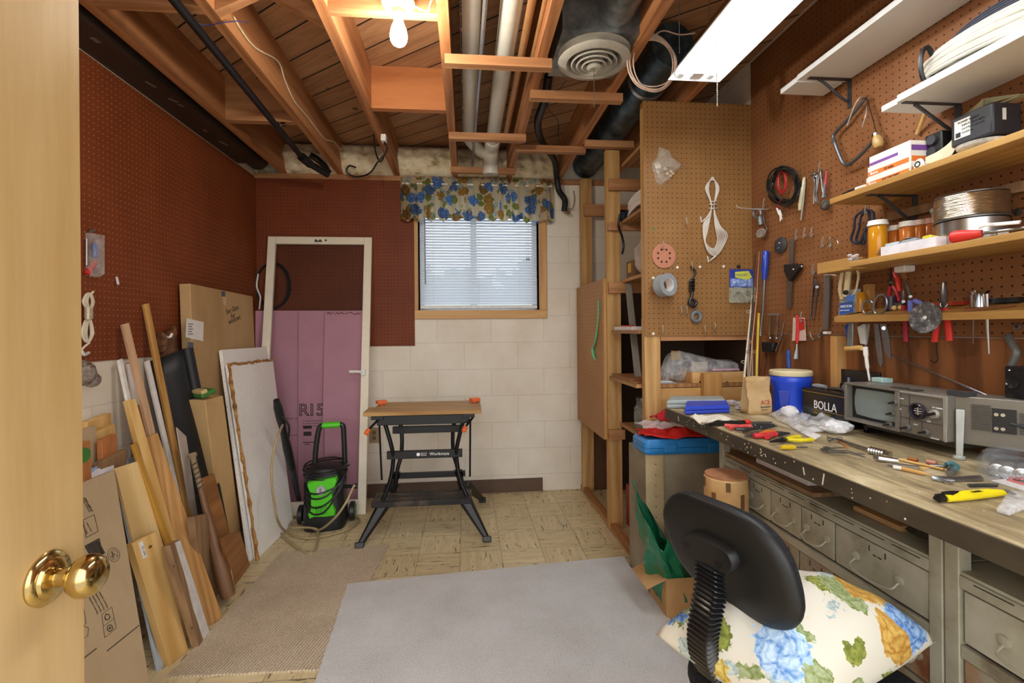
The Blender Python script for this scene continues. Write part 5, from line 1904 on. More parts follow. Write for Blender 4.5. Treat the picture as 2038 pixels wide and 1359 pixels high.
t = thing('storage_tub', 'white tub with small print on the shelf left of the sanding disc', 'tub', (1.0, 2.47, zB))
MB().lathe([(0.04, 0.0), (0.048, 0.07), (0.046, 0.07), (0.038, 0.004)], (1.005, 2.45, zB), (0, 0, 1), 24).build('tub_body', plain('white_plastic', '#e4e2dc', 0.4), t)
Mx_ = frame((0.957, 2.49, zB + 0.022), (-0.35, -1, 0), z=(-1, 0.35, 0))
t = thing('tool_carton', 'small brown box with a yellow tag behind the white tub', 'box', (1.0, 2.6, zB))
MB().box(0.965, 1.08, 2.70, 2.80, zB, zB + 0.10).build('carton', plain('brown_card', '#6d5236', 0.8), t, bev=0.003)
MB().box(0.963, 0.965, 2.72, 2.77, zB + 0.03, zB + 0.085).build('yellow_tag', plain('yellow_tag', '#d2a233', 0.6), t)
b = MB()
b.tube(spline([pw(1234, 425, X=0.93), pw(1231, 450, X=0.925), pw(1238, 470, X=0.925), pw(1241, 490, X=0.925), pw(1238, 505, X=0.925)], 6), 0.007, 8)
one(b, 'dangling_cord', 'black cord dangling down the middle shelf post', 'cord', M_black)
zc_ = pw(1216, 657, Y=2.83).z
t = thing('paper_stack', 'flat stack of papers and packets on the eye level storage shelf', 'papers', (0.93, 2.65, zc_))
MB().box(0.895, 1.05, 2.52, 2.83, zc_ + 0.0005, zc_ + 0.02).build('papers', M_paper, t)
MB().box(0.90, 0.96, 2.66, 2.72, zc_ + 0.0205, zc_ + 0.028).build('red_packet', plain('red_card', '#b9322b', 0.5), t)
one(MB().box(0.93, 1.05, 2.39, 2.47, zc_ + 0.0005, zc_ + 0.062), 'white_box', 'small plain white box at the end of the eye level storage shelf', 'box', plain('white_card2', '#efece8', 0.5), bev=0.002)
one(MB().loft([[(0.95, 2.62, zD + 0.002), (0.985, 2.62, zD + 0.002), (0.985, 2.635, zD + 0.002), (0.95, 2.635, zD + 0.002)], [(0.96, 2.80, zB - 0.03), (0.995, 2.80, zB - 0.03), (0.995, 2.815, zB - 0.03), (0.96, 2.815, zB - 0.03)]]), 'metal_strip', 'grey strip leaning diagonally in the storage shelves', 'strip', plain('grey_strip', '#8b857c', 0.5))
for k, (lab, z_, x0_, y0_, y1_) in enumerate((('thin plywood sheet at the bottom of the small pile on the low shelf', zD + 0.0005, 0.872, 2.44, 2.80), ('thin plywood sheet lying askew on top of the small pile', zD + 0.009, 0.876, 2.50, 2.83))):
    one(MB().box(x0_, 1.10 + 0.03 * k, y0_, y1_, z_, z_ + 0.007), 'plywood_sheet', lab, 'sheet', M_bply, 'thin sheets on the low shelf', bev=0.001)
t = thing('glass_jar', 'dim glass jar in the shade below the low storage shelf', 'jar', (1.0, 2.6, 0.70))
one(MB().box(0.93, 1.39, 2.44, 2.84, 0.65, 0.668), 'storage_shelf', 'dim bottom shelf holding the glass jar', 'shelf', M_shelfw, 'boards of the storage shelves')
MB().lathe([(0.045, 0), (0.05, 0.01), (0.05, 0.11), (0.035, 0.13), (0.035, 0.15), (0.001, 0.15)], (1.02, 2.70, 0.669), (0, 0, 1), 24).build('glass', clear('jar_glass', (190, 195, 190), 0.05, 0.4), t)
MB().lathe([(0.037, 0), (0.037, 0.018), (0.001, 0.018)], (1.02, 2.70, 0.82), (0, 0, 1), 24).build('lid', M_gal, t)
one(MB().box(1.0, 1.3, 2.55, 2.95, 0.001, 0.26), 'red_box', 'red box on the floor under the storage shelves', 'box', plain('red_paint', '#9c2418', 0.5), bev=0.004)
a, c = pw(1174, 560, Y=3.2), pw(1206, 533, Y=3.2)

# opening under the partition: bag and tray on the low shelf
M_film = clear('clear_film', (248, 250, 252), 0.08, 0.40)
q = pw(1375, 768, Z=zD)
t = thing('plastic_bag', 'long clear plastic bag with packaged parts on the low shelf', 'bag', (1.15, 2.52, zD))
b = MB()
xs_ = [(1318, 745, 768), (1330, 703, 770), (1350, 695, 770), (1385, 705, 770), (1420, 712, 765), (1455, 715, 762), (1470, 725, 760)]
rings = []
rr = random.Random(2)
for px, ya, yb2 in xs_:
    zt2 = pw(px, ya, Y=2.50).z
    x = pw(px, ya, Y=2.50).x
    hh = (zt2 - zD - 0.004) / 2
    rings.append([V((x + rr.uniform(-.004, .004), 2.50 + 0.055 * math.cos(a) * (1 + rr.uniform(-.2, .2)), zD + 0.004 + hh + hh * math.sin(a) * (1 + rr.uniform(-.12, .05)))) for a in [2 * PI * i / 14 for i in range(14)]])
b.loft(rings)
b.build('film', M_film, t)
b = MB()
a_ = pw(1345, 707, Y=2.49)
b.obox(Matrix.Translation(a_) @ Matrix.Rotation(R(8), 4, 'Y'), 0.055, 0.006, 0.045)
b.build('gold_label', plain('gold_label', '#c6a04a', 0.4), t)
b = MB()
b.obox(Matrix.Translation(pw(1392, 738, Y=2.50)), 0.09, 0.008, 0.10)
b.build('card', plain('cream_card', '#dcd2bd', 0.6), t)
b = MB()
x0_, x1_ = pw(1376, 760, Y=2.40).x, 1.465
zt2 = pw(1400, 740, Y=2.40).z
t = thing('wooden_tray', 'shallow orange brown wooden drawer tray on the low shelf', 'tray', ((x0_ + x1_) / 2, 2.45, zD))
MB().box(x0_, x1_, 2.388, 2.40, zD + 0.001, zt2).build('front_board', M_pinex, t, bev=0.001)
MB().box(x0_, x0_ + 0.012, 2.401, 2.56, zD + 0.001, zt2).build('side_board', M_pinex, t)
MB().box(x0_, x1_, 2.561, 2.573, zD + 0.001, zt2).build('back_board', M_pinex, t)
MB().box(x0_ + 0.013, x1_, 2.401, 2.56, zD + 0.001, zD + 0.006).build('bottom', M_pinex, t)
b = MB()
for px in (1393, 1447):
    p_ = pw(px, 760, Y=2.387)
    b.cyl((p_.x, 2.388, p_.z), (p_.x, 2.386, p_.z), 0.004, n=10)
b.build('screw_heads', M_black, t)
for k, lab in enumerate(('pink printed leaflet sticking out of the wooden tray',)):
    a_ = pw(1440, 728, Y=2.45)
    one(MB().obox(Matrix.Translation((a_.x, 2.47, zt2 + 0.003)) @ Matrix.Rotation(R(-6), 4, 'X'), 0.15, 0.09, 0.010), 'leaflet', lab, 'leaflet', plain('pink_paper', '#d5a8b8', 0.6))
a_ = pw(1330, 769, Y=2.42)
for k, (w_, lab) in enumerate(((0.10, 'grey booklet under the loose papers by the knotty post'), (0.085, 'white booklet on top of the loose papers by the knotty post'))):
    one(MB().box(pxr + 0.006, pxr + 0.006 + w_, 2.39 + .01 * k, 2.47, zD + 0.0005 + 0.006 * k, zD + 0.006 + 0.006 * k), 'booklet', lab, 'booklet', M_paper if k else plain('grey_paper2', '#9a9a9c', 0.6), 'booklets on the low shelf')
a_, c_ = pw(1400, 803, Y=2.345), pw(1435, 742, Y=2.345)
one(MB().box(a_.x, c_.x, 2.335, 2.373, a_.z - 0.06, c_.z), 'wood_stub', 'short upright wood stub standing at the far end of the bench', 'wood', M_pinez, bev=0.003)

# ------------------------------------------------------------------ beige cabinet end and things on it
M_beige = blotch('shaded_stained_beige', ['#6f6250', '#8f826d', '#a79b86'], 3, 0.6, 5, 0.1, 40)  # darker copy of the board: shade is put into the stained colour
CXL, CY0, CY1, CZ = 0.838, 2.175, 2.42, 0.648
t = thing('plywood_cabinet', 'worn beige plywood cabinet under the blue tool case', 'cabinet', (1.05, 2.3, 0))
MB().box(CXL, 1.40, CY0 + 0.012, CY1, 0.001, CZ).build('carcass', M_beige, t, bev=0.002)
MB().box(CXL - 0.002, CXL + 0.085, CY0, CY0 + 0.0115, 0.001, CZ).build('front_stile', blotch('lit_beige_board', ['#a08a66', '#b8a47e', '#c2b08c'], 3, 0.6, 5, 0.1, 40), t, bev=0.002)  # paler copy of the board: light on it is put into the colour
b = MB()
for k in range(9):
    b.cyl((CXL + 0.045, CY0 - 0.0006, 0.2 + 0.05 * k), (CXL + 0.045, CY0 + 0.002, 0.2 + 0.05 * k), 0.003, n=8)
b.build('peg_holes', M_black, t)
M_case = plain('tool_case_blue', '#2b7fc4', 0.4)
t = thing('tool_case', 'blue plastic tool case lying on the beige cabinet', 'tool case', (1.05, 2.3, CZ))
cz0, cz1 = CZ + 0.001, CZ + 0.072
def rrect(x0, x1, y0, y1, r_, n=5):
    pts_ = []
    for cx_, cy_, a0_ in ((x1 - r_, y1 - r_, 0), (x0 + r_, y1 - r_, 90), (x0 + r_, y0 + r_, 180), (x1 - r_, y0 + r_, 270)):
        for i in range(n + 1):
            a = R(a0_ + 90 * i / n)
            pts_.append((cx_ + r_ * math.cos(a), cy_ + r_ * math.sin(a)))
    return pts_
pr_ = rrect(CXL - 0.018, 1.25, CY0 - 0.025, 2.325, 0.025)
zm = (cz0 + cz1) / 2 - 0.003
def shrink(pts_, k):
    cx_ = sum(p[0] for p in pts_) / len(pts_)
    cy_ = sum(p[1] for p in pts_) / len(pts_)
    return [(cx_ + (x - cx_) * (1 - k), cy_ + (y - cy_) * (1 - k * 1.8)) for x, y in pts_]
b = MB()
b.loft([[(x, y, cz0) for x, y in shrink(pr_, .05)], [(x, y, cz0 + 0.012) for x, y in pr_], [(x, y, zm - 0.002) for x, y in pr_]])
b.build('base_shell', M_case, t)
b = MB()
b.loft([[(x, y, zm) for x, y in pr_], [(x, y, cz1 - 0.014) for x, y in pr_], [(x, y, cz1) for x, y in shrink(pr_, .06)]])
b.build('lid', M_case, t)
for x_ in (0.915, 1.13):
    MB().box(x_, x_ + 0.06, CY0 - 0.034, CY0 - 0.024, zm - 0.022, zm + 0.02).build('latch', M_case, t, bev=0.003)
def cloth(cx_, cy_, z_, sx, sy, h, seed, rot=0.0, name='', label='', cat='cloth', mat=None, n=28, solid=0.0015, edge=0.15):
    r_ = random.Random(seed)
    ph = [r_.uniform(0, 6.28) for _ in range(10)]
    def fn(u, v):
        a, b2 = (u - .5) * 2, (v - .5) * 2
        wob = 1 + edge * 0.5 * math.sin(5 * b2 + ph[0]) + edge * .3 * math.sin(9 * a + ph[1])
        wob2 = 1 + edge * 0.5 * math.sin(4.5 * a + ph[2]) + edge * .3 * math.sin(8 * b2 + ph[3])
        x, y = a * sx * wob, b2 * sy * wob2
        f_ = (1 - abs(a) ** 4) * (1 - abs(b2) ** 4)
        z2 = h * (0.35 + 0.65 * f_) * (0.6 + 0.25 * math.sin(6 * a + 3 * b2 + ph[4]) + 0.2 * math.sin(9 * b2 - 4 * a + ph[5]) + 0.12 * math.sin(15 * a + 11 * b2 + ph[6]))
        c2, s2 = math.cos(rot), math.sin(rot)
        return (cx_ + x * c2 - y * s2, cy_ + x * s2 + y * c2, z_ + 0.002 + max(0, z2))
    return one(MB().grid(fn, n, n), name, label, cat, mat, solid=solid)
M_red = plain('red_cloth', '#c9241c', 0.7, 0, 0.3, 0.08)
cloth(1.02, 2.225, cz1, 0.18, 0.085, 0.05, 3, -0.1, 'red_cloth', 'bright red folded cloth lying on the blue tool case', 'cloth', M_red)
cloth(0.975, 2.235, cz1 + 0.045, 0.135, 0.07, 0.03, 5, 0.1, 'clear_bag', 'clear plastic bag between the red cloths', 'bag', clear('clear_bag_film', (232, 226, 230), 0.1, 0.4))
cloth(0.975, 2.25, cz1 + 0.072, 0.06, 0.055, 0.045, 9, 0.3, 'red_cloth', 'crumpled crimson red cloth on top of the clear bag', 'cloth', plain('crimson_cloth', '#b3202c', 0.75, 0, 0.3, 0.1))

# carton with green bag
M_kraft = blotch('kraft_card', ['#a37c4e', '#b88f5f', '#c39c6c'], 4, 0.85, 5, 0.1, 90)
t = thing('open_carton', 'small open kraft carton with flaps on the floor beside the cabinet', 'carton', (0.94, 2.06, 0))
x0_, x1_, y0_, y1_, zt2 = 0.835, 1.03, 1.955, 2.14, 0.175
b = MB()
b.box(x0_, x1_, y0_, y0_ + 0.004, 0.001, zt2)
b.box(x0_, x1_, y1_ - 0.004, y1_, 0.001, zt2)
b.box(x0_, x0_ + 0.004, y0_ + 0.004, y1_ - 0.004, 0.001, zt2)
b.box(x1_ - 0.004, x1_, y0_ + 0.004, y1_ - 0.004, 0.001, zt2)
b.box(x0_ + 0.004, x1_ - 0.004, y0_ + 0.004, y1_ - 0.004, 0.001, 0.005)
b.build('box_body', M_kraft, t)
b = MB()
b.loft([[(x0_, y0_, zt2), (x0_, y1_, zt2), (x0_ - 0.085, y1_ - 0.01, zt2 - 0.035), (x0_ - 0.085, y0_ + 0.0, zt2 - 0.035)], [(x0_, y0_, zt2 - 0.004), (x0_, y1_, zt2 - 0.004), (x0_ - 0.086, y1_ - 0.01, zt2 - 0.039), (x0_ - 0.086, y0_, zt2 - 0.039)]])
b.build('flap', M_kraft, t)
b = MB()
b.loft([[(x0_, y0_, zt2), (x1_, y0_, zt2), (x1_ - 0.01, y0_ - 0.02, zt2 + 0.08), (x0_ + 0.03, y0_ - 0.02, zt2 + 0.08)], [(x0_, y0_ + .004, zt2), (x1_, y0_ + .004, zt2), (x1_ - 0.01, y0_ - 0.016, zt2 + 0.08), (x0_ + 0.03, y0_ - 0.016, zt2 + 0.08)]])
b = MB()
rings = []
rr = random.Random(6)
for k in range(15):
    f_ = k / 14
    c_ = V((0.93, 2.045, 0.02)).lerp(V((0.815, 2.06, 0.40)), f_)
    c_.x = 0.93 - 0.125 * f_ ** 1.2
    rx, ry = 0.085 - 0.01 * f_ + 0.02 * math.sin(4 * f_), 0.075 + 0.03 * f_
    ring_ = []
    for i in range(26):
        a = 2 * PI * i / 26
        w_ = 1 + 0.10 * math.sin(4 * a + 5 * f_) + 0.10 * math.sin(7 * a - 9 * f_ + 1) + rr.uniform(-.05, .05)
        ring_.append(c_ + V((rx * w_ * math.cos(a), ry * w_ * math.sin(a), -0.15 * f_ * math.cos(a + 0.6) * (0.75 + .25 * math.sin(3 * a)))))
    rings.append(ring_)
b.loft(rings, cap=False)
one(b, 'trash_bag', 'dark green plastic bag spilling out of the kraft carton', 'bag', plain('green_film', '#1e6a48', 0.16, 0, 0.7, 0.2, 8), solid=0.001)

# drum and crate
DXc, DYc = 0.905, 1.60
t = thing('paper_drum', 'tan paper covered drum with cut flaps before the steel drawers', 'drum', (DXc, DYc, 0.571))
M_drum = blotch('tan_paper_wrap', ['#b48a58', '#c8a26e', '#d2b080'], 4, 0.7, 4, 0.1, 60)
n8 = 14
rg = [(0.073 * math.cos(2 * PI * i / n8), 0.073 * math.sin(2 * PI * i / n8)) for i in range(n8)]
MB().prism(rg, 0.15, Matrix.Translation((DXc, DYc, 0.571))).build('wrap', M_drum, t, bev=0.004)
for k in range(5):
    b = MB()
    a = R(170 + 38 * k)
    p_ = V((DXc + 0.0735 * math.cos(a), DYc + 0.0735 * math.sin(a), 0.65 if k % 2 else 0.70))
    b.obox(frame(p_, (-math.sin(a), math.cos(a), 0), z=(0, 0, 1)), 0.014, 0.003, 0.05 if k % 2 else 0.03)
    b.build('cut_slot', plain('dark_slot', '#6a4a2a', 0.8), t)
MB().prism([(x * 0.97, y * 0.97) for x, y in rg], 0.006, Matrix.Translation((DXc, DYc, 0.7212))).build('top_disc', plain('reddish_card', '#a5714e', 0.8), t)
one(MB().box(DXc - 0.055, DXc + 0.055, DYc - 0.05, DYc + 0.05, 0.001, 0.57), 'slim_crate', 'tall slim crate under the tan paper drum', 'crate', M_kraft)

# ------------------------------------------------------------------ workbench
BX, BZ = 0.90, 0.88
BY1 = 2.10
def mk_bench():
    m_, nt, b_ = newmat('worn_bench_top')
    v = coords(nt, (1, 0.18, 1), jitter=False)
    v0 = coords(nt, jitter=False)
    n1 = noise(nt, v, 22, 6, 0.65, 0.6)
    n2 = noise(nt, v0, 3.0, 6, 0.65)
    c = ramp(nt, n1, [(0.3, srgb('#6f6048')), (0.5, srgb('#ac9a74')), (0.70, srgb('#d6c8a2'))])
    dirt = ramp(nt, n2, [(0.42, (0, 0, 0, 1)), (0.68, (1, 1, 1, 1))])
    c = mixc(nt, math_(nt, 'MULTIPLY', dirt, 0.55), c, srgb('#5d4b34'))
    sp = noise(nt, v0, 70, 2, 0.5)
    c = mixc(nt, math_(nt, 'MULTIPLY', ramp(nt, sp, [(0.70, (0, 0, 0, 1)), (0.73, (1, 1, 1, 1))]), 0.6), c, srgb('#e0d6bd'))
    nt.links.new(c, b_.inputs['Base Color'])
    b_.inputs['Roughness'].default_value = 0.55
    bump(nt, b_, n1, 0.25, 0.003)
    return m_
M_btop = mk_bench()
M_bedge = blotch('dark_bench_edge', ['#2f2a22', '#453d31', '#5a5040'], 6, 0.5, 6, 0.25, 50, (1, 0.5, 1))
t = thing('workbench', 'long heavy workbench with worn wooden top and dark painted front edge', 'workbench', (1.18, 1.1, 0.81))
MB().box(BX + 0.003, 1.4625, 0.10, BY1, 0.834, BZ).build('top', M_btop, t, M=Matrix.Translation((1.18, 1.1, 0.81)), bev=0.004)
MB().box(BX - 0.002, BX + 0.0025, 0.10, BY1, 0.832, BZ - 0.004).build('front_edge', M_bedge, t, bev=0.001)
b = MB()
rr = random.Random(21)
for k in range(42):
    y_ = rr.choice((rr.uniform(0.9, 1.9), rr.gauss(1.42, 0.06)))
    z_ = rr.uniform(0.838, 0.870)
    s_ = rr.uniform(0.0012, 0.003)
    b.cyl((BX - 0.0016, y_, z_), (BX - 0.0026, y_, z_), s_, n=6)
b.build('paint_specks', plain('cream_paint', '#e4dcc4', 0.6), t)['kind'] = 'stuff'
b = MB()
for y_, l_ in ((1.13, 0.03), (1.96, 0.02), (1.2, 0.02)):
    b.obox(Matrix.Translation((BX - 0.0022, y_, 0.854)) @ Matrix.Rotation(R(rr.uniform(-15, 15)), 4, 'X'), 0.001, 0.004, l_)
b.build('scratches', plain('cream_paint', '#e4dcc4', 0.6), t)['kind'] = 'stuff'

# steel drawer cabinets below
M_steel = blotch('grey_beige_steel', ['#6a5f4d', '#98937f', '#a7a391', '#b0ac9a'], 5, 0.5, 7, 0.15, 60, (1, 1, 1), 0.4, 0.1)
M_rust = blotch('rusty_steel', ['#7a4a2a', '#94765a', '#938a78', '#9c9888'], 9, 0.55, 7, 0.2, 60, (1, 1, 1), 0.4, 0.1)
M_dark = plain('dark_gap', '#14110e', 0.8)
DXF = 1.0
def drawer(parent, ya, yb2, za, zb2, mat, wide=False):
    f_ = MB().box(DXF - 0.004, DXF + 0.004, ya + 0.003, yb2 - 0.003, za + 0.002, zb2 - 0.002).build('drawer', mat, parent, bev=0.0015)
    yc, w_ = (ya + yb2) / 2, (yb2 - ya)
    hw = min(0.040, w_ * 0.3) if not wide else 0.062
    zc2 = za + (zb2 - za) * 0.42
    b_ = MB()
    for s_ in (-1, 1):
        b_.lathe([(0.001, 0.0055), (0.010, 0.0045), (0.0115, 0.004), (0.0115, 0.0)], (DXF - 0.004, yc + s_ * hw, zc2 + 0.006), (-1, 0, 0), 14)
    b_.tube(spline([(DXF - 0.008, yc - hw, zc2), (DXF - 0.026, yc - hw * 0.9, zc2 - 0.014), (DXF - 0.032, yc, zc2 - 0.020), (DXF - 0.026, yc + hw * 0.9, zc2 - 0.014), (DXF - 0.008, yc + hw, zc2)], 5), 0.0026, 6)
    b_.build('handle', mat, f_)
    b_ = MB()
    zs = zb2 - (zb2 - za) * 0.24
    for k, (dy, dz, ln) in enumerate(((0.022, 0.008, 0.014), (0.006, -0.004, 0.010), (-0.008, -0.004, 0.010), (-0.024, 0.008, 0.014))):
        tilt = 90 if k in (0, 3) else 0
        b_.obox(Matrix.Translation((DXF - 0.0044, yc + dy, zs + dz)) @ Matrix.Rotation(R(tilt), 4, 'X'), 0.0008, ln if not tilt else ln, 0.0026)
    b_.build('label_slots', M_dark, f_)
    return f_
def cabinet(label, y0_, y1_, cols_of_row):
    t_ = thing('drawer_cabinet', label, 'cabinet', (1.2, (y0_ + y1_) / 2, 0))
    MB().box(DXF + 0.006, 1.455, y0_ + 0.002, y1_ - 0.002, 0.02, 0.735).build('carcass', M_dark, t_)
    MB().box(DXF - 0.006, 1.455, y0_ + 0.002, y1_ - 0.002, 0.7355, 0.742).build('top_plate', M_steel, t_)
    MB().box(DXF - 0.009, DXF + 0.0055, y0_ + 0.0305, y1_ - 0.0305, 0.709, 0.735).build('rail', M_steel, t_, bev=0.001)
    b_ = MB()
    y_ = y0_ + 0.05
    while y_ < y1_ - 0.1:
        b_.box(DXF - 0.0096, DXF - 0.0088, y_, y_ + 0.07, 0.7275, 0.7295)
        y_ += 0.09
    b_.build('rail_slots', M_dark, t_)
    for s_ in (y0_, y1_ - 0.03):
        MB().box(DXF - 0.010, DXF + 0.02, s_, s_ + 0.03, 0.001, 0.832).build('post', M_steel, t_, bev=0.002)
    for r_, (za, zb2) in enumerate(((0.598, 0.706), (0.458, 0.568), (0.318, 0.428), (0.178, 0.288), (0.04, 0.148))):
        MB().box(DXF - 0.008, DXF + 0.0055, y0_ + 0.031, y1_ - 0.031, zb2 - 0.1375, zb2 - 0.1125).build('rail', M_rust if r_ in (1, 2) else M_steel, t_, bev=0.001)
        cuts = cols_of_row(r_)
        for a_, c_ in zip(cuts, cuts[1:]):
            drawer(t_, c_, a_, za, zb2, M_rust if r_ in (1, 2) else M_steel, a_ - c_ > 0.2)
    return t_
r1 = [1.765, 1.63, 1.489, 1.345, 1.213, 0.945]
r2 = [1.765 - 0.1367 * i for i in range(7)]
cabinet('grey beige steel cabinet of small drawers under the far part of the bench', 0.912, 1.80, lambda r_: r1 if r_ == 0 else r2)
cabinet('grey beige steel cabinet of wide drawers at the near right under the bench', 0.28, 0.908, lambda r_: [0.876, 0.60, 0.312])
# stuff stored between the cabinet and the bench top
for k, (lab, y0_, y1_, z_, mm) in enumerate((('brown board lying on the drawer cabinet beneath the bench top', 1.30, 1.78, 0.743, M_oldw), ('stack of grey papers on the drawer cabinet beneath the bench top', 1.36, 1.62, 0.757, M_paper), ('tan envelope in the gap below the bench top', 1.06, 1.20, 0.743, M_kraft))):
    one(MB().box(1.0 if k == 0 else 1.02 + 0.01 * k, 1.25, y0_, y1_, z_, z_ + (0.013 if k != 1 else 0.018)), 'stored_board' if k == 0 else 'paper_pile' if k == 1 else 'envelope', lab, ('board', 'papers', 'envelope')[k], mm, bev=0.001)
one(crumple((1.10, 0.99, 0.744), 0.085, 0.055, 0.028, 8, 20, 0.2), 'black_bag', 'crumpled shiny black plastic bag in the gap below the bench top', 'bag', plain('black_film', '#22211f', 0.15, 0, 0.7, 0.2, 20))

# ------------------------------------------------------------------ chair
t = thing('office_chair', 'black task chair seen from behind, ribbed stem below its back', 'chair', (0.70, 0.95, 0.0))
M_shell = plain('black_chair_plastic', '#0e0f10', 0.5, 0, 0.5, 0.06, 300)
M_cf = blotch('black_chair_fabric', ['#101114', '#1c1d22', '#2a2c34'], 160, 0.9, 2, 0.4, 300)
cpt = pw(1455, 1118, D=0.985)
nrm = V((0.93, 0.33, 0.16)).normalized()
def onplane(px, py, off=0.0):
    d_ = pw(px, py, D=1) - EYE
    return EYE + d_ * (((cpt + nrm * off) - EYE).dot(nrm) / d_.dot(nrm))
op = [(1319, 1020), (1326, 996), (1340, 982), (1362, 980), (1400, 994), (1450, 1014), (1500, 1042), (1538, 1078), (1568, 1125), (1586, 1178), (1594, 1222), (1586, 1246), (1566, 1256), (1538, 1252), (1500, 1234), (1455, 1206), (1415, 1180), (1378, 1148), (1348, 1108), (1328, 1062)]
ol = spline([onplane(*p) for p in op], 4, True)
cen = sum(ol, V()) / len(ol)
def layer(k, off):
    return [cen + (p - cen) * k + nrm * off for p in ol]
def bow(ring_, amt):
    return [p + nrm * (amt * (((p - cen).dot(V((0, 0, 1)).cross(nrm).normalized())) ** 2)) for p in ring_]
b = MB()
b.loft([layer(0.02, -0.016), layer(0.5, -0.014), layer(0.85, -0.010), layer(0.975, -0.003), layer(1.0, 0.004), layer(0.995, 0.012)])
b.build('back_shell', M_shell, t, sharp=60)
b = MB()
b.loft([layer(0.97, 0.0125), layer(0.965, 0.022), layer(0.90, 0.036), layer(0.6, 0.045), layer(0.02, 0.046)])
b.build('back_pad', M_cf, t, sharp=80)
bp = [(1356, 1073), (1366, 1062), (1382, 1062), (1415, 1077), (1448, 1097), (1461, 1117), (1461, 1134), (1450, 1143), (1432, 1140), (1400, 1124), (1372, 1107), (1358, 1090)]
bl_ = spline([onplane(*p, off=-0.03) for p in bp], 4, True)
bc = sum(bl_, V()) / len(bl_)
b = MB()
b.loft([[p + nrm * 0.022 for p in bl_], [p + nrm * 0.004 for p in bl_], [bc + (p - bc) * 0.93 - nrm * 0.004 for p in bl_]])
br_ = b.build('back_bracket', M_shell, t)
b = MB()
for px, py in ((1364, 1085), (1428, 1124)):
    p_ = onplane(px, py, -0.0345)
    b.cyl(p_ + nrm * 0.002, p_ - nrm * 0.001, 0.0075, n=16)
b.build('screw_recess', M_dark, br_)
sp_ = spline([pw(1412, 1128, D=0.945), pw(1413, 1175, D=0.925), pw(1404, 1225, D=0.925), pw(1398, 1272, D=0.94), pw(1404, 1315, D=0.975), pw(1432, 1350, D=1.03), pw(1480, 1372, D=1.10)], 26)
b = MB()
rings = []
k = 0
side = V((-nrm.y, nrm.x, 0)).normalized()
for i, p in enumerate(sp_):
    tg = (sp_[min(i + 1, len(sp_) - 1)] - sp_[max(i - 1, 0)]).normalized()
    ot = tg.cross(side).normalized()
    ph = (i % 5)
    w_ = 1.0 if ph in (1, 2) else 0.90 if ph in (0, 3) else 0.80
    hw, hd = 0.029 * w_, 0.018 * w_
    ring_ = []
    for q_ in rrect(-hw, hw, -hd, hd, 0.008, 3):
        ring_.append(p + side * q_[0] + ot * q_[1])
    rings.append(ring_)
b.loft(rings)
b.build('ribbed_stem', plain('stem_rubber', '#131416', 0.3, 0, 0.6, 0.05), t, sharp=25)
SC = V((0.715, 0.945, 0))
b = MB()
sq = [(0.225 * math.copysign(abs(math.cos(a)) ** 0.7, math.cos(a)), 0.21 * math.copysign(abs(math.sin(a)) ** 0.7, math.sin(a))) for a in [2 * PI * i / 40 for i in range(40)]]
Ms_ = Matrix.Rotation(R(15), 4, 'Z')
lay = lambda k, z_: [SC + Ms_ @ V((x * k, y * k, z_)) for x, y in sq]
b.loft([lay(0.85, 0.425), lay(0.97, 0.435), lay(1.0, 0.46), lay(0.98, 0.485), lay(0.85, 0.50), lay(0.1, 0.505)])
b.build('seat', M_cf, t, sharp=80)
MB().cyl(SC + V((0, 0, 0.12)), SC + V((0, 0, 0.424)), 0.03, n=20).build('column', M_shell, t)
for k in range(5):
    a = 2 * PI * k / 5 + 0.3
    e_ = SC + V((0.25 * math.cos(a), 0.25 * math.sin(a), 0.075))
    lg = MB().tube([SC + V((0, 0, 0.13)), SC.lerp(e_, 0.5) + V((0, 0, 0.075)), e_], [0.025, 0.02, 0.016], 10).build('leg', M_shell, t)
    MB().cyl(e_ + V((-0.02 * math.sin(a), 0.02 * math.cos(a), -0.047)), e_ + V((0.02 * math.sin(a), -0.02 * math.cos(a), -0.047)), 0.0275, n=20).build('caster', M_shell, lg)

# floral cushion
M_cush = floral('floral_cushion', '#d8d3c4', [('#2f64b4', '#a4c6ea'), ('#a88420', '#dfcb78'), ('#4f84c4', '#c4dcf0'), ('#a8742c', '#d8b25e')], 7.0, 0.0, '#6f8038')
Lc, Nc, Rc, Fc_ = pw(1304, 1262, Z=0.57), pw(1588, 1440, Z=0.56), pw(1864, 1276, Z=0.595), pw(1585, 1160, Z=0.585)
b = MB()
NU = 40
def pil(u, v, s_):
    p = Lc.lerp(Nc, u).lerp(Fc_.lerp(Rc, u), v)
    a, b2 = 2 * u - 1, 2 * v - 1
    f_ = ((1 - a * a) * (1 - b2 * b2))
    h = 0.115 * f_ ** 0.42 + 0.006 * math.sin(9 * a + 4 * b2) * f_
    pinch = 0.03
    c_ = (Lc + Rc) / 2
    p = p + (c_ - p) * pinch * ((1 - a * a) * abs(b2) ** 3 + (1 - b2 * b2) * abs(a) ** 3)
    return p + V((0, 0, h * (1.0 if s_ > 0 else -0.55) + s_ * 0.001))
top_ = [[pil(i / NU, j / NU, 1) for i in range(NU + 1)] for j in range(NU + 1)]
b.grid(lambda u, v: pil(u, v, 1), NU, NU)
b.grid(lambda u, v: pil(u, v, -1), NU, NU)
bmesh.ops.remove_doubles(b.bm, verts=b.bm.verts, dist=0.0025)
one(b, 'floral_cushion', 'plump cream cushion printed with blue and yellow roses on the black chair', 'cushion', M_cush, sharp=80)
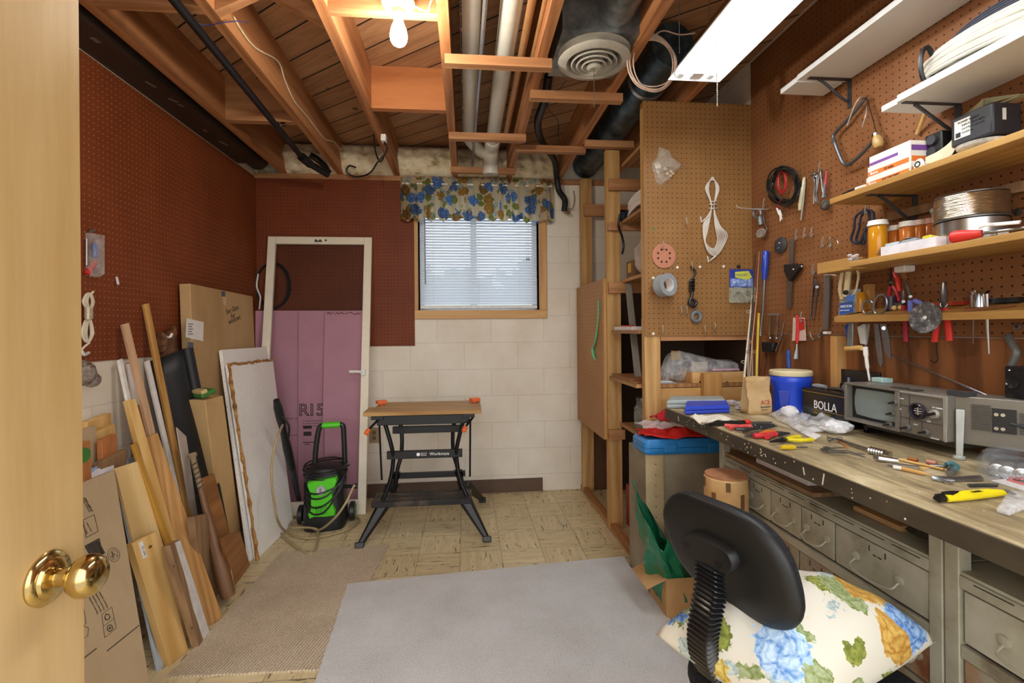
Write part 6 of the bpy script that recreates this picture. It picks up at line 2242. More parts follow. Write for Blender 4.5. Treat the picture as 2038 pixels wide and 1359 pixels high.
# ------------------------------------------------------------------ things hung on the tan pegboard partition
M_chr = plain('chrome', '#c9cccf', 0.18, 1.0, 0.5, 0.05)
M_stl = plain('tool_steel', '#8d8f90', 0.32, 0.9, 0.5, 0.1, 60)
M_peg = plain('peg_steel', '#c4c0b6', 0.35, 0.6)
M_redh = plain('red_grip', '#cf2f28', 0.4, 0, 0.5, 0.05)
M_wplas = plain('white_plastic', '#e4e2dc', 0.4)


def pp(px, py, dy=0.003):
    return pw(px, py, Y=YP - dy)


def pr(px, py, dx=0.008):
    return pw(px, py, X=XR - 0.006 - dx)


def tubes(mb, pts, r_, n=8, k=6, closed=False, flat=1.0):
    return mb.tube(spline(pts, k, closed), r_, n, closed, flat)


t = thing('clear_pouch', 'small clear bag of cream bits high on the tan pegboard', 'bag', pp(1325, 370))
op2 = [(1312, 292), (1330, 300), (1336, 315), (1355, 328), (1352, 336), (1340, 345), (1332, 358), (1314, 370), (1306, 362), (1298, 335), (1297, 325), (1308, 312)]
b = MB()
r0 = [pp(*p) for p in op2]
cc_ = sum(r0, V()) / len(r0)
b.loft([r0, [cc_ + (p - cc_) * 0.9 + V((0, -0.02, 0)) for p in r0], [cc_ + (p - cc_) * 0.3 + V((0, -0.03, 0)) for p in r0]])
b.build('film', clear('cloudy_film', (215, 205, 190), 0.2, 0.35), t)
rr = random.Random(31)
b = MB()
for k in range(14):
    p_ = pp(rr.uniform(1305, 1340), rr.uniform(325, 350), rr.uniform(0.008, 0.016))
    b.sph(p_, rr.uniform(0.006, 0.010), (1, .8, 1), 8)
b.build('contents', blotch('cream_bits', ['#a58d6e', '#d8c7a8'], 40, 0.8), t)['kind'] = 'stuff'
b = MB()
for k in range(7):
    tubes(b, [pp(1418, 352 + k, .012), pp(1410 - k, 375, .01 + .002 * (k % 3)), pp(1416, 412, .014 + .002 * (k % 3)), pp(1409 - 1.6 * k, 455 - k, .01), pp(1404 + 0.5 * k, 482 + 2.5 * k, .012 + .003 * (k % 3)), pp(1420 + 1.2 * k, 495 + 2 * k, .012), pp(1428 + 3.2 * k, 476 - k, .012), pp(1423 + 1.6 * k, 448, .014), pp(1421, 412, .018), pp(1425 + k, 375, .012)], 0.0024, 6, 6, True)
for z_ in (400, 406, 414):
    tubes(b, [pp(1412, z_, .004), pp(1419, z_ + 1, .026), pp(1427, z_, .004)], 0.0028, 6)
one(b, 'cord_hank', 'long hank of white cord hanging on the tan pegboard', 'cord', plain('white_cord', '#d9d0c4', 0.6))
t = thing('sanding_disc', 'pink round sanding disc with eight holes on the tan pegboard', 'sanding disc', pp(1321, 533))
q = pp(1321, 509, 0.004)
Md = Matrix.Translation(q) @ Matrix.Rotation(R(90), 4, 'X')
MB().prism([(0.060 * math.cos(2 * PI * i / 40), 0.063 * math.sin(2 * PI * i / 40)) for i in range(40)], 0.003, Md).build('disc', plain('sandpaper_pink', '#bb7f66', 0.9, 0, .2, .08, 200), t)
b = MB()
for i in range(8):
    a = 2 * PI * i / 8 + PI / 8
    b.cyl(q + V((0.033 * math.cos(a), -0.0032, 0.033 * math.sin(a))), q + V((0.033 * math.cos(a), -0.0026, 0.033 * math.sin(a))), 0.0058, n=12)
b.build('holes', plain('hole_brown', '#3c2414', 0.8), t)
t = thing('tape_roll', 'roll of silver duct tape hanging on the tan pegboard', 'tape', pp(1325, 595))
fr_, bk_ = pp(1331, 566, 0.075), pp(1317, 569, 0.03)
ax_ = (fr_ - bk_).normalized()
MB().lathe([(0.034, 0), (0.056, 0), (0.056, 0.05), (0.034, 0.05), (0.034, 0)], fr_ - ax_ * 0.05, ax_, 44, False).build('roll', plain('duct_tape', '#a9b2b8', 0.35, 0.3), t)
MB().lathe([(0.032, 0.001), (0.0338, 0.001), (0.0338, 0.049), (0.032, 0.049), (0.032, 0.001)], fr_ - ax_ * 0.05, ax_, 36, False).build('core', M_paper, t)
t = thing('shock_cord', 'black coiled cord with a grey ring on its end on the tan pegboard', 'cord', pp(1385, 643))
b = MB()
tubes(b, [pp(1375, 530, .01), pp(1384, 540, .014), pp(1380, 552, .014), pp(1376, 556, .012)], 0.005)
ring_ = [pp(1377 + 4.5 * math.cos(i * .9), 556 + 0.9 * i + 2 * math.sin(i * .9), .014 + 0.007 * math.sin(i * .9)) for i in range(26)]
b.tube(ring_, 0.006, 6)
tubes(b, [pp(1378, 578, .012), pp(1376, 592, .015), pp(1372, 602, .02), pp(1380, 610, .02), pp(1386, 602, .015), pp(1379, 596, .012)], 0.008)
b.build('cord', M_black, t)
b = MB()
c_ = pp(1386, 630, .012)
b.tube([c_ + V((0.022 * math.cos(a), 0, 0.024 * math.sin(a))) for a in [2 * PI * i / 28 for i in range(28)]], 0.009, 10, True)
b.cyl(pp(1386, 612, .012), pp(1386, 620, .012), 0.002, n=6)
b.build('ring', plain('grey_rubber', '#6d7478', 0.45), t)
for k, (px, py, l_) in enumerate(((1320, 655, 'peg low at the left of the tan pegboard'), (1404, 655, 'left one of the two pegs low under the tape column'), (1424, 650, 'right one of the two pegs low on the tan pegboard'), (1357, 617, 'left peg of the pair beside the grey ring'), (1368, 616, 'right peg of the pair beside the grey ring'), (1367, 440, 'single peg left of the white cord hank'), (1321, 487, 'peg that holds the pink sanding disc'), (1378, 528, 'peg that holds the black coiled cord'))):
    b = MB()
    tubes(b, [pp(px, py + 8, 0.0), pp(px, py + 8, .018), pp(px, py + 2, .03), pp(px - 1, py - 8, .032)], 0.0026, 6)
    one(b, 'peg_hook', l_, 'hook', M_peg, 'hooks on the tan pegboard')
for px, py, l_ in ((1402, 436, 'white clip beside the white cord hank'), (1416, 515, 'white clip just below the white cord hank')):
    b = MB()
    b.tube([pp(px - 8, py - 5, .012), pp(px - 6, py + 6, .004), pp(px, py + 1, .014), pp(px + 9, py - 6, .02)], 0.0035, 6)
    one(b, 'peg_clip', l_, 'hook', M_wplas, 'hooks on the tan pegboard')
for k, (px, py) in enumerate(((1300, 553), (1348, 532), (1393, 531), (1440, 530), (1300, 664), (1300, 455))):
    l_ = ('white washer screw left of the duct tape', 'white washer screw right of the sanding disc', 'white washer screw above the black cord', 'white washer screw left of the blue tool pack', 'white washer screw in the lower left corner of the tan pegboard', 'green washer screw left on the tan pegboard')[k]
    q = pp(px, py, 0.0005)
    one(MB().lathe([(0.003, 0), (0.0068, 0.0005), (0.0068, 0.002), (0.003, 0.003), (0.001, 0.0015)], q, (0, -1, 0), 16), 'washer_screw', l_, 'screw', M_wplas if k < 5 else plain('tool_green', '#3c7a34', 0.5), 'washer screws of the tan pegboard')
t = thing('card_pack', 'hanging pack with blue and yellow card over a clear pouch', 'pack', pp(1475, 605))
b = MB()
a, c = pp(1452, 572, .008), pp(1499, 536, .008)
b.box(a.x, c.x, a.y - 0.002, a.y, a.z, c.z)
b.build('header_card', plain('blue_card', '#3040a0', 0.4), t)
b = MB()
for pts_, in (([(1463, 541), (1490, 539), (1497, 552), (1486, 557), (1463, 552)],),):
    ls_ = [pp(*p, .0108) for p in pts_]
    b.loft([ls_, [p - V((0, .0006, 0)) for p in ls_]])
b.build('yellow_panel', plain('yellow_card', '#c9cf52', 0.4), t)
text('TOOL KIT', 0.014, Matrix.Translation(pp(1464, 549, .0118)) @ Matrix.Rotation(R(90), 4, 'X'), plain('blue_card', '#3040a0', 0.4), t)
b = MB()
a, c = pp(1454, 570, .0105), pp(1498, 554, .0105)
b.box(a.x, c.x, a.y - 0.0006, a.y, a.z, c.z)
b.build('photo_print', blotch('blue_print_mottle', ['#2f4c9c', '#7d98d0', '#c8d2ea'], 60, 0.4, 3, 0), t)
b = MB()
a, c = pp(1449, 603, .006), pp(1499, 572, .006)
b.box(a.x, c.x, a.y - 0.03, a.y, a.z, c.z)
b.build('pouch', clear('pouch_film', (205, 214, 196), 0.1, 0.35), t, bev=0.006)
b = MB()
c_ = pp(1489, 584, .02)
b.tube([c_ + V((0.010 * math.cos(a), 0, 0.010 * math.sin(a))) for a in [2 * PI * i / 18 for i in range(18)]], 0.0028, 6, True)
tubes(b, [pp(1460, 590, .02), pp(1470, 582, .02), pp(1480, 590, .02)], 0.004)
b.build('steel_parts', M_stl, t)
b = MB()
b.sph(pp(1470, 530, .01), 0.009)
b.build('hanger', M_black, t)

# ------------------------------------------------------------------ rods standing in the corner
for lab, pts, r_, mm in (
        ('pale fishing rod standing foremost in the corner of the bench', [(1476, 806), (1484, 720), (1494, 620), (1501, 545)], (0.006, 0.0045, 0.003, 0.0016), plain('rod_cream', '#d9cdb4', 0.35)),
        ('black fishing rod standing in the corner behind the pale one', [(1491, 800), (1494, 700), (1498, 600), (1503, 505)], (0.0055, 0.005, 0.0035, 0.0018), M_black),
        ('slim bare rod with rings, leaning toward the blue screwdriver', [(1487, 790), (1497, 680), (1506, 590), (1511, 500)], (0.003, 0.0026, 0.002, 0.0014), plain('rod_copper', '#b98a6a', 0.4)),
        ('yellow stick among the fishing rods', [(1504, 770), (1507, 700), (1510, 624)], (0.006, 0.006, 0.006), plain('yellow_paint', '#d0b040', 0.45)),
        ('dark rod with a brown cork handle, right of the yellow stick', [(1512, 790), (1518, 740), (1526, 690)], (0.007, 0.008, 0.006), plain('brown_handle', '#5c3018', 0.45))):
    Ys = [2.04 + 0.2 * (i / (len(pts) - 1)) for i in range(len(pts))]
    b = MB()
    p_ = [pw(px, py, Y=y_) for (px, py), y_ in zip(pts, Ys)]
    lo = p_[0]
    p_[0] = V((lo.x, lo.y, BZ + 0.001))
    b.tube(p_, list(r_), 8)
    for k in range(1, len(p_) - 1):
        b.tube([p_[k] + V((-0.012 + 0.009 * math.cos(a), 0, 0.006 * math.sin(a))) for a in [2 * PI * i / 10 for i in range(10)]], 0.0012, 5, True)
    one(b, 'fishing_rod' if 'stick' not in lab else 'stick', lab, 'rod', mm, 'rods in the corner')

# ------------------------------------------------------------------ shelves of the right wall
def board_pts(pxa, pya, X):
    return pw(pxa, pya, X=X)
M_wsh = plain('white_painted_shelf', '#dcdad4', 0.5, 0, 0.4, 0.03, 6)
M_osh = wood('oak_ply_shelf', '#c99f5e', '#9c7136', 'y', 0.9, 0.5, 0.8)
M_brk = plain('grey_bracket', '#4a4b4d', 0.4, 0.5)
XW = XR - 0.0065
S = {}
def wshelf(key, label, pxe, pye, X, th, mat, ext=None, near=0.42):
    q = pw(pxe, pye, X=X)
    z = q.z
    S[key] = (X, q.y, z, z + th)
    t_ = thing('wall_shelf', label, 'shelf', ((X + XW) / 2, (q.y + near) / 2, z))
    MB().box(X, XW, near, q.y, z, z + th).build('board', mat, t_, M=Matrix.Translation((X, 1, z)), bev=0.0015)
    if ext:
        MB().box(X + 0.002, XW - 0.01, q.y + 0.001, q.y + ext[0], z - 0.004, z + ext[1]).build('end_piece', mat, t_, bev=0.0015)
    return t_
def bracket(t_, px, py, z, x0):
    y_ = pw(px, py, X=XW - 0.003).y
    b_ = MB()
    b_.box(x0, XW, y_ - 0.009, y_ + 0.009, z - 0.003, z - 0.0003)
    b_.box(XW - 0.003, XW, y_ - 0.009, y_ + 0.009, z - 0.11, z - 0.003)
    b_.tube(spline([(x0 + 0.04, y_, z - 0.004), (x0 + 0.07, y_, z - 0.022), (XW - 0.03, y_, z - 0.075), (XW - 0.003, y_, z - 0.085)], 5), 0.005, 8)
    return b_.build('bracket', M_brk, t_)
t0 = wshelf('s0', 'topmost white shelf of the right wall, nearly at the ceiling', 1586, 160, 1.27, 0.02, M_wsh, (0.10, 0.016))
bracket(t0, 1690, 178, S['s0'][2], 1.30)
t1 = wshelf('s1', 'white shelf of the right wall carrying the big cable coil', 1785, 204, 1.27, 0.021, M_wsh, (0.055, 0.014))
bracket(t1, 1906, 215, S['s1'][2], 1.285)
t2 = wshelf('s2', 'wooden shelf of the right wall holding small boxes and a black adapter', 1651, 407, 1.27, 0.019, M_osh)
bracket(t2, 1820, 398, S['s2'][2], 1.30)
t3 = wshelf('s3', 'wooden shelf of the right wall holding orange bottles and wire spools', 1690, 532, 1.27, 0.019, M_osh)
z3 = S['s3'][3]
z2 = S['s2'][3]
z1 = S['s1'][3]
b = MB()
b.obox(Matrix.Translation(pw(1708, 497, X=1.46)), 0.02, 0.03, 0.001)
a = pw(1800, 521, X=1.42)
MB().box(1.40, 1.44, a.y - 0.02, a.y + 0.02, S['s3'][2] - 0.022, S['s3'][2] - 0.0005).build('wall_clip', M_wplas, t3, bev=0.004)
# wall battens
a, c = pw(1768, 432, X=XW - 0.012), pw(2038, 370, X=XW - 0.012)
one(MB().loft([[(XW - 0.018, p.y, p.z - 0.014), (XW, p.y, p.z - 0.014), (XW, p.y, p.z + 0.014), (XW - 0.018, p.y, p.z + 0.014)] for p in (a, c)]), 'wood_batten', 'slanting wooden batten on the wall behind the wire spools', 'batten', M_oldw)
b = MB()
a, c = pw(1858, 182, X=XW - 0.06), pw(1826, 266, X=XW - 0.006)
one(MB().cyl(c, a, 0.006, n=8), 'wood_stick', 'thin pale stick leaning below the white cable shelf', 'stick', M_pine)
# tilted tool rack
XF = 1.37
ra, rb = pw(1660, 642, X=XF), pw(2038, 634, X=XF)
zf = (ra.z + rb.z) / 2
yR1, yR0 = ra.y, 0.45
TILT = 0.027
t4 = thing('tool_rack', 'narrow wooden tool rack holding pliers and scissors, lowest on the right wall', 'rack', (1.42, 1.1, zf))
b = MB()
b.loft([[(XF, y_, zf), (XW, y_, zf + TILT), (XW, y_, zf + TILT + 0.022), (XF, y_, zf + 0.022)] for y_ in (yR0, yR1)])
b.build('board', M_osh, t4, M=Matrix.Translation((XF, 1, zf)), bev=0.001)
def zr(x):
    return zf + 0.022 + TILT * (x - XF) / (XW - XF)
a, c = pw(1723, 596, X=1.455), pw(1735, 565, X=1.455)
MB().box(1.445, XW - 0.001, min(a.y, c.y), max(a.y, c.y), zr(1.45) + 0.0, c.z).build('upright', M_pinez, t4)
# end block on the third shelf
a, c = pw(1631, 518, X=1.33), pw(1703, 494, X=1.33)
one(MB().box(1.32, XW - 0.001, c.y + 0.004, a.y, S['s3'][2] + 0.001, S['s3'][2] + 0.042), 'wood_block', 'wooden block fixed past the far end of the bottle shelf', 'block', M_osh, bev=0.002)
one(MB().lathe([(0.025, 0), (0.032, 0.004), (0.03, 0.006), (0.001, 0.006)], (1.42, pw(1672, 492, X=1.42).y, S['s3'][2] + 0.0425), (0, 0, 1), 28), 'round_lid', 'cream round lid lying on the block at the bottle shelf end', 'lid', plain('cream_lid', '#ddd0a8', 0.5))
post = one(MB().box(XR - 0.05, XR - 0.0125, pw(1676, 700, X=XR - 0.03).y, pw(1662, 700, X=XR - 0.03).y, BZ + 0.001, zr0 - 0.003), 'wood_post', 'pale upright post on the plywood below the tool rack', 'post', M_pinez)

# ------------------------------------------------------------------ tools hung on the right pegboard
def hook(px, py, lab, s=1.0, dbl=False):
    b_ = MB()
    for k in ((0, 1) if dbl else (0,)):
        o_ = 14 * k
        tubes(b_, [pr(px + o_, py, 0.0), pr(px + o_ - 2, py + 4, .02 * s), pr(px + o_ - 5, py + 6, .04 * s), pr(px + o_ - 2, py - 14 * s, .05 * s)], 0.0027, 6)
    return one(b_, 'peg_hook', lab, 'hook', M_peg, 'hooks on the right pegboard')
hook(1588, 470, 'hook that holds the combination square')
hook(1604, 466, 'bent double hook above the square, left one', 1.0, True)
hook(1640, 486, 'bent double hook right of the square, nearer the bottle shelf', 1.0, True)
hook(1621, 540, 'hook that holds the locking pliers')
hook(1597, 635, 'hook that holds the red brush pack')
hook(1523, 408, 'hook that holds the grey castor tool')
hook(1634, 336, 'hook that holds the hex key set')
hook(1726, 420, 'hook that holds the dark blue cord')
hook(1714, 552, 'small hook beside the cream handled pliers')
b = MB()
tubes(b, [pr(1530, 416, .0), pr(1527, 416, .03), pr(1500, 416, .09), pr(1470, 413, .16), pr(1466, 408, .17)], 0.0026, 6)
one(b, 'long_hook', 'long thin hook reaching out past the pegboard corner', 'hook', M_peg)
b = MB()
tubes(b, [pr(1640, 658, .0), pr(1630, 672, .03), pr(1620, 676, .05), pr(1614, 668, .06), pr(1613, 660, .06)], 0.0036, 6)
tubes(b, [pr(1634, 652, .0), pr(1632, 664, .02), pr(1628, 670, .03)], 0.0036, 6)
one(b, 'double_hook', 'curved chrome hook low on the right pegboard', 'hook', M_chr)

# bow saw
t = thing('bow_saw', 'bow saw with grey tube frame and wooden handle, blade twisted', 'saw', pr(1690, 328))
b = MB()
tubes(b, [pr(1722, 196, .02), pr(1690, 235, .025), pr(1660, 268, .025), pr(1662, 285, .03), pr(1672, 312, .03), pr(1680, 326, .03), pr(1692, 326, .03), pr(1715, 306, .035), pr(1738, 280, .035)], 0.0062, 8)
b.build('frame', plain('grey_tube', '#5e6064', 0.35, 0.6), t)
b = MB()
b.tube([pr(1724, 192, .02), pr(1731, 215, .022), pr(1738, 240, .02), pr(1745, 268, .03)], 0.006, 6, flat=0.25)
b.build('blade', plain('dark_blade', '#4a4038', 0.5, 0.5), t)
a, c = pr(1744, 268, .03), pr(1750, 296, .03)
MB().lathe([(0.010, 0), (0.012, 0.006), (0.012, 0.010), (0.0155, 0.018), (0.017, 0.034), (0.014, 0.046), (0.011, 0.050), (0.001, 0.051)], a, c - a, 20).build('handle', plain('varnished_wood', '#bb9a5e', 0.35), t)
MB().lathe([(0.001, -0.004), (0.013, -0.003), (0.0135, 0.006), (0.001, 0.007)], a, c - a, 20).build('ferrule', M_chr, t)
b = MB()
tubes(b, [pr(1722, 196, .0), pr(1712, 194, .05), pr(1700, 212, .06), pr(1686, 250, .06)], 0.0022, 6)
tubes(b, [pr(1725, 210, .0), pr(1724, 225, .06), pr(1716, 253, .06)], 0.0022, 6)
one(b, 'saw_hook', 'thin white wire hooks inside the bow saw frame', 'hook', M_peg)
# jumper cable coil
t = thing('cable_coil', 'coil of black and red test cable with a clip hanging on the right wall', 'cable', pr(1560, 440))
b = MB()
rr = random.Random(14)
for k in range(8):
    w_, h_ = rr.uniform(22, 34), rr.uniform(30, 40)
    b.tube([pr(1560 + w_ * math.cos(a) + rr.uniform(-.6, .6), 370 + h_ * math.sin(a) + 4 * math.sin(2 * a + k), .012 + 0.004 * k + 0.01 * math.sin(3 * a + k)) for a in [2 * PI * i / 36 for i in range(36)]], 0.0040, 6, True)
b.build('black_wire', M_black, t)
b = MB()
for k in range(3):
    w_, h_ = rr.uniform(6, 12), rr.uniform(14, 24)
    b.tube([pr(1556 + w_ * math.cos(a), 362 + h_ * math.sin(a), .03) for a in [2 * PI * i / 24 for i in range(24)]], 0.0035, 6, True)
tubes(b, [pr(1556, 395, .03), pr(1550, 408, .03), pr(1546, 416, .03)], 0.0035)
b.build('red_wire', plain('red_wire', '#a81f26', 0.4), t)
b = MB()
b.tube([pr(1552, 418, .03), pr(1554, 428, .03), pr(1553, 440, .03)], [0.003, 0.006, 0.003], 6)
b.tube([pr(1546, 414, .03), pr(1550, 424, .034), pr(1557, 436, .03)], [0.004, 0.005, 0.002], 6)
b.build('clip', M_wplas, t)
# cream folding tool
t = thing('folding_rule', 'cream coloured folding rule bundle hanging right of the cable coil', 'tool', pr(1594, 440))
b = MB()
b.tube([pr(1601, 353, .012), pr(1598, 375, .014), pr(1593, 408, .014), pr(1592, 418, .012)], [0.008, 0.0135, 0.0135, 0.010], 10, flat=0.7)
b.build('sleeve', plain('cream_plastic', '#d8cfae', 0.45), t)
b = MB()
b.tube([pr(1603, 362, .02), pr(1599, 400, .02), pr(1594, 438, .012)], [0.004, 0.008, 0.006], 8, flat=0.5)
b.build('leaves', plain('grey_cream', '#b5b19e', 0.4), t)
# hex keys and awls
b = MB()
for k, (x0p, x1p, ya, yb2) in enumerate(((1621, 1619, 346, 405), (1626, 1624, 350, 402), (1630, 1622, 345, 400), (1633, 1638, 340, 395), (1619, 1628, 352, 404))):
    tubes(b, [pr(x0p - 8, ya - 2, .02), pr(x0p, ya - 2, .02 + .003 * k), pr(x0p, ya + 6, .02 + .003 * k), pr(x1p, yb2, .02 + .003 * k)], 0.0024, 6)
b.sph(pr(1624, 352, .02), 0.010, (1, 1, 0.8), 10)
one(b, 'hex_keys', 'bunch of steel hex keys on one hook of the right wall', 'keys', M_stl)
one(MB().tube([pr(1645, 340, .02), pr(1643, 365, .02), pr(1641, 390, .02)], [0.003, 0.006, 0.005], 8), 'awl', 'slim tool with pink red handle right of the hex keys', 'awl', plain('pink_red', '#b03a4a', 0.4))
t = thing('wire_brush', 'dark round brush hanging at the far end of the box shelf', 'brush', pr(1642, 425))
b = MB()
b.sph(pr(1642, 408, .03), 0.020, (0.9, 0.8, 1.1), 12)
b.build('bristles', blotch('dark_bristles', ['#1f1c1a', '#4c4640', '#6f675c'], 90, 0.9, 3, 0.8, 150), t)
MB().tube([pr(1640, 394, .03), pr(1640, 386, .03), pr(1642, 360, .02)], [0.012, 0.006, 0.004], 8).build('stem', M_stl, t)
# castor / polishing tool
t = thing('swivel_castor', 'grey metal tool with a worn round pad near the pegboard corner', 'tool', pr(1512, 480))
b = MB()
c_ = pr(1507, 424, .03)
b.tube([pr(1507 + 7 * math.cos(a), 424 + 9 * math.sin(a), .03) for a in [2 * PI * i / 20 for i in range(20)]], 0.006, 8, True)
b.cyl(pr(1512, 432, .03), pr(1514, 448, .03), 0.011, n=14)
b.build('collar', plain('grey_metal', '#7b7f84', 0.4, 0.5), t)
b = MB()
tubes(b, [pr(1518, 418, .02), pr(1521, 440, .02), pr(1527, 455, .02), pr(1524, 466, .02)], [0.004] * 7 + [0.010] * 6 + [0.006] * 6, 8, flat=0.5)
b.build('arm', M_chr, t)
a = pr(1514, 464, .035)
MB().lathe([(0.001, 0.008), (0.022, 0.006), (0.025, 0.0), (0.025, -0.006), (0.001, -0.008)], a, (-1, -0.3, 0.1), 24).build('pad', blotch('worn_pad', ['#5d534b', '#85796c', '#9a8d7e'], 40, 0.9), t)
# black disc
t = thing('rubber_backing_pad', 'black rubber sanding backing pad hung left of the square', 'pad', pr(1553, 505))
q = pr(1553, 488, .012)
MB().lathe([(0.001, 0.008), (0.012, 0.009), (0.03, 0.004), (0.037, 0.0), (0.036, -0.004), (0.001, -0.004)], q, (-1, -0.15, 0.0), 36).build('disc', plain('pad_rubber', '#34363a', 0.5), t)
b = MB()
b.obox(Matrix.Translation(q + V((-0.008, 0.0, 0.01))), 0.002, 0.018, 0.004)
b.obox(Matrix.Translation(q + V((-0.008, 0.004, -0.012))), 0.002, 0.014, 0.004)
b.build('marks', M_wplas, t)
# combination square
t = thing('combination_square', 'combination square, steel blade with black triangular head', 'square', pr(1572, 612))
b = MB()
ra_ = [pr(1573, 476, .014), pr(1581, 476, .014), pr(1574, 612, .014), pr(1565, 612, .014)]
b.loft([ra_, [p + V((-0.0025, 0, 0)) for p in ra_]])
b.build('blade', M_stl, t)
hp_ = [pr(1567, 526, .010), pr(1599, 525, .010), pr(1599, 532, .010), pr(1580, 558, .010), pr(1577, 560, .010), pr(1567, 540, .010)]
b = MB()
b.loft([hp_, [p + V((-0.018, 0, 0)) for p in hp_]])
b.build('head', plain('black_casting', '#1d1c1c', 0.4), t, bev=0.002)
b = MB()
b.sph(pr(1596, 530, .03), 0.0055)
b.sph(pr(1579, 536, .03), 0.006)
b.build('screws', M_chr, t)
# blue screwdriver
t = thing('screwdriver', 'long screwdriver with blue handle hanging in the corner of the right wall', 'screwdriver', pr(1516, 668))
a, c = pr(1524, 499, .025), pr(1521, 556, .025)
MB().tube([a, a.lerp(c, .05), a.lerp(c, .7), a.lerp(c, .85), c], [0.012, 0.0165, 0.0165, 0.013, 0.011], 12).build('handle', plain('blue_handle', '#2340a8', 0.2, 0, 0.6, 0.05), t)
MB().tube([c, pr(1518, 620, .022), pr(1514, 650, .02), pr(1513, 668, .02)], [0.0055, 0.0055, 0.0055, 0.007], 8).build('shaft', M_stl, t)
# locking pliers
t = thing('locking_pliers', 'chrome locking pliers hanging right of the square', 'pliers', pr(1620, 635))
b = MB()
b.tube([pr(1624, 540, .02), pr(1622, 556, .022), pr(1619, 572, .022), pr(1616, 600, .02), pr(1614, 630, .018)], [0.006, 0.012, 0.010, 0.008, 0.006], 8, flat=0.6)
b.build('body', M_chr, t)
b = MB()
b.tube([pr(1622, 556, .025), pr(1626, 572, .026), pr(1624, 600, .024), pr(1622, 630, .02)], [0.008, 0.009, 0.006, 0.005], 8, flat=0.6)
b.build('lever', M_stl, t)
b = MB()
b.cyl(pr(1614, 628, .018), pr(1614, 634, .018), 0.003, n=8)
b.obox(Matrix.Translation(pr(1614, 635, .018)), 0.004, 0.018, 0.005)
b.cyl(pr(1626, 571, .01), pr(1626, 571, .04), 0.006, n=10)
b.build('screw', M_stl, t)
# staple gun
t = thing('staple_gun', 'chrome squeeze stapler with black jaws hanging at the pegboard edge', 'stapler', pr(1545, 703))
b = MB()
tubes(b, [pr(1534, 627, .02), pr(1533, 645, .02), pr(1532, 672, .02)], 0.008, 8, flat=0.7)
tubes(b, [pr(1548, 628, .025), pr(1547, 645, .025), pr(1546, 672, .025)], 0.008, 8, flat=0.7)
b.tube([pr(1530, 626, .02), pr(1552, 626, .025)], 0.007, 8)
tubes(b, [pr(1560, 643, .03), pr(1559, 655, .03), pr(1552, 680, .03), pr(1545, 698, .03)], 0.008, 8, flat=0.7)
b.build('arms', M_chr, t)
b = MB()
b.sph(pr(1533, 673, .02), 0.008)
b.sph(pr(1546, 673, .025), 0.008)
b.build('rivets', M_chr, t)
b = MB()
ls_ = [pr(1526, 680, .01), pr(1550, 682, .01), pr(1549, 700, .01), pr(1528, 700, .01)]
b.loft([ls_, [p + V((-0.03, 0, 0)) for p in ls_]])
b.build('jaws', M_black, t, bev=0.004)
# red brush pack
t = thing('brush_pack', 'red handled brush on its red and white card', 'brush', pr(1590, 715))
ls_ = [pr(1579, 632, .012), pr(1602, 632, .012), pr(1605, 678, .012), pr(1577, 678, .012)]
b = MB()
b.loft([ls_, [p + V((-0.0015, 0, 0)) for p in ls_]])
b.build('card', plain('red_white_card', '#d8c2b4', 0.5), t)
ls_ = [pr(1590, 634, .0145), pr(1601, 634, .0145), pr(1602, 655, .0145), pr(1592, 658, .0145)]
b = MB()
b.loft([ls_, [p + V((-0.0006, 0, 0)) for p in ls_]])
b.build('red_print', plain('red_card', '#b9322b', 0.5), t)
MB().tube([pr(1586, 627, .02), pr(1588, 650, .02), pr(1586, 682, .02)], [0.005, 0.007, 0.007], 8).build('handle', M_redh, t)
b = MB()
b.tube([pr(1586, 684, .02), pr(1586, 694, .02), pr(1585, 702, .02), pr(1584, 713, .02)], [0.006, 0.007, 0.013, 0.017], 10, flat=0.5)
b.build('bristles', plain('pale_bristle', '#b9c0c4', 0.8, 0, .3, .2, 200), t)
one(MB().tube([pr(1569, 697, .01), pr(1569, 712, .012), pr(1570, 732, .012)], [0.008, 0.009, 0.008], 8), 'blue_marker', 'blue and black handle hanging under the stapler', 'handle', plain('blue_plastic', '#2f55a8', 0.35))
# thin level strip
t = thing('steel_rule', 'narrow grey steel strip hanging at the far end of the tool rack', 'rule', pr(1645, 660))
ls_ = [pr(1642, 545, .012), pr(1654, 545, .012), pr(1650, 655, .012), pr(1640, 655, .012)]
MB().loft([ls_, [p + V((-0.006, 0, 0)) for p in ls_]]).build('strip', plain('dull_grey', '#77706c', 0.4, 0.4), t)
b = MB()
tubes(b, [pr(1640, 548, .012), pr(1650, 546, .03), pr(1664, 548, .04)], 0.003)
b.obox(Matrix.Translation(pr(1646, 662, .02)), 0.02, 0.02, 0.01)
b.build('ends', M_wplas, t)
# cream handled pliers
t = thing('pliers', 'pliers with cream handles hanging upside down from the bottle shelf', 'pliers', pr(1690, 600, .06))
b = MB()
tubes(b, [pr(1678, 524, .09), pr(1676, 545, .09), pr(1672, 575, .08), pr(1676, 596, .08)], 0.007, 8)
tubes(b, [pr(1690, 526, .09), pr(1688, 545, .09), pr(1686, 570, .08), pr(1682, 590, .08)], 0.010, 8)
tubes(b, [pr(1697, 524, .09), pr(1705, 535, .09), pr(1708, 550, .08), pr(1702, 580, .08), pr(1686, 596, .08)], 0.0035, 8)
b.build('handles', plain('cream_grip', '#d6c79e', 0.5), t)
b = MB()
b.sph(pr(1683, 582, .085), 0.012, (0.6, 1, 0.8), 10)
b.build('joint', M_black, t)

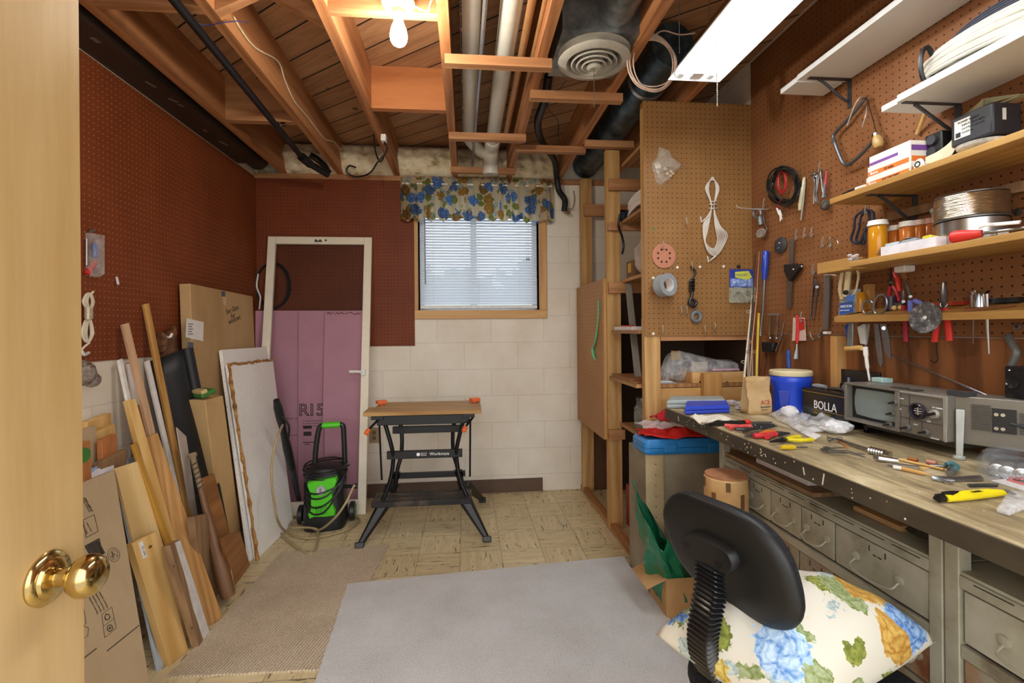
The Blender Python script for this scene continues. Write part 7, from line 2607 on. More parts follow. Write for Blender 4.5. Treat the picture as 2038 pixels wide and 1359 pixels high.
# ------------------------------------------------------------------ things on the box shelf and the cable shelf
def bx(px0_, py0_, px1_, py1_, X, depth):
    """box standing with its front on plane X between two pixels"""
    a_, c_ = pw(px0_, py1_, X=X), pw(px1_, py0_, X=X)
    return min(a_.y, c_.y), max(a_.y, c_.y), a_.z, c_.z
M_wcard = plain('white_box_card', '#e3ddd2', 0.55)
M_ocard = plain('orange_box_card', '#d8742c', 0.5)
X_ = 1.30
y0_ = pw(1812, 350, X=X_).y
y1_ = pw(1724, 350, X=X_).y
hs = 0.026
for k, lab in enumerate(('white and orange small box at the bottom of the stack of three', 'white and orange small box in the middle of the stack of three', 'white and purple small box on top of the stack of three')):
    zz = z2 + 0.001 + 0.0335 * k
    sh = 0.003 * k
    t = thing('small_box', lab, 'box', (1.37, (y0_ + y1_) / 2, zz), 'stacked small boxes')
    MB().box(X_ + sh, 1.455, y0_ + sh, y1_ - sh, zz, zz + 0.033).build('carton', M_wcard, t, bev=0.001)
    mm = M_ocard if k < 2 else plain('purple_print', '#7a4a94', 0.5)
    MB().box(X_ + sh - 0.0006, X_ + sh - 0.0001, y0_ + sh + (0.004 if k < 2 else 0.04), y1_ - sh - 0.002, zz + 0.003, zz + (0.017 if k < 2 else 0.012)).build('printed_band', mm, t)
    MB().box(X_ + sh + 0.004, 1.45, y0_ + sh - 0.0006, y0_ + sh - 0.0001, zz + 0.004, zz + 0.020).build('end_print', mm, t)
    Mx = Matrix.Translation((X_ + sh - 0.0012, y1_ - sh - 0.01, zz + 0.006)) @ frame((0, 0, 0), (0, -1, 0), z=(-1, 0, 0))
    if k < 2:
        text('Bussa', 0.013, Mx, M_wt, t)
        text(('BALDROMIC', '12 units')[k], 0.011, Mx @ Matrix.Translation((0.05, 0, 0)), M_ink, t)
t = thing('black_holder', 'black plastic holder beside the stacked small boxes', 'holder', (1.38, y0_ - 0.05, z2))
ya, yb2, za, zb2 = bx(1828, 268, 1862, 325, 1.34, .05)
b = MB()
b.box(1.34, 1.42, ya, yb2, z2 + 0.001, z2 + 0.03)
b.box(1.36, 1.44, ya, yb2, z2 + 0.0305, z2 + 0.115)
b.build('body', M_black, t, bev=0.004)
b = MB()
for dz in (0.06, 0.095):
    b.cyl((1.352, (ya + yb2) / 2, z2 + dz), (1.360, (ya + yb2) / 2, z2 + dz), 0.014, n=16)
b.build('sockets', plain('dark_grey_plastic', '#33353a', 0.4), t)
q = pw(1835, 322, X=1.31)
t = thing('badge_clip', 'round white badge clip in front of the black holder', 'clip', (1.31, q.y, z2))
MB().lathe([(0.001, 0.004), (0.013, 0.004), (0.016, 0.0), (0.001, 0.0)], (1.30, q.y, z2 + 0.018), (-1, 0, 0), 24).build('disc', M_wplas, t)
MB().lathe([(0.006, 0.0045), (0.009, 0.0045), (0.009, 0.0052), (0.006, 0.0052)], (1.30, q.y, z2 + 0.018), (-1, 0, 0), 20, False).build('ring_print', M_ink, t)
MB().box(1.30, 1.315, q.y - 0.016, q.y + 0.016, z2 + 0.001, z2 + 0.017).build('base', M_wplas, t)
# curved cream strip
b = MB()
q0 = pw(1876, 330, X=1.33)
pts = [(1.33, q0.y + 0.05, z2 + 0.022), (1.34, q0.y + 0.02, z2 + 0.03), (1.36, q0.y, z2 + 0.055), (1.37, q0.y - 0.012, z2 + 0.10)]
b.loft([[(p[0], p[1], p[2] - 0.02), (p[0] + 0.002, p[1], p[2] - 0.02), (p[0] + 0.002, p[1], p[2] + 0.02), (p[0], p[1], p[2] + 0.02)] for p in spline(pts, 5)])
one(b, 'curved_strip', 'curved cream plastic strip between black holder and black adapter', 'strip', plain('cream_plastic', '#d8cfae', 0.45))
# adapter
ya, yb2 = pw(1978, 260, X=1.36).y, pw(1893, 260, X=1.36).y
t = thing('power_adapter', 'heavy black power adapter with a white data label', 'adapter', (1.40, (ya + yb2) / 2, z2))
zc0, zc1 = z2 + 0.048, z2 + 0.125
Ma_ = Matrix.Translation((1.40, (ya + yb2) / 2, z2 + 0.09))
MB().obox(Ma_, 0.085, yb2 - ya, 0.082).build('case', plain('adapter_black', '#2a2b30', 0.45), t, bev=0.006)
MB().box(1.37, 1.43, ya + 0.01, yb2 - 0.01, z2 + 0.001, z2 + 0.048).build('foot', M_black, t)
lb2 = MB().box(1.3565, 1.3572, ya + 0.055, yb2 - 0.012, z2 + 0.068, z2 + 0.118).build('label', M_wplas, t)
Mx = frame((1.3562, yb2 - 0.016, z2 + 0.108), (0, -1, 0), z=(-1, 0, 0))
for k, s in enumerate(('POWER SUPPLY', 'INPUT 120V 60Hz', 'OUTPUT 12V DC', 'CLASS 2')):
    text(s, 0.0075, Mx @ Matrix.Translation((0.016 if k else 0.006, -0.010 * k, 0)), M_ink, lb2, 'label_print')
b = MB()
b.obox(Matrix.Translation((1.3563, yb2 - 0.022, z2 + 0.078)), 0.0006, 0.013, 0.013)
b.build('label_mark', M_ink, lb2)
MB().box(1.385, 1.395, ya - 0.0012, ya - 0.0002, z2 + 0.085, z2 + 0.115).build('side_sticker', M_wplas, t)
b = MB()
for k in range(4):
    tubes(b, [(1.385 + .006 * k, yb2 + 0.02, z2 + 0.134), (1.38, yb2 - 0.06, z2 + 0.140 + .004 * k), (1.40, ya + 0.05, z2 + 0.150 + .004 * k), (1.41 + .005 * k, ya - 0.02, z2 + 0.140), (1.40, yb2 - 0.05, z2 + 0.136)], 0.0028, 6)
one(b, 'wire_coil', 'loosely coiled thin wire lying on the black adapter', 'wire', plain('olive_wire', '#8f8a68', 0.5))
# glass dish
ya, yb2 = pw(1975, 290, X=1.31).y, pw(1913, 290, X=1.31).y
MBd = MB().lathe([(0.001, 0.0), (0.03, 0.001), (0.048, 0.012), (0.05, 0.02), (0.047, 0.02), (0.044, 0.014), (0.028, 0.004), (0.001, 0.003)], (1.325, (ya + yb2) / 2, z2 + 0.001), (0, 0, 1), 32)
one(MBd, 'clear_dish', 'shallow cloudy plastic dish on the box shelf before the adapter', 'dish', clear('cloudy_plastic', (228, 228, 222), 0.2, 0.6))
t = thing('marker_pen', 'black marker pen with white cap at the end of the box shelf', 'pen', (1.30, 1.5, z2))
a, c = pw(1677, 386, X=1.29), pw(1722, 366, X=1.29)
a.z = c.z = z2 + 0.008
MB().tube([a, a.lerp(c, .3), a.lerp(c, .62)], [0.003, 0.006, 0.0065], 8).build('barrel', M_black, t)
MB().tube([a.lerp(c, .62), c], [0.0065, 0.0055], 8).build('cap', M_wplas, t)
# cable coil on the white shelf
t = thing('cable_coil', 'big coil of grey white cable lying on the white shelf', 'cable', (1.37, 1.05, z1))
cy = pw(1990, 100, X=1.38).y
b = MB()
rr = random.Random(17)
for k in range(9):
    ra_, rb_ = 0.085 + rr.uniform(-.006, .006), 0.185 - 0.012 * (k % 3)
    b.tube([(1.375 + ra_ * math.cos(a) * 0.98, cy + rb_ * math.sin(a), z1 + 0.012 + 0.0085 * k + 0.012 * math.sin(a + 0.2 * k) + 0.012) for a in [2 * PI * i / 40 for i in range(40)]], 0.0062, 8, True)
b.build('white_cable', plain('grey_white_cable', '#cfcabb', 0.45), t)
b = MB()
for k in range(4):
    rb_ = 0.15 - 0.012 * k
    b.tube([(1.375 + 0.07 * math.cos(a), cy + rb_ * math.sin(a), z1 + 0.085 + 0.006 * k + 0.01 * math.sin(2 * a)) for a in [2 * PI * i / 36 for i in range(36)]], 0.0045, 8, True)
b.build('dark_cable', plain('dark_cable', '#2a2c38', 0.45), t)
b = MB()
yk = cy + 0.12
b.tube([(1.30 + 0.02 * math.cos(a), yk, z1 + 0.055 + 0.050 * math.sin(a)) for a in [2 * PI * i / 20 for i in range(20)]], 0.006, 8, True)
b.build('strap', M_black, t)

# ------------------------------------------------------------------ things on the bottle shelf
M_amb, nt, bb = newmat('amber_plastic')
bb.inputs['Base Color'].default_value = srgb('#c98a1c')
bb.inputs['Roughness'].default_value = 0.12
bb.inputs['Alpha'].default_value = 0.88
bb.inputs['Subsurface Weight'].default_value = 0.1
M_amb2 = plain('orange_plastic_bottle', '#c4702c', 0.2)
def pillb(px, py, X, r_, h_, lab, mat, capc, caph=0.016):
    p_ = pw(px, py, X=X)
    if h_ > 1:
        h_ = pw(px, h_, X=X).z - z3 - caph
    t_ = thing('pill_bottle', lab, 'bottle', (X, p_.y, z3), 'pill bottles on the bottle shelf')
    MB().lathe([(0.001, 0), (r_ * 0.96, 0.0), (r_, 0.002), (r_, h_ - 0.006), (r_ * 0.85, h_), (0.001, h_)], (X, p_.y, z3 + 0.0005), (0, 0, 1), 28).build('jar', mat, t_)
    MB().lathe([(r_ * 1.1, 0), (r_ * 1.1, caph * .5), (r_ * 1.02, caph * .55), (r_ * 1.02, caph), (0.001, caph)], (X, p_.y, z3 + h_ + 0.001), (0, 0, 1), 28).build('cap', capc, t_)
M_wcap = plain('white_cap', '#eeece6', 0.4)
M_pcap = plain('pinkish_cap', '#d8a49a', 0.4)
pillb(1747, 480, 1.335, 0.026, 440, 'largest amber pill bottle with a white cap, at the shelf front', M_amb, M_wcap)
pillb(1782, 470, 1.385, 0.018, 450, 'small orange bottle with white cap right behind the largest one', M_amb2, M_wcap)
pillb(1806, 462, 1.375, 0.021, 442, 'orange bottle with wide white cap, third along the row', M_amb2, M_wcap)
pillb(1829, 458, 1.395, 0.0165, 439, 'orange bottle with pale pink cap, middle of the row', M_amb2, plain('pale_pink_cap', '#dfc0b2', 0.4))
pillb(1850, 452, 1.415, 0.0155, 436, 'orange bottle with rose cap, next to the tall tube', M_amb2, M_pcap)
pillb(1868, 450, 1.42, 0.0135, 432, 'last orange bottle of the row, cream cap', M_amb2, plain('cream_lid', '#ddd0a8', 0.5))
p_ = pw(1864, 420, X=1.42)
t = thing('clear_tube', 'tall clear tube with greenish cap behind the orange bottles', 'tube', (1.42, p_.y, z3))
MB().cyl((1.415, p_.y, z3 + 0.001), (1.415, p_.y, z3 + 0.125), 0.009, n=16).build('glass', clear('tube_glass', (220, 225, 222), 0.05, 0.4), t)
MB().cyl((1.415, p_.y, z3 + 0.1255), (1.415, p_.y, z3 + 0.138), 0.012, n=16).build('cap', plain('green_grey_cap', '#8fa398', 0.4), t)
# white tray
ya, yb2 = pw(1868, 480, X=1.285).y, pw(1757, 490, X=1.285).y
t = thing('parts_tray', 'white card tray of small labelled parts at the shelf front', 'tray', (1.31, (ya + yb2) / 2, z3))
b = MB()
x0_, x1_ = 1.278, 1.325
b.box(x0_, x0_ + 0.002, ya, yb2, z3 + 0.0005, z3 + 0.028)
b.box(x1_ - 0.002, x1_, ya, yb2, z3 + 0.0005, z3 + 0.028)
b.box(x0_ + .002, x1_ - .002, ya, ya + 0.002, z3 + 0.0005, z3 + 0.028)
b.box(x0_ + .002, x1_ - .002, ya + .002, yb2, z3 + 0.0005, z3 + 0.003)
b.build('tray_body', plain('white_card', '#e9e7ef', 0.5), t)
b = MB()
b.loft([[(x0_, yb2, z3 + 0.028), (x1_, yb2, z3 + 0.028), (x1_, yb2 + 0.02, z3 + 0.012), (x0_, yb2 + 0.02, z3 + 0.006)], [(x0_, yb2, z3 + 0.030), (x1_, yb2, z3 + 0.030), (x1_, yb2 + 0.02, z3 + 0.014), (x0_, yb2 + 0.02, z3 + 0.008)]])
b.build('flap', M_kraft, t)
for k, mm in enumerate((plain('pale_blue_label', '#b9cbd2', 0.4), plain('grey_label', '#9fa3a4', 0.4), plain('yellow_label', '#e0cf3a', 0.4))):
    yy = yb2 - 0.03 - 0.055 * k
    one(MB().obox(Matrix.Translation((1.302, yy, z3 + 0.026)) @ Matrix.Rotation(R(8), 4, 'Y'), 0.036, 0.045 if k < 2 else 0.025, 0.018), 'labelled_packet', ('pale blue packet in the white card tray', 'grey packet in the white card tray', 'yellow packet in the white card tray')[k], 'packet', mm, 'packets in the tray', bev=0.002)
b = MB()
rr = random.Random(3)
yk = pw(1850, 460, X=1.33).y
for k in range(5):
    b.sph((1.345 + rr.uniform(-.01, .01), yk + rr.uniform(-.03, .03), z3 + 0.012 + .006 * k), 0.012, (1, 1.2, .7), 8)
tubes(b, [(1.31, yk + 0.08, z3 + 0.036), (1.32, yk + 0.05, z3 + 0.046), (1.34, yk, z3 + 0.03)], 0.003)
one(b, 'black_clips', 'small heap of black clips behind the white tray', 'clips', M_black)
# wire spools: two film cans
yk = pw(1932, 430, X=1.385).y
t = thing('wire_can', 'round metal can under the reel of bare wire', 'can', (1.385, yk, z3))
MB().lathe([(0.001, 0), (0.075, 0.0), (0.077, 0.004), (0.077, 0.028), (0.0745, 0.029), (0.0745, 0.068), (0.001, 0.069)], (1.385, yk, z3 + 0.0005), (0, 0, 1), 44).build('can_body', plain('tin', '#b4b3ae', 0.25, 0.9), t)
MB().box(1.37, 1.385, yk - 0.092, yk - 0.078, z3 + 0.018, z3 + 0.03).build('latch', M_wplas, t)
t = thing('wire_reel', 'reel of bare silver wire stacked on the metal can', 'reel', (1.385, yk, z3 + 0.07))
MB().lathe([(0.03, 0.0), (0.080, 0.0), (0.081, 0.004), (0.03, 0.004)], (1.385, yk, z3 + 0.0705), (0, 0, 1), 44, False).build('flange', M_stl, t)
b = MB()
for k in range(14):
    b.tube([(1.385 + (0.0745 + rnd.uniform(-.001, .0012)) * math.cos(a), yk + (0.0745 + rnd.uniform(-.0008, .0008)) * math.sin(a), z3 + 0.079 + 0.0042 * k + rnd.uniform(-.0006, .0006)) for a in [2 * PI * i / 40 for i in range(40)]], 0.0028, 6, True)
b.build('wire', plain('bare_wire', '#b9a890', 0.25, 0.9), t)
MB().lathe([(0.02, 0.0), (0.076, 0.0), (0.077, 0.003), (0.02, 0.003)], (1.385, yk, z3 + 0.1375), (0, 0, 1), 44, False).build('top_flange', M_stl, t)
# red screwdriver lying on the shelf
t = thing('screwdriver', 'screwdriver with fat red handle lying on the bottle shelf', 'screwdriver', (1.29, 1.1, z3))
a, c = pw(1892, 459, X=1.285), pw(1955, 450, X=1.31)
a.z, c.z = z3 + 0.018, z3 + 0.018
MB().tube([a, a.lerp(c, .1), a.lerp(c, .35), a.lerp(c, .7), c], [0.013, 0.0165, 0.0165, 0.012, 0.009], 14).build('handle', M_redh, t)
MB().cyl(c, c + (c - a).normalized() * 0.1, 0.004, n=8).build('shaft', M_stl, t)
b = MB()
tubes(b, [pw(1950, 452, X=1.30) , pw(1965, 447, X=1.30), pw(1985, 446, X=1.32), pw(2030, 442, X=1.33)], 0.006, 8, flat=0.5)
one(b, 'tin_snips', 'grey tool end lying right of the red screwdriver', 'tool', M_wplas)
b = MB()
for px in (1706, 1716):
    pts = [pr(1726, 418, .03), pr(px - 2, 430, .03), pr(px - 6, 455, .03), pr(px - 12, 478, .03), pr(px + 4, 484, .035), pr(1722, 462, .035), pr(1730, 435, .03)]
    tubes(b, pts, 0.0045, 6, 6, True)
tubes(b, [pr(1722, 416, .03), pr(1736, 422, .035), pr(1738, 440, .035), pr(1722, 462, .035), pr(1712, 484, .03)], 0.0045)
one(b, 'cord_hank', 'dark blue cord hank hanging behind the largest amber bottle', 'cord', plain('navy_cord', '#232a3e', 0.45))
b = MB()
q = pw(1690, 505, X=1.30)
for k in range(6):
    b.sph((1.30 + rnd.uniform(-.01, .02), q.y - 0.03 * rnd.random(), z3 + 0.006 + .004 * k), 0.007, (1, 1.4, .8), 8)
one(b, 'small_parts', 'tiny heap of clear and dark small parts at the shelf corner', 'parts', clear('clear_parts', (215, 210, 214), 0.1, 0.7))['kind'] = 'stuff'
b = MB()
tubes(b, [pw(1655, 520, X=1.40), pw(1655, 526, X=1.40), pw(1662, 533, X=1.40), pw(1670, 530, X=1.40), pw(1668, 522, X=1.40)], 0.006)
one(b, 'rubber_hook', 'reddish rubber hook under the end block of the bottle shelf', 'hook', plain('brick_rubber', '#9a5a48', 0.6))
b = MB()
c_ = pr(1655, 488, .05)
b.tube([pr(1658 + 10 * math.cos(a), 486 + 11 * math.sin(a), .06) for a in [PI + PI * i / 14 for i in range(15)]], 0.002, 6)
one(b, 'wire_ring', 'thin wire ring above the end block of the bottle shelf', 'ring', M_chr)
for px, py, l_ in ((2027, 421, 'grey eyelet on the right wall behind the wire reel'), (2026, 650, 'dark eyelet on the right wall below the tool rack')):
    q = pr(px, py, 0.001)
    one(MB().lathe([(0.004, 0), (0.010, 0.0), (0.010, 0.003), (0.004, 0.004)], q, (-1, 0, 0), 20, False), 'eyelet', l_, 'eyelet', M_stl)

# ------------------------------------------------------------------ tools in the rack
def rk(px, py, X=1.41):
    return pw(px, py, X=X)
t = thing('blade_pack', 'clear hanging pack with blue label at the end of the tool rack', 'pack', rk(1682, 632, 1.40))
ls_ = [rk(1668, 630, 1.385), rk(1697, 622, 1.385), rk(1703, 575, 1.40), rk(1672, 580, 1.40)]
MB().loft([ls_, [p + V((0.02, 0, 0)) for p in ls_]]).build('pouch', clear('grey_pouch', (190, 195, 198), 0.15, 0.6), t)
ls_ = [rk(1671, 627, 1.383), rk(1698, 620, 1.383), rk(1697, 601, 1.385), rk(1671, 603, 1.385)]
MB().loft([ls_, [p + V((0.0006, 0, 0)) for p in ls_]]).build('label', plain('label_blue', '#2a56a8', 0.4), t)
ls_ = [rk(1682, 600, 1.3835), rk(1700, 599, 1.3835), rk(1700, 585, 1.386), rk(1684, 588, 1.386)]
MB().loft([ls_, [p + V((0.0006, 0, 0)) for p in ls_]]).build('label_top', plain('label_light_blue', '#4f7fd0', 0.4), t)
text('AVIATION', 0.0145, frame(rk(1672, 613, 1.3822), (0, -1, 0), z=(-1, 0, 0)), M_wt, t, sx=0.8)
text('SNIPS STRAIGHT', 0.006, frame(rk(1672, 619, 1.3822), (0, -1, 0), z=(-1, 0, 0)), M_wt, t)
def racked(name, lab, px, body, xx=1.42):
    return thing(name, lab, 'tool', (xx, pw(px, 620, X=xx).y, zr(xx)))
p_ = rk(1712, 610, 1.42)
t = thing('amber_bottle', 'amber bottle standing behind the clear pack on the tool rack', 'bottle', (1.42, p_.y, zr(1.42)))
MB().lathe([(0.001, 0), (0.018, 0.0), (0.019, 0.004), (0.019, 0.06), (0.012, 0.072), (0.001, 0.073)], (1.42, p_.y, zr(1.42) + 0.001), (0, 0, 1), 24).build('jar', M_amb, t)
# scissors
t = thing('scissors', 'steel scissors with round finger loops standing in the tool rack', 'scissors', rk(1750, 730, 1.395))
b = MB()
b.tube([rk(1728 + 11 * math.cos(a), 612 + 14 * math.sin(a), 1.385) for a in [2 * PI * i / 26 for i in range(26)]], 0.0038, 8, True)
b.build('small_loop', M_stl, t)
b = MB()
b.tube([rk(1752 + 12.5 * math.cos(a) - 3 * math.sin(a), 606 + 20 * math.sin(a), 1.385) for a in [2 * PI * i / 30 for i in range(30)]], 0.0038, 8, True)
b.build('large_loop', M_stl, t)
for nm, pts in (('blade', [(1739, 644), (1748, 645), (1756, 700), (1757, 722), (1753, 731), (1748, 722), (1743, 690)]), ('blade', [(1751, 645), (1764, 645), (1771, 680), (1773, 712), (1770, 716), (1760, 698), (1755, 670)])):
    ls_ = [rk(px, py, 1.395) for px, py in pts]
    b = MB()
    b.loft([ls_, [p + V((0.004, 0.001, 0)) for p in ls_]])
    b.build(nm, M_stl, t)
b = MB()
b.cyl(rk(1759, 653, 1.392), rk(1759, 653, 1.398), 0.006, n=12)
b.build('pivot', M_chr, t)
# can opener style tool hanging below
t = thing('roller_bracket', 'grey steel bracket with wooden roller hanging under the tool rack', 'bracket', rk(1690, 700, 1.38))
ls_ = [rk(1688, 640, 1.385), rk(1697, 640, 1.385), rk(1696, 690, 1.385), rk(1684, 694, 1.385)]
MB().loft([ls_, [p + V((0.006, 0, 0)) for p in ls_]]).build('arm', plain('grey_metal', '#7b7f84', 0.4, 0.5), t, bev=0.002)
MB().cyl(rk(1684, 694, 1.39), rk(1714, 692, 1.39), 0.009, n=14).build('roller', M_pine, t)
b = MB()
tubes(b, [rk(1722, 690, 1.40), rk(1724, 710, 1.40), rk(1727, 735, 1.40), rk(1731, 758, 1.40)], [0.008] * 6 + [0.006] * 6 + [0.0035] * 7, 8)
b.build('spike', M_wplas, t)
t = thing('putty_knife', 'black and white handled knife hanging point down under the rack', 'knife', rk(1712, 690, 1.40))
b = MB()
ls_ = [rk(1706, 650, 1.40), rk(1718, 645, 1.40), rk(1721, 685, 1.40), rk(1712, 684, 1.40)]
b.loft([ls_, [p + V((0.012, 0, 0)) for p in ls_]])
b.build('handle', plain('pale_grip', '#b9bab4', 0.5), t)
ls_ = [rk(1726, 645, 1.405), rk(1732, 645, 1.405), rk(1726, 685, 1.405), rk(1721, 690, 1.405)]
MB().loft([ls_, [p + V((0.003, 0, 0)) for p in ls_]]).build('blade', M_chr, t)
ls_ = [rk(1680, 648, 1.41), rk(1687, 644, 1.41), rk(1689, 672, 1.41), rk(1684, 672, 1.41)]
one(MB().loft([ls_, [p + V((0.008, 0, 0)) for p in ls_]]), 'file_tool', 'blue grip peeping out behind the steel bracket', 'grip', plain('blue_plastic', '#2f55a8', 0.35))


def pliers(name, lab, piv, jaw, h1, h2, X, mat, jr=0.010, hr=0.0065, down=None, jmat=None):
    t_ = thing(name, lab, 'pliers', rk(*h1, X))
    P = lambda q_, d_=0: rk(q_[0], q_[1], X + d_)
    b_ = MB()
    mid = ((piv[0] + jaw[0]) / 2, (piv[1] + jaw[1]) / 2)
    b_.tube([P((piv[0] - 2, piv[1] + 6)), P(piv), P(mid), P(jaw)], [jr * .7, jr, jr, jr * .45], 10, flat=0.55)
    b_.cyl(P(piv, -0.008), P(piv, 0.008), jr * .5, n=12)
    b_.build('jaws', jmat or M_stl, t_)
    for h_ in (h1, h2):
        m_ = ((piv[0] + h_[0]) / 2 + (h_[0] - piv[0]) * 0.18, (piv[1] + h_[1]) / 2)
        b_ = MB()
        tubes(b_, [P((piv[0] + (h_[0] - piv[0]) * .25, piv[1] + 8)), P(m_), P(h_)], hr, 8)
        b_.build('handle', mat, t_)
    return t_
pliers('linesman_pliers', 'linesman pliers with red handles standing in the tool rack', (1878, 606), (1878, 560), (1860, 680), (1890, 678), 1.405, M_redh, 0.017, 0.0085)
M_blh = plain('blue_grip', '#6a78cf', 0.4)
pliers('long_nose_pliers', 'curved nose pliers with light blue handles behind the metal disc', (1812, 590), (1803, 556), (1812, 630), (1846, 622), 1.40, M_blh, 0.009, 0.0075)
pliers('pliers', 'old pliers with dark red handle in the shade of the rack', (1798, 600), (1799, 574), (1800, 625), (1803, 680), 1.425, plain('dark_red_grip', '#a02036', 0.4), 0.010, 0.007)
pliers('wire_cutters', 'red handled cutters standing at the back of the tool rack', (1773, 562), (1772, 530), (1768, 612), (1790, 600), 1.44, plain('dark_red_grip', '#a02036', 0.4), 0.008, 0.006, jmat=M_black)
one(MB().tube([rk(1771, 530, 1.445), rk(1779, 545, 1.445), rk(1786, 556, 1.445), rk(1790, 580, 1.445)], [0.003, 0.004, 0.007, 0.006], 8), 'red_awl', 'red handled awl tilted beside the cutters', 'awl', M_redh)
b = MB()
for px, r_ in ((1736, .006), (1748, .006), (1770, .007)):
    pass
t = thing('dark_cup', 'small dark cup of tools behind the scissors', 'cup', rk(1768, 622, 1.425))
q = rk(1772, 612, 1.43)
MB().lathe([(0.018, 0), (0.021, 0.045), (0.019, 0.045), (0.016, 0.003), (0.001, 0.003)], (1.43, q.y, zr(1.43) + 0.001), (0, 0, 1), 20).build('cup_body', plain('dark_purple', '#33263a', 0.3), t)
# grey C clamp arm and corks
one(MB().tube([rk(1778, 604, 1.43), rk(1790, 606, 1.43), rk(1803, 600, 1.43)], [0.005, 0.007, 0.007], 8), 'grey_wrench', 'grey steel wrench lying on the tool rack behind the pliers', 'wrench', M_stl)
for k, px in enumerate((1780, 1792)):
    q = rk(px, 612, 1.425)
    one(MB().sph((1.425, q.y, zr(1.425) + 0.0085), 0.0085, (1, 1, 1), 12), 'wooden_ball', ('wooden ball on the tool rack, the one nearer the scissors', 'wooden ball on the tool rack, the one nearer the blue pliers')[k], 'ball', M_pine)
# metal disc
t = thing('saw_disc', 'spotted round metal disc hanging on the front of the tool rack', 'disc', rk(1841, 663, 1.362))
q = rk(1841, 632, 1.362)
MB().lathe([(0.001, 0.0015), (0.0465, 0.0015), (0.047, 0.0), (0.0465, -0.0015), (0.001, -0.0015)], q, (-1, -0.1, 0.12), 56).build('plate', blotch('spotted_steel', ['#4e5256', '#6c7074', '#8b8f92', '#dfe3e6'], 55, 0.35, 4, 0.2, 80, (1, 1, 1), 0.5, 0.7), t)
MB().lathe([(0.001, 0.004), (0.004, 0.004), (0.006, 0.0016), (0.001, 0.0016)], q, (-1, -0.1, 0.12), 16).build('centre_screw', M_wplas, t)
# chrome cup
q = rk(1948, 600, 1.415)
t = thing('chrome_cup', 'shiny chrome cup with flared rim on the tool rack', 'cup', (1.415, q.y, zr(1.415)))
MB().lathe([(0.001, 0), (0.018, 0.0), (0.018, 0.028), (0.020, 0.038), (0.026, 0.044), (0.024, 0.044), (0.018, 0.038), (0.016, 0.004), (0.001, 0.004)], (1.415, q.y, zr(1.415) + 0.0005), (0, 0, 1), 32).build('cup_body', M_chr, t)
t = thing('chisel', 'chrome spoon shaped tool standing before the chrome cup', 'tool', rk(1938, 685, 1.39))
b = MB()
b.tube([rk(1941, 578, 1.385), rk(1941, 590, 1.385), rk(1939, 612, 1.388), rk(1937, 645, 1.392), rk(1937, 682, 1.392), rk(1939, 685, 1.392)], [0.002, 0.007, 0.004, 0.003, 0.003, 0.002], 8, flat=0.6)
b.build('blade', M_chr, t)
t = thing('awl', 'thin steel spike hanging through the rack, right of the chrome cup', 'awl', rk(1967, 705, 1.39))
b = MB()
b.tube([rk(1962, 585, 1.39), rk(1964, 615, 1.39), rk(1965, 650, 1.392), rk(1968, 704, 1.392)], [0.006, 0.004, 0.0032, 0.002], 8)
b.build('spike', M_chr, t)
a, c = rk(1922, 624, 1.372), rk(2020, 607, 1.40)
one(MB().tube([V((1.372, a.y, zr(1.372) + 0.004)), V((1.40, c.y, zr(1.40) + 0.004))], [0.005, 0.003], 6), 'brown_stick', 'thin brown stick lying on the front of the tool rack', 'stick', plain('brown_handle2', '#7a4a2c', 0.5))
a, c = rk(1858, 604, 1.445), rk(1920, 596, 1.445)
one(MB().box(1.44, 1.462, c.y, a.y, zr(1.45) + 0.001, zr(1.45) + 0.013), 'red_case', 'flat red case lying at the back of the tool rack', 'case', plain('orange_red', '#b8432a', 0.5))
a, c = rk(1975, 600, 1.44), rk(2034, 597, 1.44)
one(MB().box(1.43, 1.46, c.y, a.y, zr(1.45) + 0.001, zr(1.45) + 0.014), 'black_case', 'black tool lying at the back right of the tool rack', 'case', M_black)
# black power strip with grey conduit on the plywood
XPp = XR - 0.0125
def pq(px, py, dx=0.0):
    return pw(px, py, X=XPp - dx)
t = thing('outlet_strip', 'black outlet box at the right end of the plywood', 'outlet', pq(2015, 810))
a, c = pq(2080, 812, .05), pq(1998, 728, .05)
MB().box(XPp - 0.05, XPp, a.y, c.y, a.z, c.z).build('case', plain('outlet_black', '#17171a', 0.35), t, bev=0.004)
b = MB()
for py, in ((760,), (792,)):
    p_ = pq(2015, py, .052)
    b.lathe([(0.001, 0.001), (0.013, 0.001), (0.016, 0.003), (0.016, 0.0)], p_ + V((0.002, 0, 0)), (-1, 0, 0), 24)
b.build('sockets', M_black, t)
b = MB()
b.sph(pq(2009, 737, .052), 0.003)
b.sph(pq(2003, 764, .056), 0.003)
b.build('screws', M_chr, t)
b = MB()
tubes(b, [pq(2006, 668, .01), pq(2014, 685, .02), pq(2022, 700, .025), pq(2018, 715, .025), pq(2012, 728, .025)], [0.0085 + 0.0008 * (i % 2) for i in range(25)], 10)
one(b, 'conduit_elbow', 'grey flexible conduit curving down into the black outlet box', 'conduit', plain('grey_conduit', '#6e6f6c', 0.4, 0.4))
b = MB()
tubes(b, [pq(1863, 675, .004), pq(1864, 700, .004), pq(1866, 715, .008), pq(1860, 722, .02), pq(1851, 716, .03)], 0.0016, 6)
one(b, 'wire_hook', 'thin dark wire hook on the plywood under the red pliers', 'hook', M_black)
# ------------------------------------------------------------------ things on the bench
ZB = BZ + 0.0005


def pb(px, py, dz=0.0):
    return pw(px, py, Z=ZB + dz)


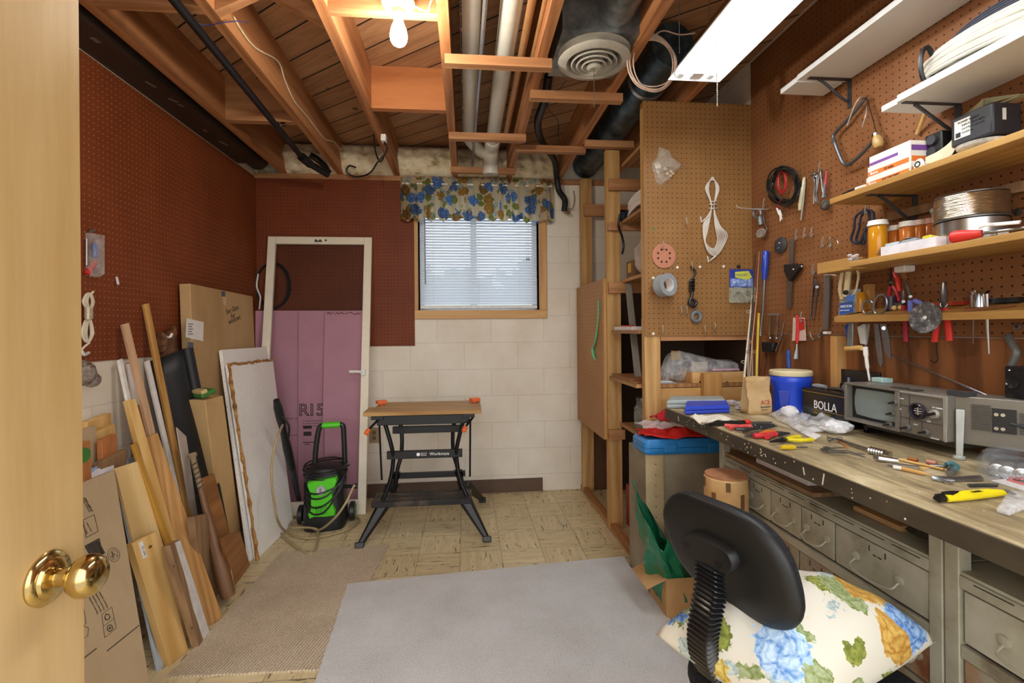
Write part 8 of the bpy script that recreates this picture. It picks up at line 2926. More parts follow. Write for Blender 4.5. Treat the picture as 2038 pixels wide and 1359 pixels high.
def obj_case(name, lab, mat, pts, h, rim, cat='case'):
    """flat case on the bench: outline from pixels on the bench top"""
    g_ = [pb(*p) for p in pts]
    c_ = sum(g_, V()) / len(g_)
    t_ = thing(name, lab, cat, (c_.x, c_.y, ZB))
    lo = [p + V((0, 0, 0.001)) for p in g_]
    sc_ = lambda k, z_: [V((c_.x + (p.x - c_.x) * k, c_.y + (p.y - c_.y) * k, ZB + z_)) for p in g_]
    MB().loft([sc_(0.97, 0.001), sc_(1.0, h * 0.2), sc_(1.0, h * 0.48)]).build('base_shell', mat, t_, bev=0.003)
    MB().loft([sc_(1.0, h * 0.52), sc_(1.0, h * 0.8), sc_(0.95, h)]).build('lid', mat, t_, bev=0.003)
    return t_, c_


t, c = obj_case('tool_case', 'long pale grey plastic case at the far end of the bench', plain('pale_grey_case', '#a3adae', 0.4), [(1327, 813), (1445, 812), (1439, 803), (1334, 804)], 0.038, 0)
MB().obox(Matrix.Translation((c.x - 0.08, c.y - 0.03, ZB + 0.018)), 0.03, 0.006, 0.016).build('clasp', plain('pale_grey_case', '#a3adae', 0.4), t)
t, c = obj_case('tool_case', 'smaller bright blue plastic case in front of the grey one', plain('bright_blue_case', '#2f49c4', 0.35), [(1363, 826), (1452, 822), (1446, 809), (1366, 812)], 0.034, 0)
cl = pb(1436, 834)
c_ = pb(1430, 838)
g_ = [pb(1374, 835), pb(1400, 849), pb(1478, 845), pb(1464, 827), pb(1395, 830)]
def cfn(u, v):
    a = g_[0].lerp(g_[1], u)
    b_ = g_[4].lerp(g_[2].lerp(g_[3], 0.4), u)
    p_ = a.lerp(b_, v)
    return p_ + V((0.004 * math.sin(9 * v + 3 * u), 0.004 * math.sin(8 * u), 0.008 + 0.006 * math.sin(7 * u + 4 * v) + 0.004 * math.sin(16 * v - 5 * u)))
one(MB().grid(cfn, 26, 20), 'white_cloth', 'folded white cloth on the bench edge beside the blue case', 'cloth', plain('white_cotton', '#ddd6c6', 0.9, 0, .2, .05), solid=0.005)
for k, (px, py, lab) in enumerate(((1455, 806, 'clear plastic packet of small bits nearest the blue case'), (1474, 808, 'clear plastic packet of small bits between blue case and paper bag'), (1481, 816, 'clear plastic packet of small bits touching the paper bag'))):
    q = pb(px, py)
    one(crumple((q.x, q.y, ZB), 0.035, 0.03, 0.012, 30 + k, 16, 0.25), 'bits_packet', lab, 'packet', clear('clear_parts', (215, 210, 214), 0.1, 0.6), 'clear packets on the bench')
# paper bag
a, c = pb(1491, 826), pb(1534, 824)
ctop = pw(1512, 750, Y=(a.y + c.y) / 2 + 0.02)
hb = ctop.z - ZB
t = thing('paper_bag', 'small brown paper bag with red and black print standing on the bench', 'bag', (a + c) / 2)
b = MB()
rr = random.Random(44)
wd_ = (c.x - a.x)
dpt = 0.06
rings = []
for k in range(9):
    f_ = k / 8
    th_ = 1.0 - 0.0 * f_
    dd = dpt * (1 - 0.55 * f_)
    ring_ = []
    for s_, (x_, y_) in enumerate(((a.x, 0), (a.x + wd_ * .25, 0), (a.x + wd_ * .5, 0), (a.x + wd_ * .75, 0), (c.x, 0), (c.x - 0.004, dd / 2), (c.x, dd), (a.x + wd_ * .5, dd), (a.x, dd), (a.x + 0.004, dd / 2))):
        ring_.append(V((x_ + rr.uniform(-.003, .003), a.y + y_ + (dpt - dd) / 2 + rr.uniform(-.004, .004) * min(1, f_ * 4), ZB + 0.001 + hb * f_ + (rr.uniform(-.003, .003) if k == 8 else 0))))
    rings.append(ring_)
b.loft(rings, cap=False)
b.build('bag', blotch('brown_bag_paper', ['#a98a5c', '#c2a273', '#cfb184'], 8, 0.8, 5, 0.35, 25), t, solid=0.001, sharp=50)
Mt = Matrix.Translation((a.x + wd_ * 0.5, a.y - 0.005, ZB + 0.042)) @ Matrix.Rotation(R(90), 4, 'X') @ Matrix.Rotation(R(4), 4, 'Z')
text('ACE', 0.026, Mt, plain('red_print', '#c02a22', 0.5), t, sx=0.8)
text('Hardware', 0.0125, Mt @ Matrix.Translation((-0.004, -0.014, 0)), M_ink, t, sx=0.85)
text('helpful place', 0.006, Mt @ Matrix.Translation((-0.002, -0.023, 0)), M_ink, t)
# blue tub
q = V((1.355, 1.885, ZB))
t = thing('blue_tub', 'blue plastic tub with a cream screw lid behind the paper bag', 'tub', q)
M_tub = plain('tub_blue', '#2348c8', 0.3, 0, 0.5, 0.04)
MB().lathe([(0.001, 0.001), (0.066, 0.001), (0.070, 0.006), (0.070, 0.105), (0.079, 0.130), (0.0805, 0.15), (0.076, 0.158), (0.001, 0.158)], q, (0, 0, 1), 44).build('body', M_tub, t)
MB().lathe([(0.001, 0.1585), (0.079, 0.1585), (0.0805, 0.161), (0.0805, 0.176), (0.077, 0.180), (0.001, 0.181)], q, (0, 0, 1), 44).build('lid', plain('cream_lid', '#ddd0a8', 0.5), t)
b = MB()
for k in range(2):
    vdir = V((-0.62, -0.78, 0)) if k == 0 else V((-0.9, -0.4, 0))
    sd = V((vdir.y, -vdir.x, 0))
    b.loft([[q + vdir * (0.0712 if 0 else 0.072) + sd * (x_ + 0.02) + V((0, 0, z_)) for x_, z_ in ((-0.016, 0.03), (0.016, 0.03), (0.022, 0.10), (-0.022, 0.10))], [q + vdir * 0.066 + sd * (x_ + 0.02) + V((0, 0, z_)) for x_, z_ in ((-0.016, 0.03), (0.016, 0.03), (0.022, 0.10), (-0.022, 0.10))]]) if k == 0 else None
b.build('grip_recess', plain('tub_blue_dark', '#1b36a4', 0.35), t, bev=0.003)
one(crumple((1.29, 1.80, ZB), 0.032, 0.028, 0.022, 77, 16, 0.2), 'crumpled_paper', 'crumpled white paper at the foot of the blue tub', 'paper', M_paper)
# black tin with lid standing open
y0_, y1_ = 1.545, 1.775
x0_, x1_ = 1.325, 1.452
M_tin = plain('black_lacquer', '#131214', 0.25)
t = thing('hinged_box', 'black hinged box with gold lettering and its lid open against the wall', 'box', ((x0_ + x1_) / 2, (y0_ + y1_) / 2, ZB))
zt_ = ZB + 0.122
MB().box(x0_, x1_, y0_, y1_, ZB + 0.0005, zt_ - 0.014).build('body', M_tin, t, bev=0.002)
MB().box(x0_ - 0.0015, x1_, y0_ - 0.001, y1_ + 0.001, zt_ - 0.0135, zt_ - 0.0115).build('gold_line', plain('gold_print', '#b9964a', 0.35, 0.5), t)
MB().box(x0_ - 0.001, x1_, y0_, y1_, zt_ - 0.011, zt_).build('rim', M_tin, t, bev=0.001)
b = MB()
b.box(x1_ - 0.012, x1_ - 0.002, y0_, y1_ - 0.015, zt_ + 0.0005, zt_ + 0.075)
b.build('open_lid', M_tin, t, bev=0.001)
Mx = frame((x0_ - 0.0008, y1_ - 0.062, ZB + 0.050), (0, -1, 0), z=(-1, 0, 0))
text('BOLLA', 0.044, Mx, M_wt, t, sx=0.86)
text('VERONA ITALY', 0.012, Mx @ Matrix.Translation((-0.004, -0.020, 0)), plain('gold_print', '#b9964a', 0.35, 0.5), t, sx=1.1)
b = MB()
b.box(x0_ - 0.0012, x0_ - 0.0004, y0_, y1_ - 0.055, ZB + 0.044, ZB + 0.0455)
b.build('gold_rule', plain('gold_print', '#b9964a', 0.35, 0.5), t)
q = pw(1640, 771, X=1.37)
one(MB().tube([V((1.36, q.y + 0.045, zt_ + 0.008)), V((1.362, q.y + 0.02, zt_ + 0.0085)), V((1.366, q.y - 0.015, zt_ + 0.0085))], [0.006, 0.009, 0.007], 10), 'grey_tool', 'grey tool handle lying across the open black box', 'tool', plain('grey_grip', '#8a8d90', 0.5))
b = MB()
for k in range(3):
    b.tube([V((1.37 + .016 * k, q.y - 0.02, zt_ + 0.005)), V((1.38 + .016 * k, q.y - 0.09, zt_ + 0.005))], 0.004, 8)
one(b, 'drill_bits', 'few drill bits lying on the rim of the open black box', 'bits', M_stl)
q = pw(1689, 760, X=1.385)
t = thing('grey_fixture', 'round grey metal fixture with a stem, standing on the open black box', 'fixture', (1.385, q.y, zt_))
MB().lathe([(0.001, 0.0005), (0.020, 0.0005), (0.023, 0.006), (0.022, 0.020), (0.014, 0.028), (0.005, 0.030), (0.0045, 0.052), (0.001, 0.053)], (1.385, q.y, zt_), (0, 0, 1), 28).build('body', plain('grey_metal', '#7b7f84', 0.4, 0.5), t)
b = MB()
b.tube([V((1.385 + 0.006 * math.cos(a), q.y + 0.03 + 0.014 * math.cos(a), zt_ + 0.016 + 0.014 * math.sin(a))) for a in [2 * PI * i / 18 for i in range(18)]], 0.0035, 6, True)
b.build('ring', M_black, t)
# plastic bag spread on the bench
M_film2 = clear('milky_film', (250, 251, 252), 0.07, 0.42)
g0_, g1_, g2_, g3_ = pb(1528, 826), pb(1600, 866), pb(1700, 850), pb(1620, 812)
def pfn(u, v):
    p_ = g0_.lerp(g1_, v).lerp(g3_.lerp(g2_, v), u)
    f_ = (1 - (2 * u - 1) ** 6) * (1 - (2 * v - 1) ** 6)
    return p_ + V((0.004 * math.sin(14 * v), 0.004 * math.sin(13 * u), 0.004 + f_ * (0.018 + 0.010 * math.sin(9 * u + 3 * v) + 0.007 * math.sin(17 * v - 8 * u) + 0.005 * math.sin(26 * u + 15 * v))))
one(MB().grid(pfn, 40, 40), 'plastic_bag', 'clear plastic bag spread on the bench in front of the black box', 'bag', M_film2, solid=0.001)
q = pb(1675, 862)
one(crumple((q.x - 0.02, q.y, ZB), 0.05, 0.04, 0.022, 41, 20, 0.22), 'bubble_wrap', 'crumpled lump of clear wrap beside the television foot', 'wrap', clear('bubble_film', (250, 250, 252), 0.1, 0.7))
q = pb(1668, 838)
one(crumple((q.x, q.y, ZB), 0.045, 0.03, 0.014, 43, 16, 0.2), 'teal_wrapper', 'glimpse of teal wrapper between black box and plastic bag', 'wrapper', plain('teal_film', '#3fa3a3', 0.25))
b = MB()
b.prism([(p.x, p.y) for p in (pb(1593, 861), pb(1606, 856), pb(1635, 868), pb(1622, 876))], 0.002, Matrix.Translation((0, 0, ZB + 0.0003)))
one(b, 'paper_scrap', 'small torn white paper scrap on the bare bench top', 'paper', M_paper)

# ------------------------------------------------------------------ portable television radio
M_tv = plain('tv_bronze_grey', '#7b766c', 0.35, 0.25, 0.5, 0.04)
M_tvd = plain('tv_dark_grey', '#4a4741', 0.4, 0.2)
M_tvl = plain('tv_light_trim', '#a9a69c', 0.35, 0.3)
TX = 1.293
fy1, fy0 = pw(1680, 800, X=TX).y, pw(1884, 840, X=TX).y
fz0, fz1 = 0.922, 1.050
t = thing('portable_television', 'grey portable television radio with small screen, dials and long antenna', 'television', (1.37, 1.3, ZB))
foot = [(TX + 0.028, fy1), (TX + 0.028, fy0 + 0.004), (TX + 0.030, fy0), (1.425, fy0 - 0.155), (1.45, fy0 - 0.155), (1.45, fy1)]
b = MB()
b.prism(foot, fz1 - fz0, Matrix.Translation((0, 0, fz0)))
b.build('cabinet', M_tv, t, bev=0.003)
ys1 = pw(1789, 830, X=TX).y      # right edge of the screen part
# screen hood
b = MB()
def strip(ya, yb_, za, zb_, xa=TX, xb=TX + 0.0279):
    b.box(xa, xb, ya, yb_, za, zb_)
strip(ys1, fy1, fz1 - 0.007, fz1)
strip(ys1, fy1, fz0, fz0 + 0.010)
strip(fy1 - 0.010, fy1, fz0 + 0.0101, fz1 - 0.0071)
strip(ys1, ys1 + 0.014, fz0 + 0.0101, fz1 - 0.0071)
b.build('screen_hood', M_tv, t, bev=0.001)
sy0, sy1, sz0, sz1 = ys1 + 0.0145, fy1 - 0.0105, fz0 + 0.0105, fz1 - 0.0075
b = MB()
b.box(TX + 0.022, TX + 0.0275, sy0, sy1, sz0, sz1)
b.build('screen_mask', plain('mask_black', '#1a1b1b', 0.4), t)
b = MB()
def scr(u, v):
    a, b2 = 2 * u - 1, 2 * v - 1
    k = 0.92
    ex, ez = a * k * (1 - 0.05 * b2 * b2), b2 * k * (1 - 0.05 * a * a)
    return (TX + 0.014 + 0.008 * (a * a * .5 + b2 * b2 * .5), (sy0 + sy1) / 2 + ex * (sy1 - sy0) / 2 * 0.93, (sz0 + sz1) / 2 + ez * (sz1 - sz0) / 2 * 0.9)
b.grid(scr, 20, 16)
b.build('screen', plain('screen_glass', '#7c8987', 0.12, 0, 0.6, 0.02), t)
# control panel
b = MB()
py0 = fy0 + 0.012
b.box(TX + 0.004, TX + 0.0279, fy0 + 0.002, ys1 - 0.001, fz0 + 0.002, fz1 - 0.001)
pn = b.build('control_panel', M_tv, t, bev=0.002)
b = MB()
def ln(ya, za, yb_, zb_, w_=0.0016):
    b.box(TX + 0.0030, TX + 0.0039, min(ya, yb_) - w_ / 2, max(ya, yb_) + w_ / 2, min(za, zb_) - w_ / 2, max(za, zb_) + w_ / 2)
yc1 = pw(1808, 830, X=TX).y
zmid = fz0 + 0.045
ln(yc1, fz0 + 0.012, yc1, fz1 - 0.012)
ln(ys1 - 0.004, fz0 + 0.047, yc1, fz0 + 0.047)
ln(ys1 - 0.004, fz0 + 0.082, yc1, fz0 + 0.082)
ln(yc1, zmid, fy0 + 0.014, zmid)
ln(pw(1833, 850, X=TX).y, fz0 + 0.010, pw(1833, 850, X=TX).y, zmid)
b.build('panel_grooves', M_tvd, pn)
b = MB()
b.box(TX + 0.0005, TX + 0.0039, fy0 + 0.003, fy0 + 0.010, fz0 + 0.002, fz1 - 0.002)
b.box(TX + 0.0005, TX + 0.0039, fy0 + 0.0101, ys1 - 0.002, fz1 - 0.008, fz1 - 0.002)
b.build('trim_bar', M_tvl, pn)
def knob(px, py, r_, big=False):
    p_ = pw(px, py, X=TX + 0.003)
    k_ = MB().lathe([(r_, 0.0), (r_, 0.008), (r_ * .9, 0.010), (0.001, 0.010)], p_, (-1, 0, 0), 24).build('knob', M_tvl if big else plain('knob_grey', '#6d6b66', 0.4, 0.3), pn)
    b_ = MB()
    dr_ = V((0, 0.8, -0.3)).normalized()
    b_.obox(frame(p_ + V((-0.013, 0, 0)) + dr_ * r_ * .25, dr_, z=(1, 0, 0)), r_ * 2.1, r_ * .55, 0.008)
    b_.build('pointer', M_black, k_)
for px, py in ((1783, 801), (1778, 823), (1772, 845)):
    knob(px, py, 0.0085)
knob(1862, 824, 0.0125, True)
knob(1808, 851, 0.0095)
knob(1845, 860, 0.0095)
p_ = pw(1829, 818, X=TX + 0.003)
d_ = MB().lathe([(0.0235, 0.0), (0.0235, 0.010), (0.020, 0.012), (0.0185, 0.008), (0.0185, 0.0)], p_, (-1, 0, 0), 40, False).build('tuning_dial', plain('dial_rim', '#4a4450', 0.25, 0.6), pn)
MB().lathe([(0.001, 0.003), (0.0184, 0.003), (0.0184, 0.0005), (0.001, 0.0005)], p_, (-1, 0, 0), 32).build('dial_face', M_black, d_)
b = MB()
for dy, dz, w_, h_ in ((0, 0, 0.026, 0.002), (0, 0, 0.002, 0.022), (0.006, 0.006, 0.008, 0.0015), (-0.006, -0.006, 0.008, 0.0015), (0.006, -0.007, 0.006, 0.0015), (-0.007, 0.007, 0.006, 0.0015)):
    b.obox(Matrix.Translation(p_ + V((-0.0034, dy, dz))), 0.0006, w_, h_)
b.build('dial_marks', M_wt, d_)
Mx = lambda px, py: frame(pw(px, py, X=TX + 0.0034), (0, -1, 0), z=(-1, 0, 0))
for s, px, py, sz in (('VOLUME', 1787, 793, 0.005), ('TONE', 1786, 814, 0.005), ('BRIGHT', 1781, 838, 0.005), ('TV TUNING', 1855, 812, 0.006), ('FM', 1845, 840, 0.008), ('BAND', 1818, 845, 0.005), ('CONTRAST', 1851, 872, 0.005)):
    text(s, sz, Mx(px, py), M_wt, pn, 'dial_print')
# side: grille and jack panel
sd = V((1.425 - (TX + 0.030), -0.155, 0)).normalized()
nrm2 = V((-0.155, -(1.425 - TX - 0.030), 0)).normalized()
if nrm2.y > 0:
    nrm2 = -nrm2
o0 = V((TX + 0.030, fy0, 0))
def onside(s_, z_, off=0.0):
    return o0 + sd * s_ + V((0, 0, z_)) + nrm2 * off
def side_s(px, py):
    d2 = pw(px, py, D=1) - EYE
    tt = (o0 - EYE).dot(nrm2) / d2.dot(nrm2)
    p2 = EYE + d2 * tt
    return (p2 - o0).dot(sd), p2.z
b = MB()
s0_, _ = side_s(1934, 850)
s1_, _ = side_s(1972, 860)
Fs = lambda s_, z_: frame(onside(s_, z_, 0.002), sd, z=(0, 0, 1))
for k in range(11):
    b.obox(Fs((s0_ + s1_) / 2, fz0 + 0.045 + 0.0062 * k), s1_ - s0_, 0.005, 0.0034)
b.build('grille', M_tvd, t)
b = MB()
s2_, _ = side_s(2024, 860)
for k in range(9):
    b.obox(Fs(s2_ + 0.03, fz0 + 0.045 + 0.0062 * k), 0.05, 0.005, 0.0034)
b.build('grille', M_tvd, t)
s3_, _ = side_s(1975, 860)
jp = MB().obox(Fs((s3_ + s2_) / 2, fz0 + 0.072), s2_ - s3_, 0.005, 0.062).build('jack_panel', M_black, t)
b = MB()
for ds in (0.008, 0.020):
    for dz in (0.052, 0.088):
        c_ = onside(s3_ + ds, fz0 + dz, 0.004)
        b.cyl(c_, c_ + nrm2 * 0.003, 0.0045, n=10)
b.build('jack_screws', M_chr, jp)
b = MB()
b.tube([onside(s3_ + 0.034, fz0 + 0.068, 0.004), onside(s3_ + 0.05, fz0 + 0.066, 0.012), onside(s3_ + 0.09, fz0 + 0.058, 0.02)], 0.004, 8)
b.build('plug', plain('dark_grey_plastic', '#33353a', 0.4), jp)
# feet and carrying handle folded down as a stand
s4_, _ = side_s(1912, 860)
b = MB()
p0_ = onside(s4_, fz1 - 0.035, 0.006)
p1_ = V((p0_.x - 0.004, p0_.y + 0.0, ZB + 0.004))
b.loft([[p0_ + sd * -0.008, p0_ + sd * 0.010, p0_ + sd * 0.010 + nrm2 * 0.006, p0_ - sd * 0.008 + nrm2 * 0.006], [p1_ + sd * -0.006, p1_ + sd * 0.008, p1_ + sd * 0.008 + nrm2 * 0.006, p1_ - sd * 0.006 + nrm2 * 0.006]])
b.cyl(p1_ + V((0, 0, -0.0035)), p1_ + V((0, 0, 0.006)), 0.013, n=16)
b.build('stand_arm', plain('clear_grey_handle', '#b3b8b4', 0.25), t, bev=0.002)
b = MB()
pf = V((TX + 0.05, fy1 - 0.03, 0))
b.box(pf.x, pf.x + 0.012, pf.y - 0.006, pf.y + 0.006, ZB + 0.0005, fz0 - 0.0005)
b.box(pf.x, pf.x + 0.09, pf.y - 0.006, pf.y + 0.006, ZB + 0.0005, ZB + 0.012)
b.build('stand_arm', plain('dark_maroon', '#2c1a1c', 0.35), t, bev=0.002)
MB().box(TX + 0.05, 1.44, fy0 + 0.02, fy1 - 0.02, fz0 - 0.022, fz0 - 0.0005).build('underside', M_tvd, t, bev=0.004)
# top fittings
b = MB()
q = pw(1907, 792, X=1.33)
b.box(1.32, 1.36, q.y - 0.022, q.y + 0.022, fz1 + 0.0003, fz1 + 0.012)
b.build('speaker_mesh', plain('mesh_grey', '#45474a', 0.5, 0.3, .5, .4, 300), t)
b = MB()
q = pw(1790, 775, X=1.31)
b.box(1.30, 1.33, q.y - 0.015, q.y + 0.02, fz1 + 0.0003, fz1 + 0.004)
b.box(1.30, 1.33, q.y - 0.06, q.y - 0.035, fz1 + 0.0003, fz1 + 0.004)
b.build('push_keys', M_tvd, t)
q = pw(1753, 770, X=1.40)
one(MB().box(1.385, 1.425, q.y - 0.022, q.y + 0.022, fz1 + 0.0004, fz1 + 0.016), 'small_box', 'small pale blue box lying on top of the television', 'box', plain('pale_teal', '#a9c6c4', 0.4), bev=0.002)
a0, a1_ = pw(2036, 818, X=1.42), pw(1790, 712, X=1.445)
b = MB()
mid = a0.lerp(a1_, 0.42)
b.cyl(a0, mid, 0.0042, n=10)
b.cyl(mid, a1_, 0.0028, n=10)
b.cyl(a1_, a0.lerp(a1_, 1.10), 0.0018, n=8)
b.build('antenna', M_chr, t)
b = MB()
b.sph(a0, 0.009)
b.box(a0.x - 0.008, a0.x + 0.008, a0.y - 0.012, a0.y + 0.012, fz1 - 0.003, a0.z)
b.build('antenna_base', M_tvd, t)

# ------------------------------------------------------------------ hand tools on the bench
M_dk = plain('dark_steel_tool', '#55575a', 0.35, 0.8)


def bpl(name, lab, tip, piv, h1, h2, mat, hr=0.0065, jr=0.009, jmat=None, zt=0.010):
    t_ = thing(name, lab, 'pliers', pb(*piv))
    P = lambda q_, z_=zt: pb(*q_) + V((0, 0, z_))
    b_ = MB()
    b_.tube([P(piv), P(((piv[0] * .6 + tip[0] * .4), (piv[1] * .6 + tip[1] * .4))), P(tip)], [jr, jr * .8, jr * .3], 8, flat=0.6)
    b_.sph(P(piv), jr, (1, 1, 0.7), 10)
    b_.build('jaws', jmat or M_dk, t_)
    for h_ in (h1, h2):
        s_ = (piv[0] + (h_[0] - piv[0]) * 0.15, piv[1] + (h_[1] - piv[1]) * 0.15)
        m_ = ((piv[0] + h_[0]) / 2, (piv[1] + h_[1]) / 2 + (1.5 if h_ is h1 else -1.5))
        tubes_ = MB()
        tubes(tubes_, [P(s_), P(m_), P(h_)], hr, 8, 5)
        tubes_.build('handle', mat, t_)
M_rose = plain('rose_red_grip', '#d0504a', 0.4, 0, 0.5, 0.05)
t = thing('multi_tool', 'black folding tool with a red end lying next to the white cloth', 'tool', pb(1450, 843))
MB().tube([pb(1413, 845, 0.009), pb(1440, 842, 0.009), pb(1482, 841, 0.009)], [0.007, 0.009, 0.009], 8).build('handle', M_black, t)
MB().tube([pb(1478, 839, 0.011), pb(1490, 840, 0.011), pb(1494, 841, 0.009)], [0.008, 0.010, 0.006], 8).build('red_end', M_redh, t)
MB().tube([pb(1494, 842, 0.006), pb(1515, 842, 0.005), pb(1536, 840, 0.003)], [0.006, 0.006, 0.003], 8).build('blade', M_stl, t)
bpl('pliers', 'needle nose pliers with two coral red handles, nearest the folding tool', (1541, 850), (1503, 853), (1442, 852), (1451, 857), M_rose, 0.0068, 0.009)
bpl('pliers', 'pliers with dark grey dipped handles between the red pairs', (1546, 853), (1515, 857), (1464, 860), (1480, 864), M_dk, 0.006, 0.008)
t = thing('pliers', 'steel pliers with one orange handle showing', 'pliers', pb(1510, 864))
MB().tube([pb(1483, 868, .008), pb(1500, 864, .009), pb(1515, 861, .008)], [0.004, 0.007, 0.007], 8).build('jaws', M_stl, t)
MB().tube([pb(1511, 863, .010), pb(1528, 860, .012), pb(1543, 860, .010)], [0.005, 0.0085, 0.007], 8).build('handle', plain('orange_grip', '#cf6a28', 0.4), t)
bpl('cutters', 'side cutters with thick crimson handles in the middle of the row', (1572, 868), (1548, 869), (1500, 873), (1526, 876), plain('crimson_grip', '#c83238', 0.4, 0, .5, .05), 0.0085, 0.010)
bpl('wire_stripper', 'wire stripper with bright yellow handles, jaws toward the bench edge', (1532, 886), (1560, 881), (1618, 881), (1592, 875), plain('yellow_grip', '#d9c81e', 0.4), 0.006, 0.009, jmat=M_black)
t = thing('screwdriver', 'small screwdriver with yellow handle at the end of the tool row', 'screwdriver', pb(1575, 890))
MB().tube([pb(1555, 891, .007), pb(1560, 890, .007), pb(1578, 890, .007), pb(1583, 890, .007)], [0.005, 0.007, 0.007, 0.005], 8).build('handle', plain('yellow_grip2', '#cfae20', 0.3), t)
MB().cyl(pb(1583, 890, .006), pb(1607, 890, .004), 0.002, n=8).build('shaft', M_stl, t)
b = MB()
rr = random.Random(9)
labs = ('steel pick in the loose pile, lowest one', 'steel pick in the loose pile, crossing the others', 'longest steel pick of the loose pile', 'short steel pick of the loose pile with bent tip', 'thin wire pick of the loose pile, toward the bench edge')
for k, (p0_, p1_) in enumerate((((1634, 894), (1680, 890)), ((1637, 897), (1690, 897)), ((1650, 898), (1722, 904)), ((1640, 890), (1660, 892)), ((1690, 900), (1722, 910)))):
    a, c = pb(*p0_, .004 + .003 * k), pb(*p1_, .004)
    one(MB().tube([a, a.lerp(c, .2), a.lerp(c, .6), c], [0.0035, 0.004, 0.0025, 0.0014], 6), 'steel_pick', labs[k], 'pick', M_stl, 'picks on the bench')
q = pb(1661, 881)
b = MB()
for k in range(3):
    b.tube([q + V((0.016 * math.cos(a + k), 0.012 * math.sin(a), 0.006 + .004 * k + 0.004 * math.sin(2 * a))) for a in [2 * PI * i / 16 for i in range(16)]], 0.0012, 5, True)
one(b, 'wire_tangle', 'small tangle of thin wire above the pile of picks', 'wire', M_dk)
one(MB().tube([pb(1668, 877, .004), pb(1680, 884, .004), pb(1688, 891, .003)], 0.002, 6), 'orange_wire', 'short orange wire bit beside the wire tangle', 'wire', plain('orange_wire', '#d0742c', 0.5))
t = thing('soldering_tool', 'long slim rod tool with ribbed chrome grip lying before the television', 'tool', pb(1730, 896))
MB().cyl(pb(1672, 876, .007), pb(1730, 895, .007), 0.0042, n=10).build('rod', M_stl, t)
b = MB()
a, c = pb(1729, 895, .010), pb(1772, 906, .010)
b.cyl(a, c, 0.0085, n=14)
for k in range(6):
    p_ = a.lerp(c, 0.1 + 0.12 * k)
    b.lathe([(0.009, -0.003), (0.0115, 0), (0.009, 0.003)], p_, c - a, 14, False)
b.build('grip', M_chr, t)
one(MB().tube([pb(1741, 910, .008), pb(1750, 912, .009), pb(1787, 917, .008)], [0.006, 0.009, 0.006], 8), 'steel_collet', 'short shiny steel collet nearest the ribbed chrome grip', 'tool', M_chr)
t = thing('pencil', 'silver barrelled pencil pointing to the right', 'pencil', pb(1800, 930))
MB().tube([pb(1766, 923, .006), pb(1829, 931, .006)], 0.0048, 8).build('barrel', M_chr, t)
MB().tube([pb(1829, 931, .006), pb(1849, 931, .005)], [0.0045, 0.001], 8).build('tip', M_pine, t)
t = thing('pencil', 'wooden dowel pencil with pale end, nearest the bench front', 'pencil', pb(1815, 938))
MB().tube([pb(1778, 929, .006), pb(1795, 932, .006)], 0.0048, 8).build('eraser_end', M_paper, t)
MB().tube([pb(1795, 932, .006), pb(1830, 940, .006), pb(1851, 945, .005)], [0.0048, 0.0046, 0.001], 8).build('barrel', M_pine, t)
one(MB().cyl(pb(1790, 914, .004), pb(1878, 934, .004), 0.0032, n=8), 'wood_dowel', 'long thin wooden dowel just before the television shadow', 'dowel', M_pine)
for k, (px, py, r_, lab, mm) in enumerate(((1758, 902, .005, 'brass fitting among the small parts', plain('brass_part', '#b58a3c', 0.3, 0.8)), (1808, 918, .006, 'copper coloured fitting beside the long dowel', plain('copper_part', '#b0683c', 0.35, 0.7)), (1845, 923, .006, 'pinkish fitting at the right end of the small parts', plain('pink_part', '#c48a78', 0.4, 0.4)))):
    a = pb(px, py)
    one(MB().cyl(a + V((0, 0, r_)), a + V((0.005, -0.02, r_)), r_, n=10), 'small_fitting', lab, 'fitting', mm, 'small fittings on the bench')
t = thing('tube_cutter', 'teal and steel tube cutter lying near the television stand', 'cutter', pb(1890, 930))
b = MB()
tubes(b, [pb(1884, 925, .010), pb(1892, 922, .014), pb(1905, 928, .012), pb(1900, 934, .010)], 0.006, 8)
b.build('body', plain('teal_metal', '#4d7f88', 0.35, 0.3), t)
MB().cyl(pb(1897, 932, .008), pb(1890, 942, .007), 0.007, n=10).build('knob', M_stl, t)
one(MB().tube([pb(1850, 926, .004), pb(1885, 928, .004)], 0.0035, 8), 'steel_pin', 'short steel pin left of the tube cutter', 'pin', M_stl)
t = thing('adjustable_wrench', 'small chrome adjustable wrench lying on the front of the bench', 'wrench', pb(1900, 955))
b = MB()
b.tube([pb(1855, 951, .006), pb(1870, 953, .006), pb(1900, 953, .006), pb(1953, 951, .006)], [0.006, 0.009, 0.006, 0.0075], 8, flat=0.55)
b.build('handle', M_stl, t)
b = MB()
b.tube([pb(1876, 955, .006), pb(1888, 959, .006), pb(1899, 957, .006)], [0.003, 0.008, 0.003], 8, flat=0.6)
b.build('jaw', M_chr, t)
one(MB().prism([(p.x, p.y) for p in (pb(1925, 966), pb(1987, 965), pb(1985, 969), pb(1929, 970))], 0.004, Matrix.Translation((0, 0, ZB))), 'scraper', 'flat dark steel blade behind the yellow knife', 'blade', M_dk)
t = thing('utility_knife', 'yellow and black utility knife lying on the front of the bench', 'knife', pb(1930, 988))
M_yk = plain('knife_yellow', '#e6d21c', 0.35, 0, 0.5, 0.03)
MB().tube([pb(1882, 991, .009), pb(1920, 986, .010), pb(1970, 981, .010), pb(1998, 980, .008)], [0.0085, 0.0105, 0.0095, 0.006], 10, flat=0.7).build('handle', M_yk, t)
MB().tube([pb(1858, 991, .007), pb(1866, 991, .009), pb(1886, 989, .009)], [0.003, 0.009, 0.0088], 10, flat=0.75).build('black_end', M_black, t)
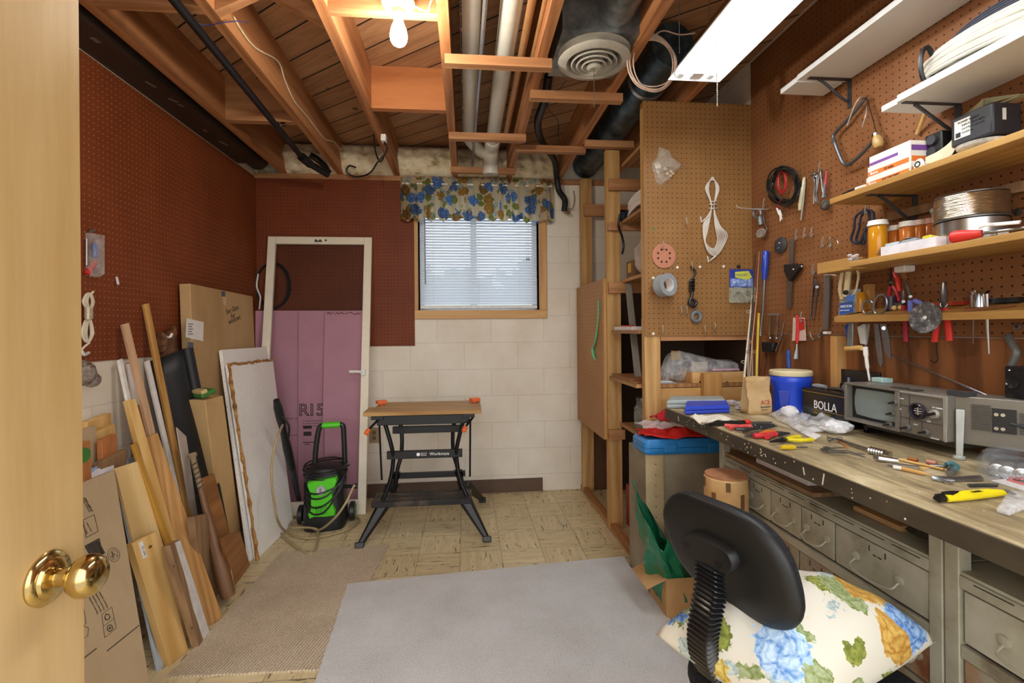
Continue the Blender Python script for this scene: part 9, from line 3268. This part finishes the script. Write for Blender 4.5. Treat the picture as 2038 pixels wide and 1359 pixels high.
MB().tube([pb(1876, 982, .017), pb(1893, 981, .018), pb(1908, 979, .017)], [0.004, 0.005, 0.003], 8, flat=0.6).build('slider', M_black, t)
b = MB()
b.prism([(p.x, p.y) for p in (pb(1997, 981), pb(2007, 982), pb(2024, 990), pb(2016, 992))], 0.0015, Matrix.Translation((0, 0, ZB + 0.006)))
b.build('blade', M_stl, t)
pn_ = pb(1938, 980, .0195)
text('KNIFE', 0.010, frame(pn_, pb(1965, 977, .0195) - pn_, z=(0, 0, 1)), M_ink, t)
t = thing('clear_corner_bag', 'crumpled clear bag corner at the right edge of the bench front', 'bag', pb(2015, 1010))
g_ = [pb(1982, 1020), pb(2010, 1028), pb(2060, 1008), pb(2070, 985), pb(2006, 986)]
b = MB()
b.loft([g_, [p + V((0, 0, 0.008)) for p in g_], [sum(g_, V()) / 5 + (p - sum(g_, V()) / 5) * .8 + V((0, 0, 0.014)) for p in g_]])
b.build('film', M_film2, t, bev=0.003)
t = thing('red_card', 'white and red card lying before the battery pack', 'card', pb(2010, 968))
MB().prism([(p.x, p.y) for p in (pb(1972, 957), pb(2000, 954), pb(2080, 975), pb(2060, 984))], 0.0015, Matrix.Translation((0, 0, ZB))).build('sheet', M_paper, t)
MB().prism([(p.x, p.y) for p in (pb(2002, 957), pb(2010, 955), pb(2082, 975), pb(2078, 979))], 0.0008, Matrix.Translation((0, 0, ZB + 0.0016))).build('red_band', M_redh, t)
# battery pack
t = thing('battery_pack', 'clear wrapped pack of large batteries at the right end of the bench', 'battery pack', pb(2000, 945))
M_bat2 = plain('battery_jacket', '#5a4a3c', 0.35, 0.3)
for k, px in enumerate((1984, 2005, 2034, 2062)):
    q = pb(px, 952 + 5 * k)
    dvec = V((0.8, 0.6, 0)).normalized()
    c_ = q + V((0, 0, 0.0165)) + dvec * 0.012
    bt = MB().cyl(c_, c_ + dvec * 0.058, 0.0160, n=24).build('battery', M_bat2, t)
    MB().lathe([(0.0155, 0), (0.0155, 0.001), (0.011, 0.0015), (0.010, 0.0005), (0.004, 0.001), (0.003, 0.003), (0.001, 0.003)], c_ - dvec * 0.0002, -dvec, 24).build('end_cap', M_chr, bt)
b = MB()
g_ = [pb(1942, 935), pb(1963, 955), pb(2060, 985), pb(2100, 960), pb(2040, 915), pb(1975, 915)]
cg = sum(g_, V()) / 6
b.loft([[p + V((0, 0, 0.001)) for p in g_], [p + V((0, 0, 0.03)) for p in g_], [cg + (p - cg) * 0.8 + V((0, 0, 0.05)) for p in g_], [cg + (p - cg) * 0.3 + V((0, 0, 0.055)) for p in g_]])
b.build('wrap', clear('blister_film', (214, 226, 236), 0.08, 0.22), t)
# ------------------------------------------------------------------ light from outside and from the hall behind
wd = bpy.data.worlds.new('surroundings')
bpy.context.scene.world = wd
wd.use_nodes = True
nt = wd.node_tree
bg = nt.nodes['Background']
tc = N(nt, 'ShaderNodeTexCoord')
o = sep(nt, tc.outputs['Generated'])
fy = ramp(nt, math_(nt, 'ADD', math_(nt, 'MULTIPLY', o[1], 0.5), 0.5), [(0.5, (0, 0, 0, 1)), (0.62, (1, 1, 1, 1))])
col = mixc(nt, fy, (HALL[0], HALL[1], HALL[2], 1), (SKY[0], SKY[1], SKY[2], 1))
# dark shrubs beyond the window, low in the view
nz = noise(nt, tc.outputs['Generated'], 14, 4, 0.6)
low = math_(nt, 'MULTIPLY', math_(nt, 'LESS_THAN', math_(nt, 'ADD', o[2], math_(nt, 'MULTIPLY', nz, 0.2)), 0.22), fy)
col = mixc(nt, math_(nt, 'MULTIPLY', low, 0.85), col, (0.25, 0.42, 0.22, 1))
# the hall's dark floor below the horizon
dn = ramp(nt, math_(nt, 'ADD', math_(nt, 'MULTIPLY', o[2], 0.5), 0.5), [(0.40, (0.32, 0.30, 0.28, 1)), (0.52, (1, 1, 1, 1))])
col = mixc(nt, 1.0, col, dn, 'MULTIPLY')
nt.links.new(col, bg.inputs['Color'])
bg.inputs['Strength'].default_value = 1.0
sc = bpy.context.scene
sc.view_settings.view_transform = 'Standard'
sc.view_settings.look = 'None'
sc.view_settings.exposure = EXPO
sc.view_settings.gamma = 1
sc.view_settings.use_curve_mapping = False
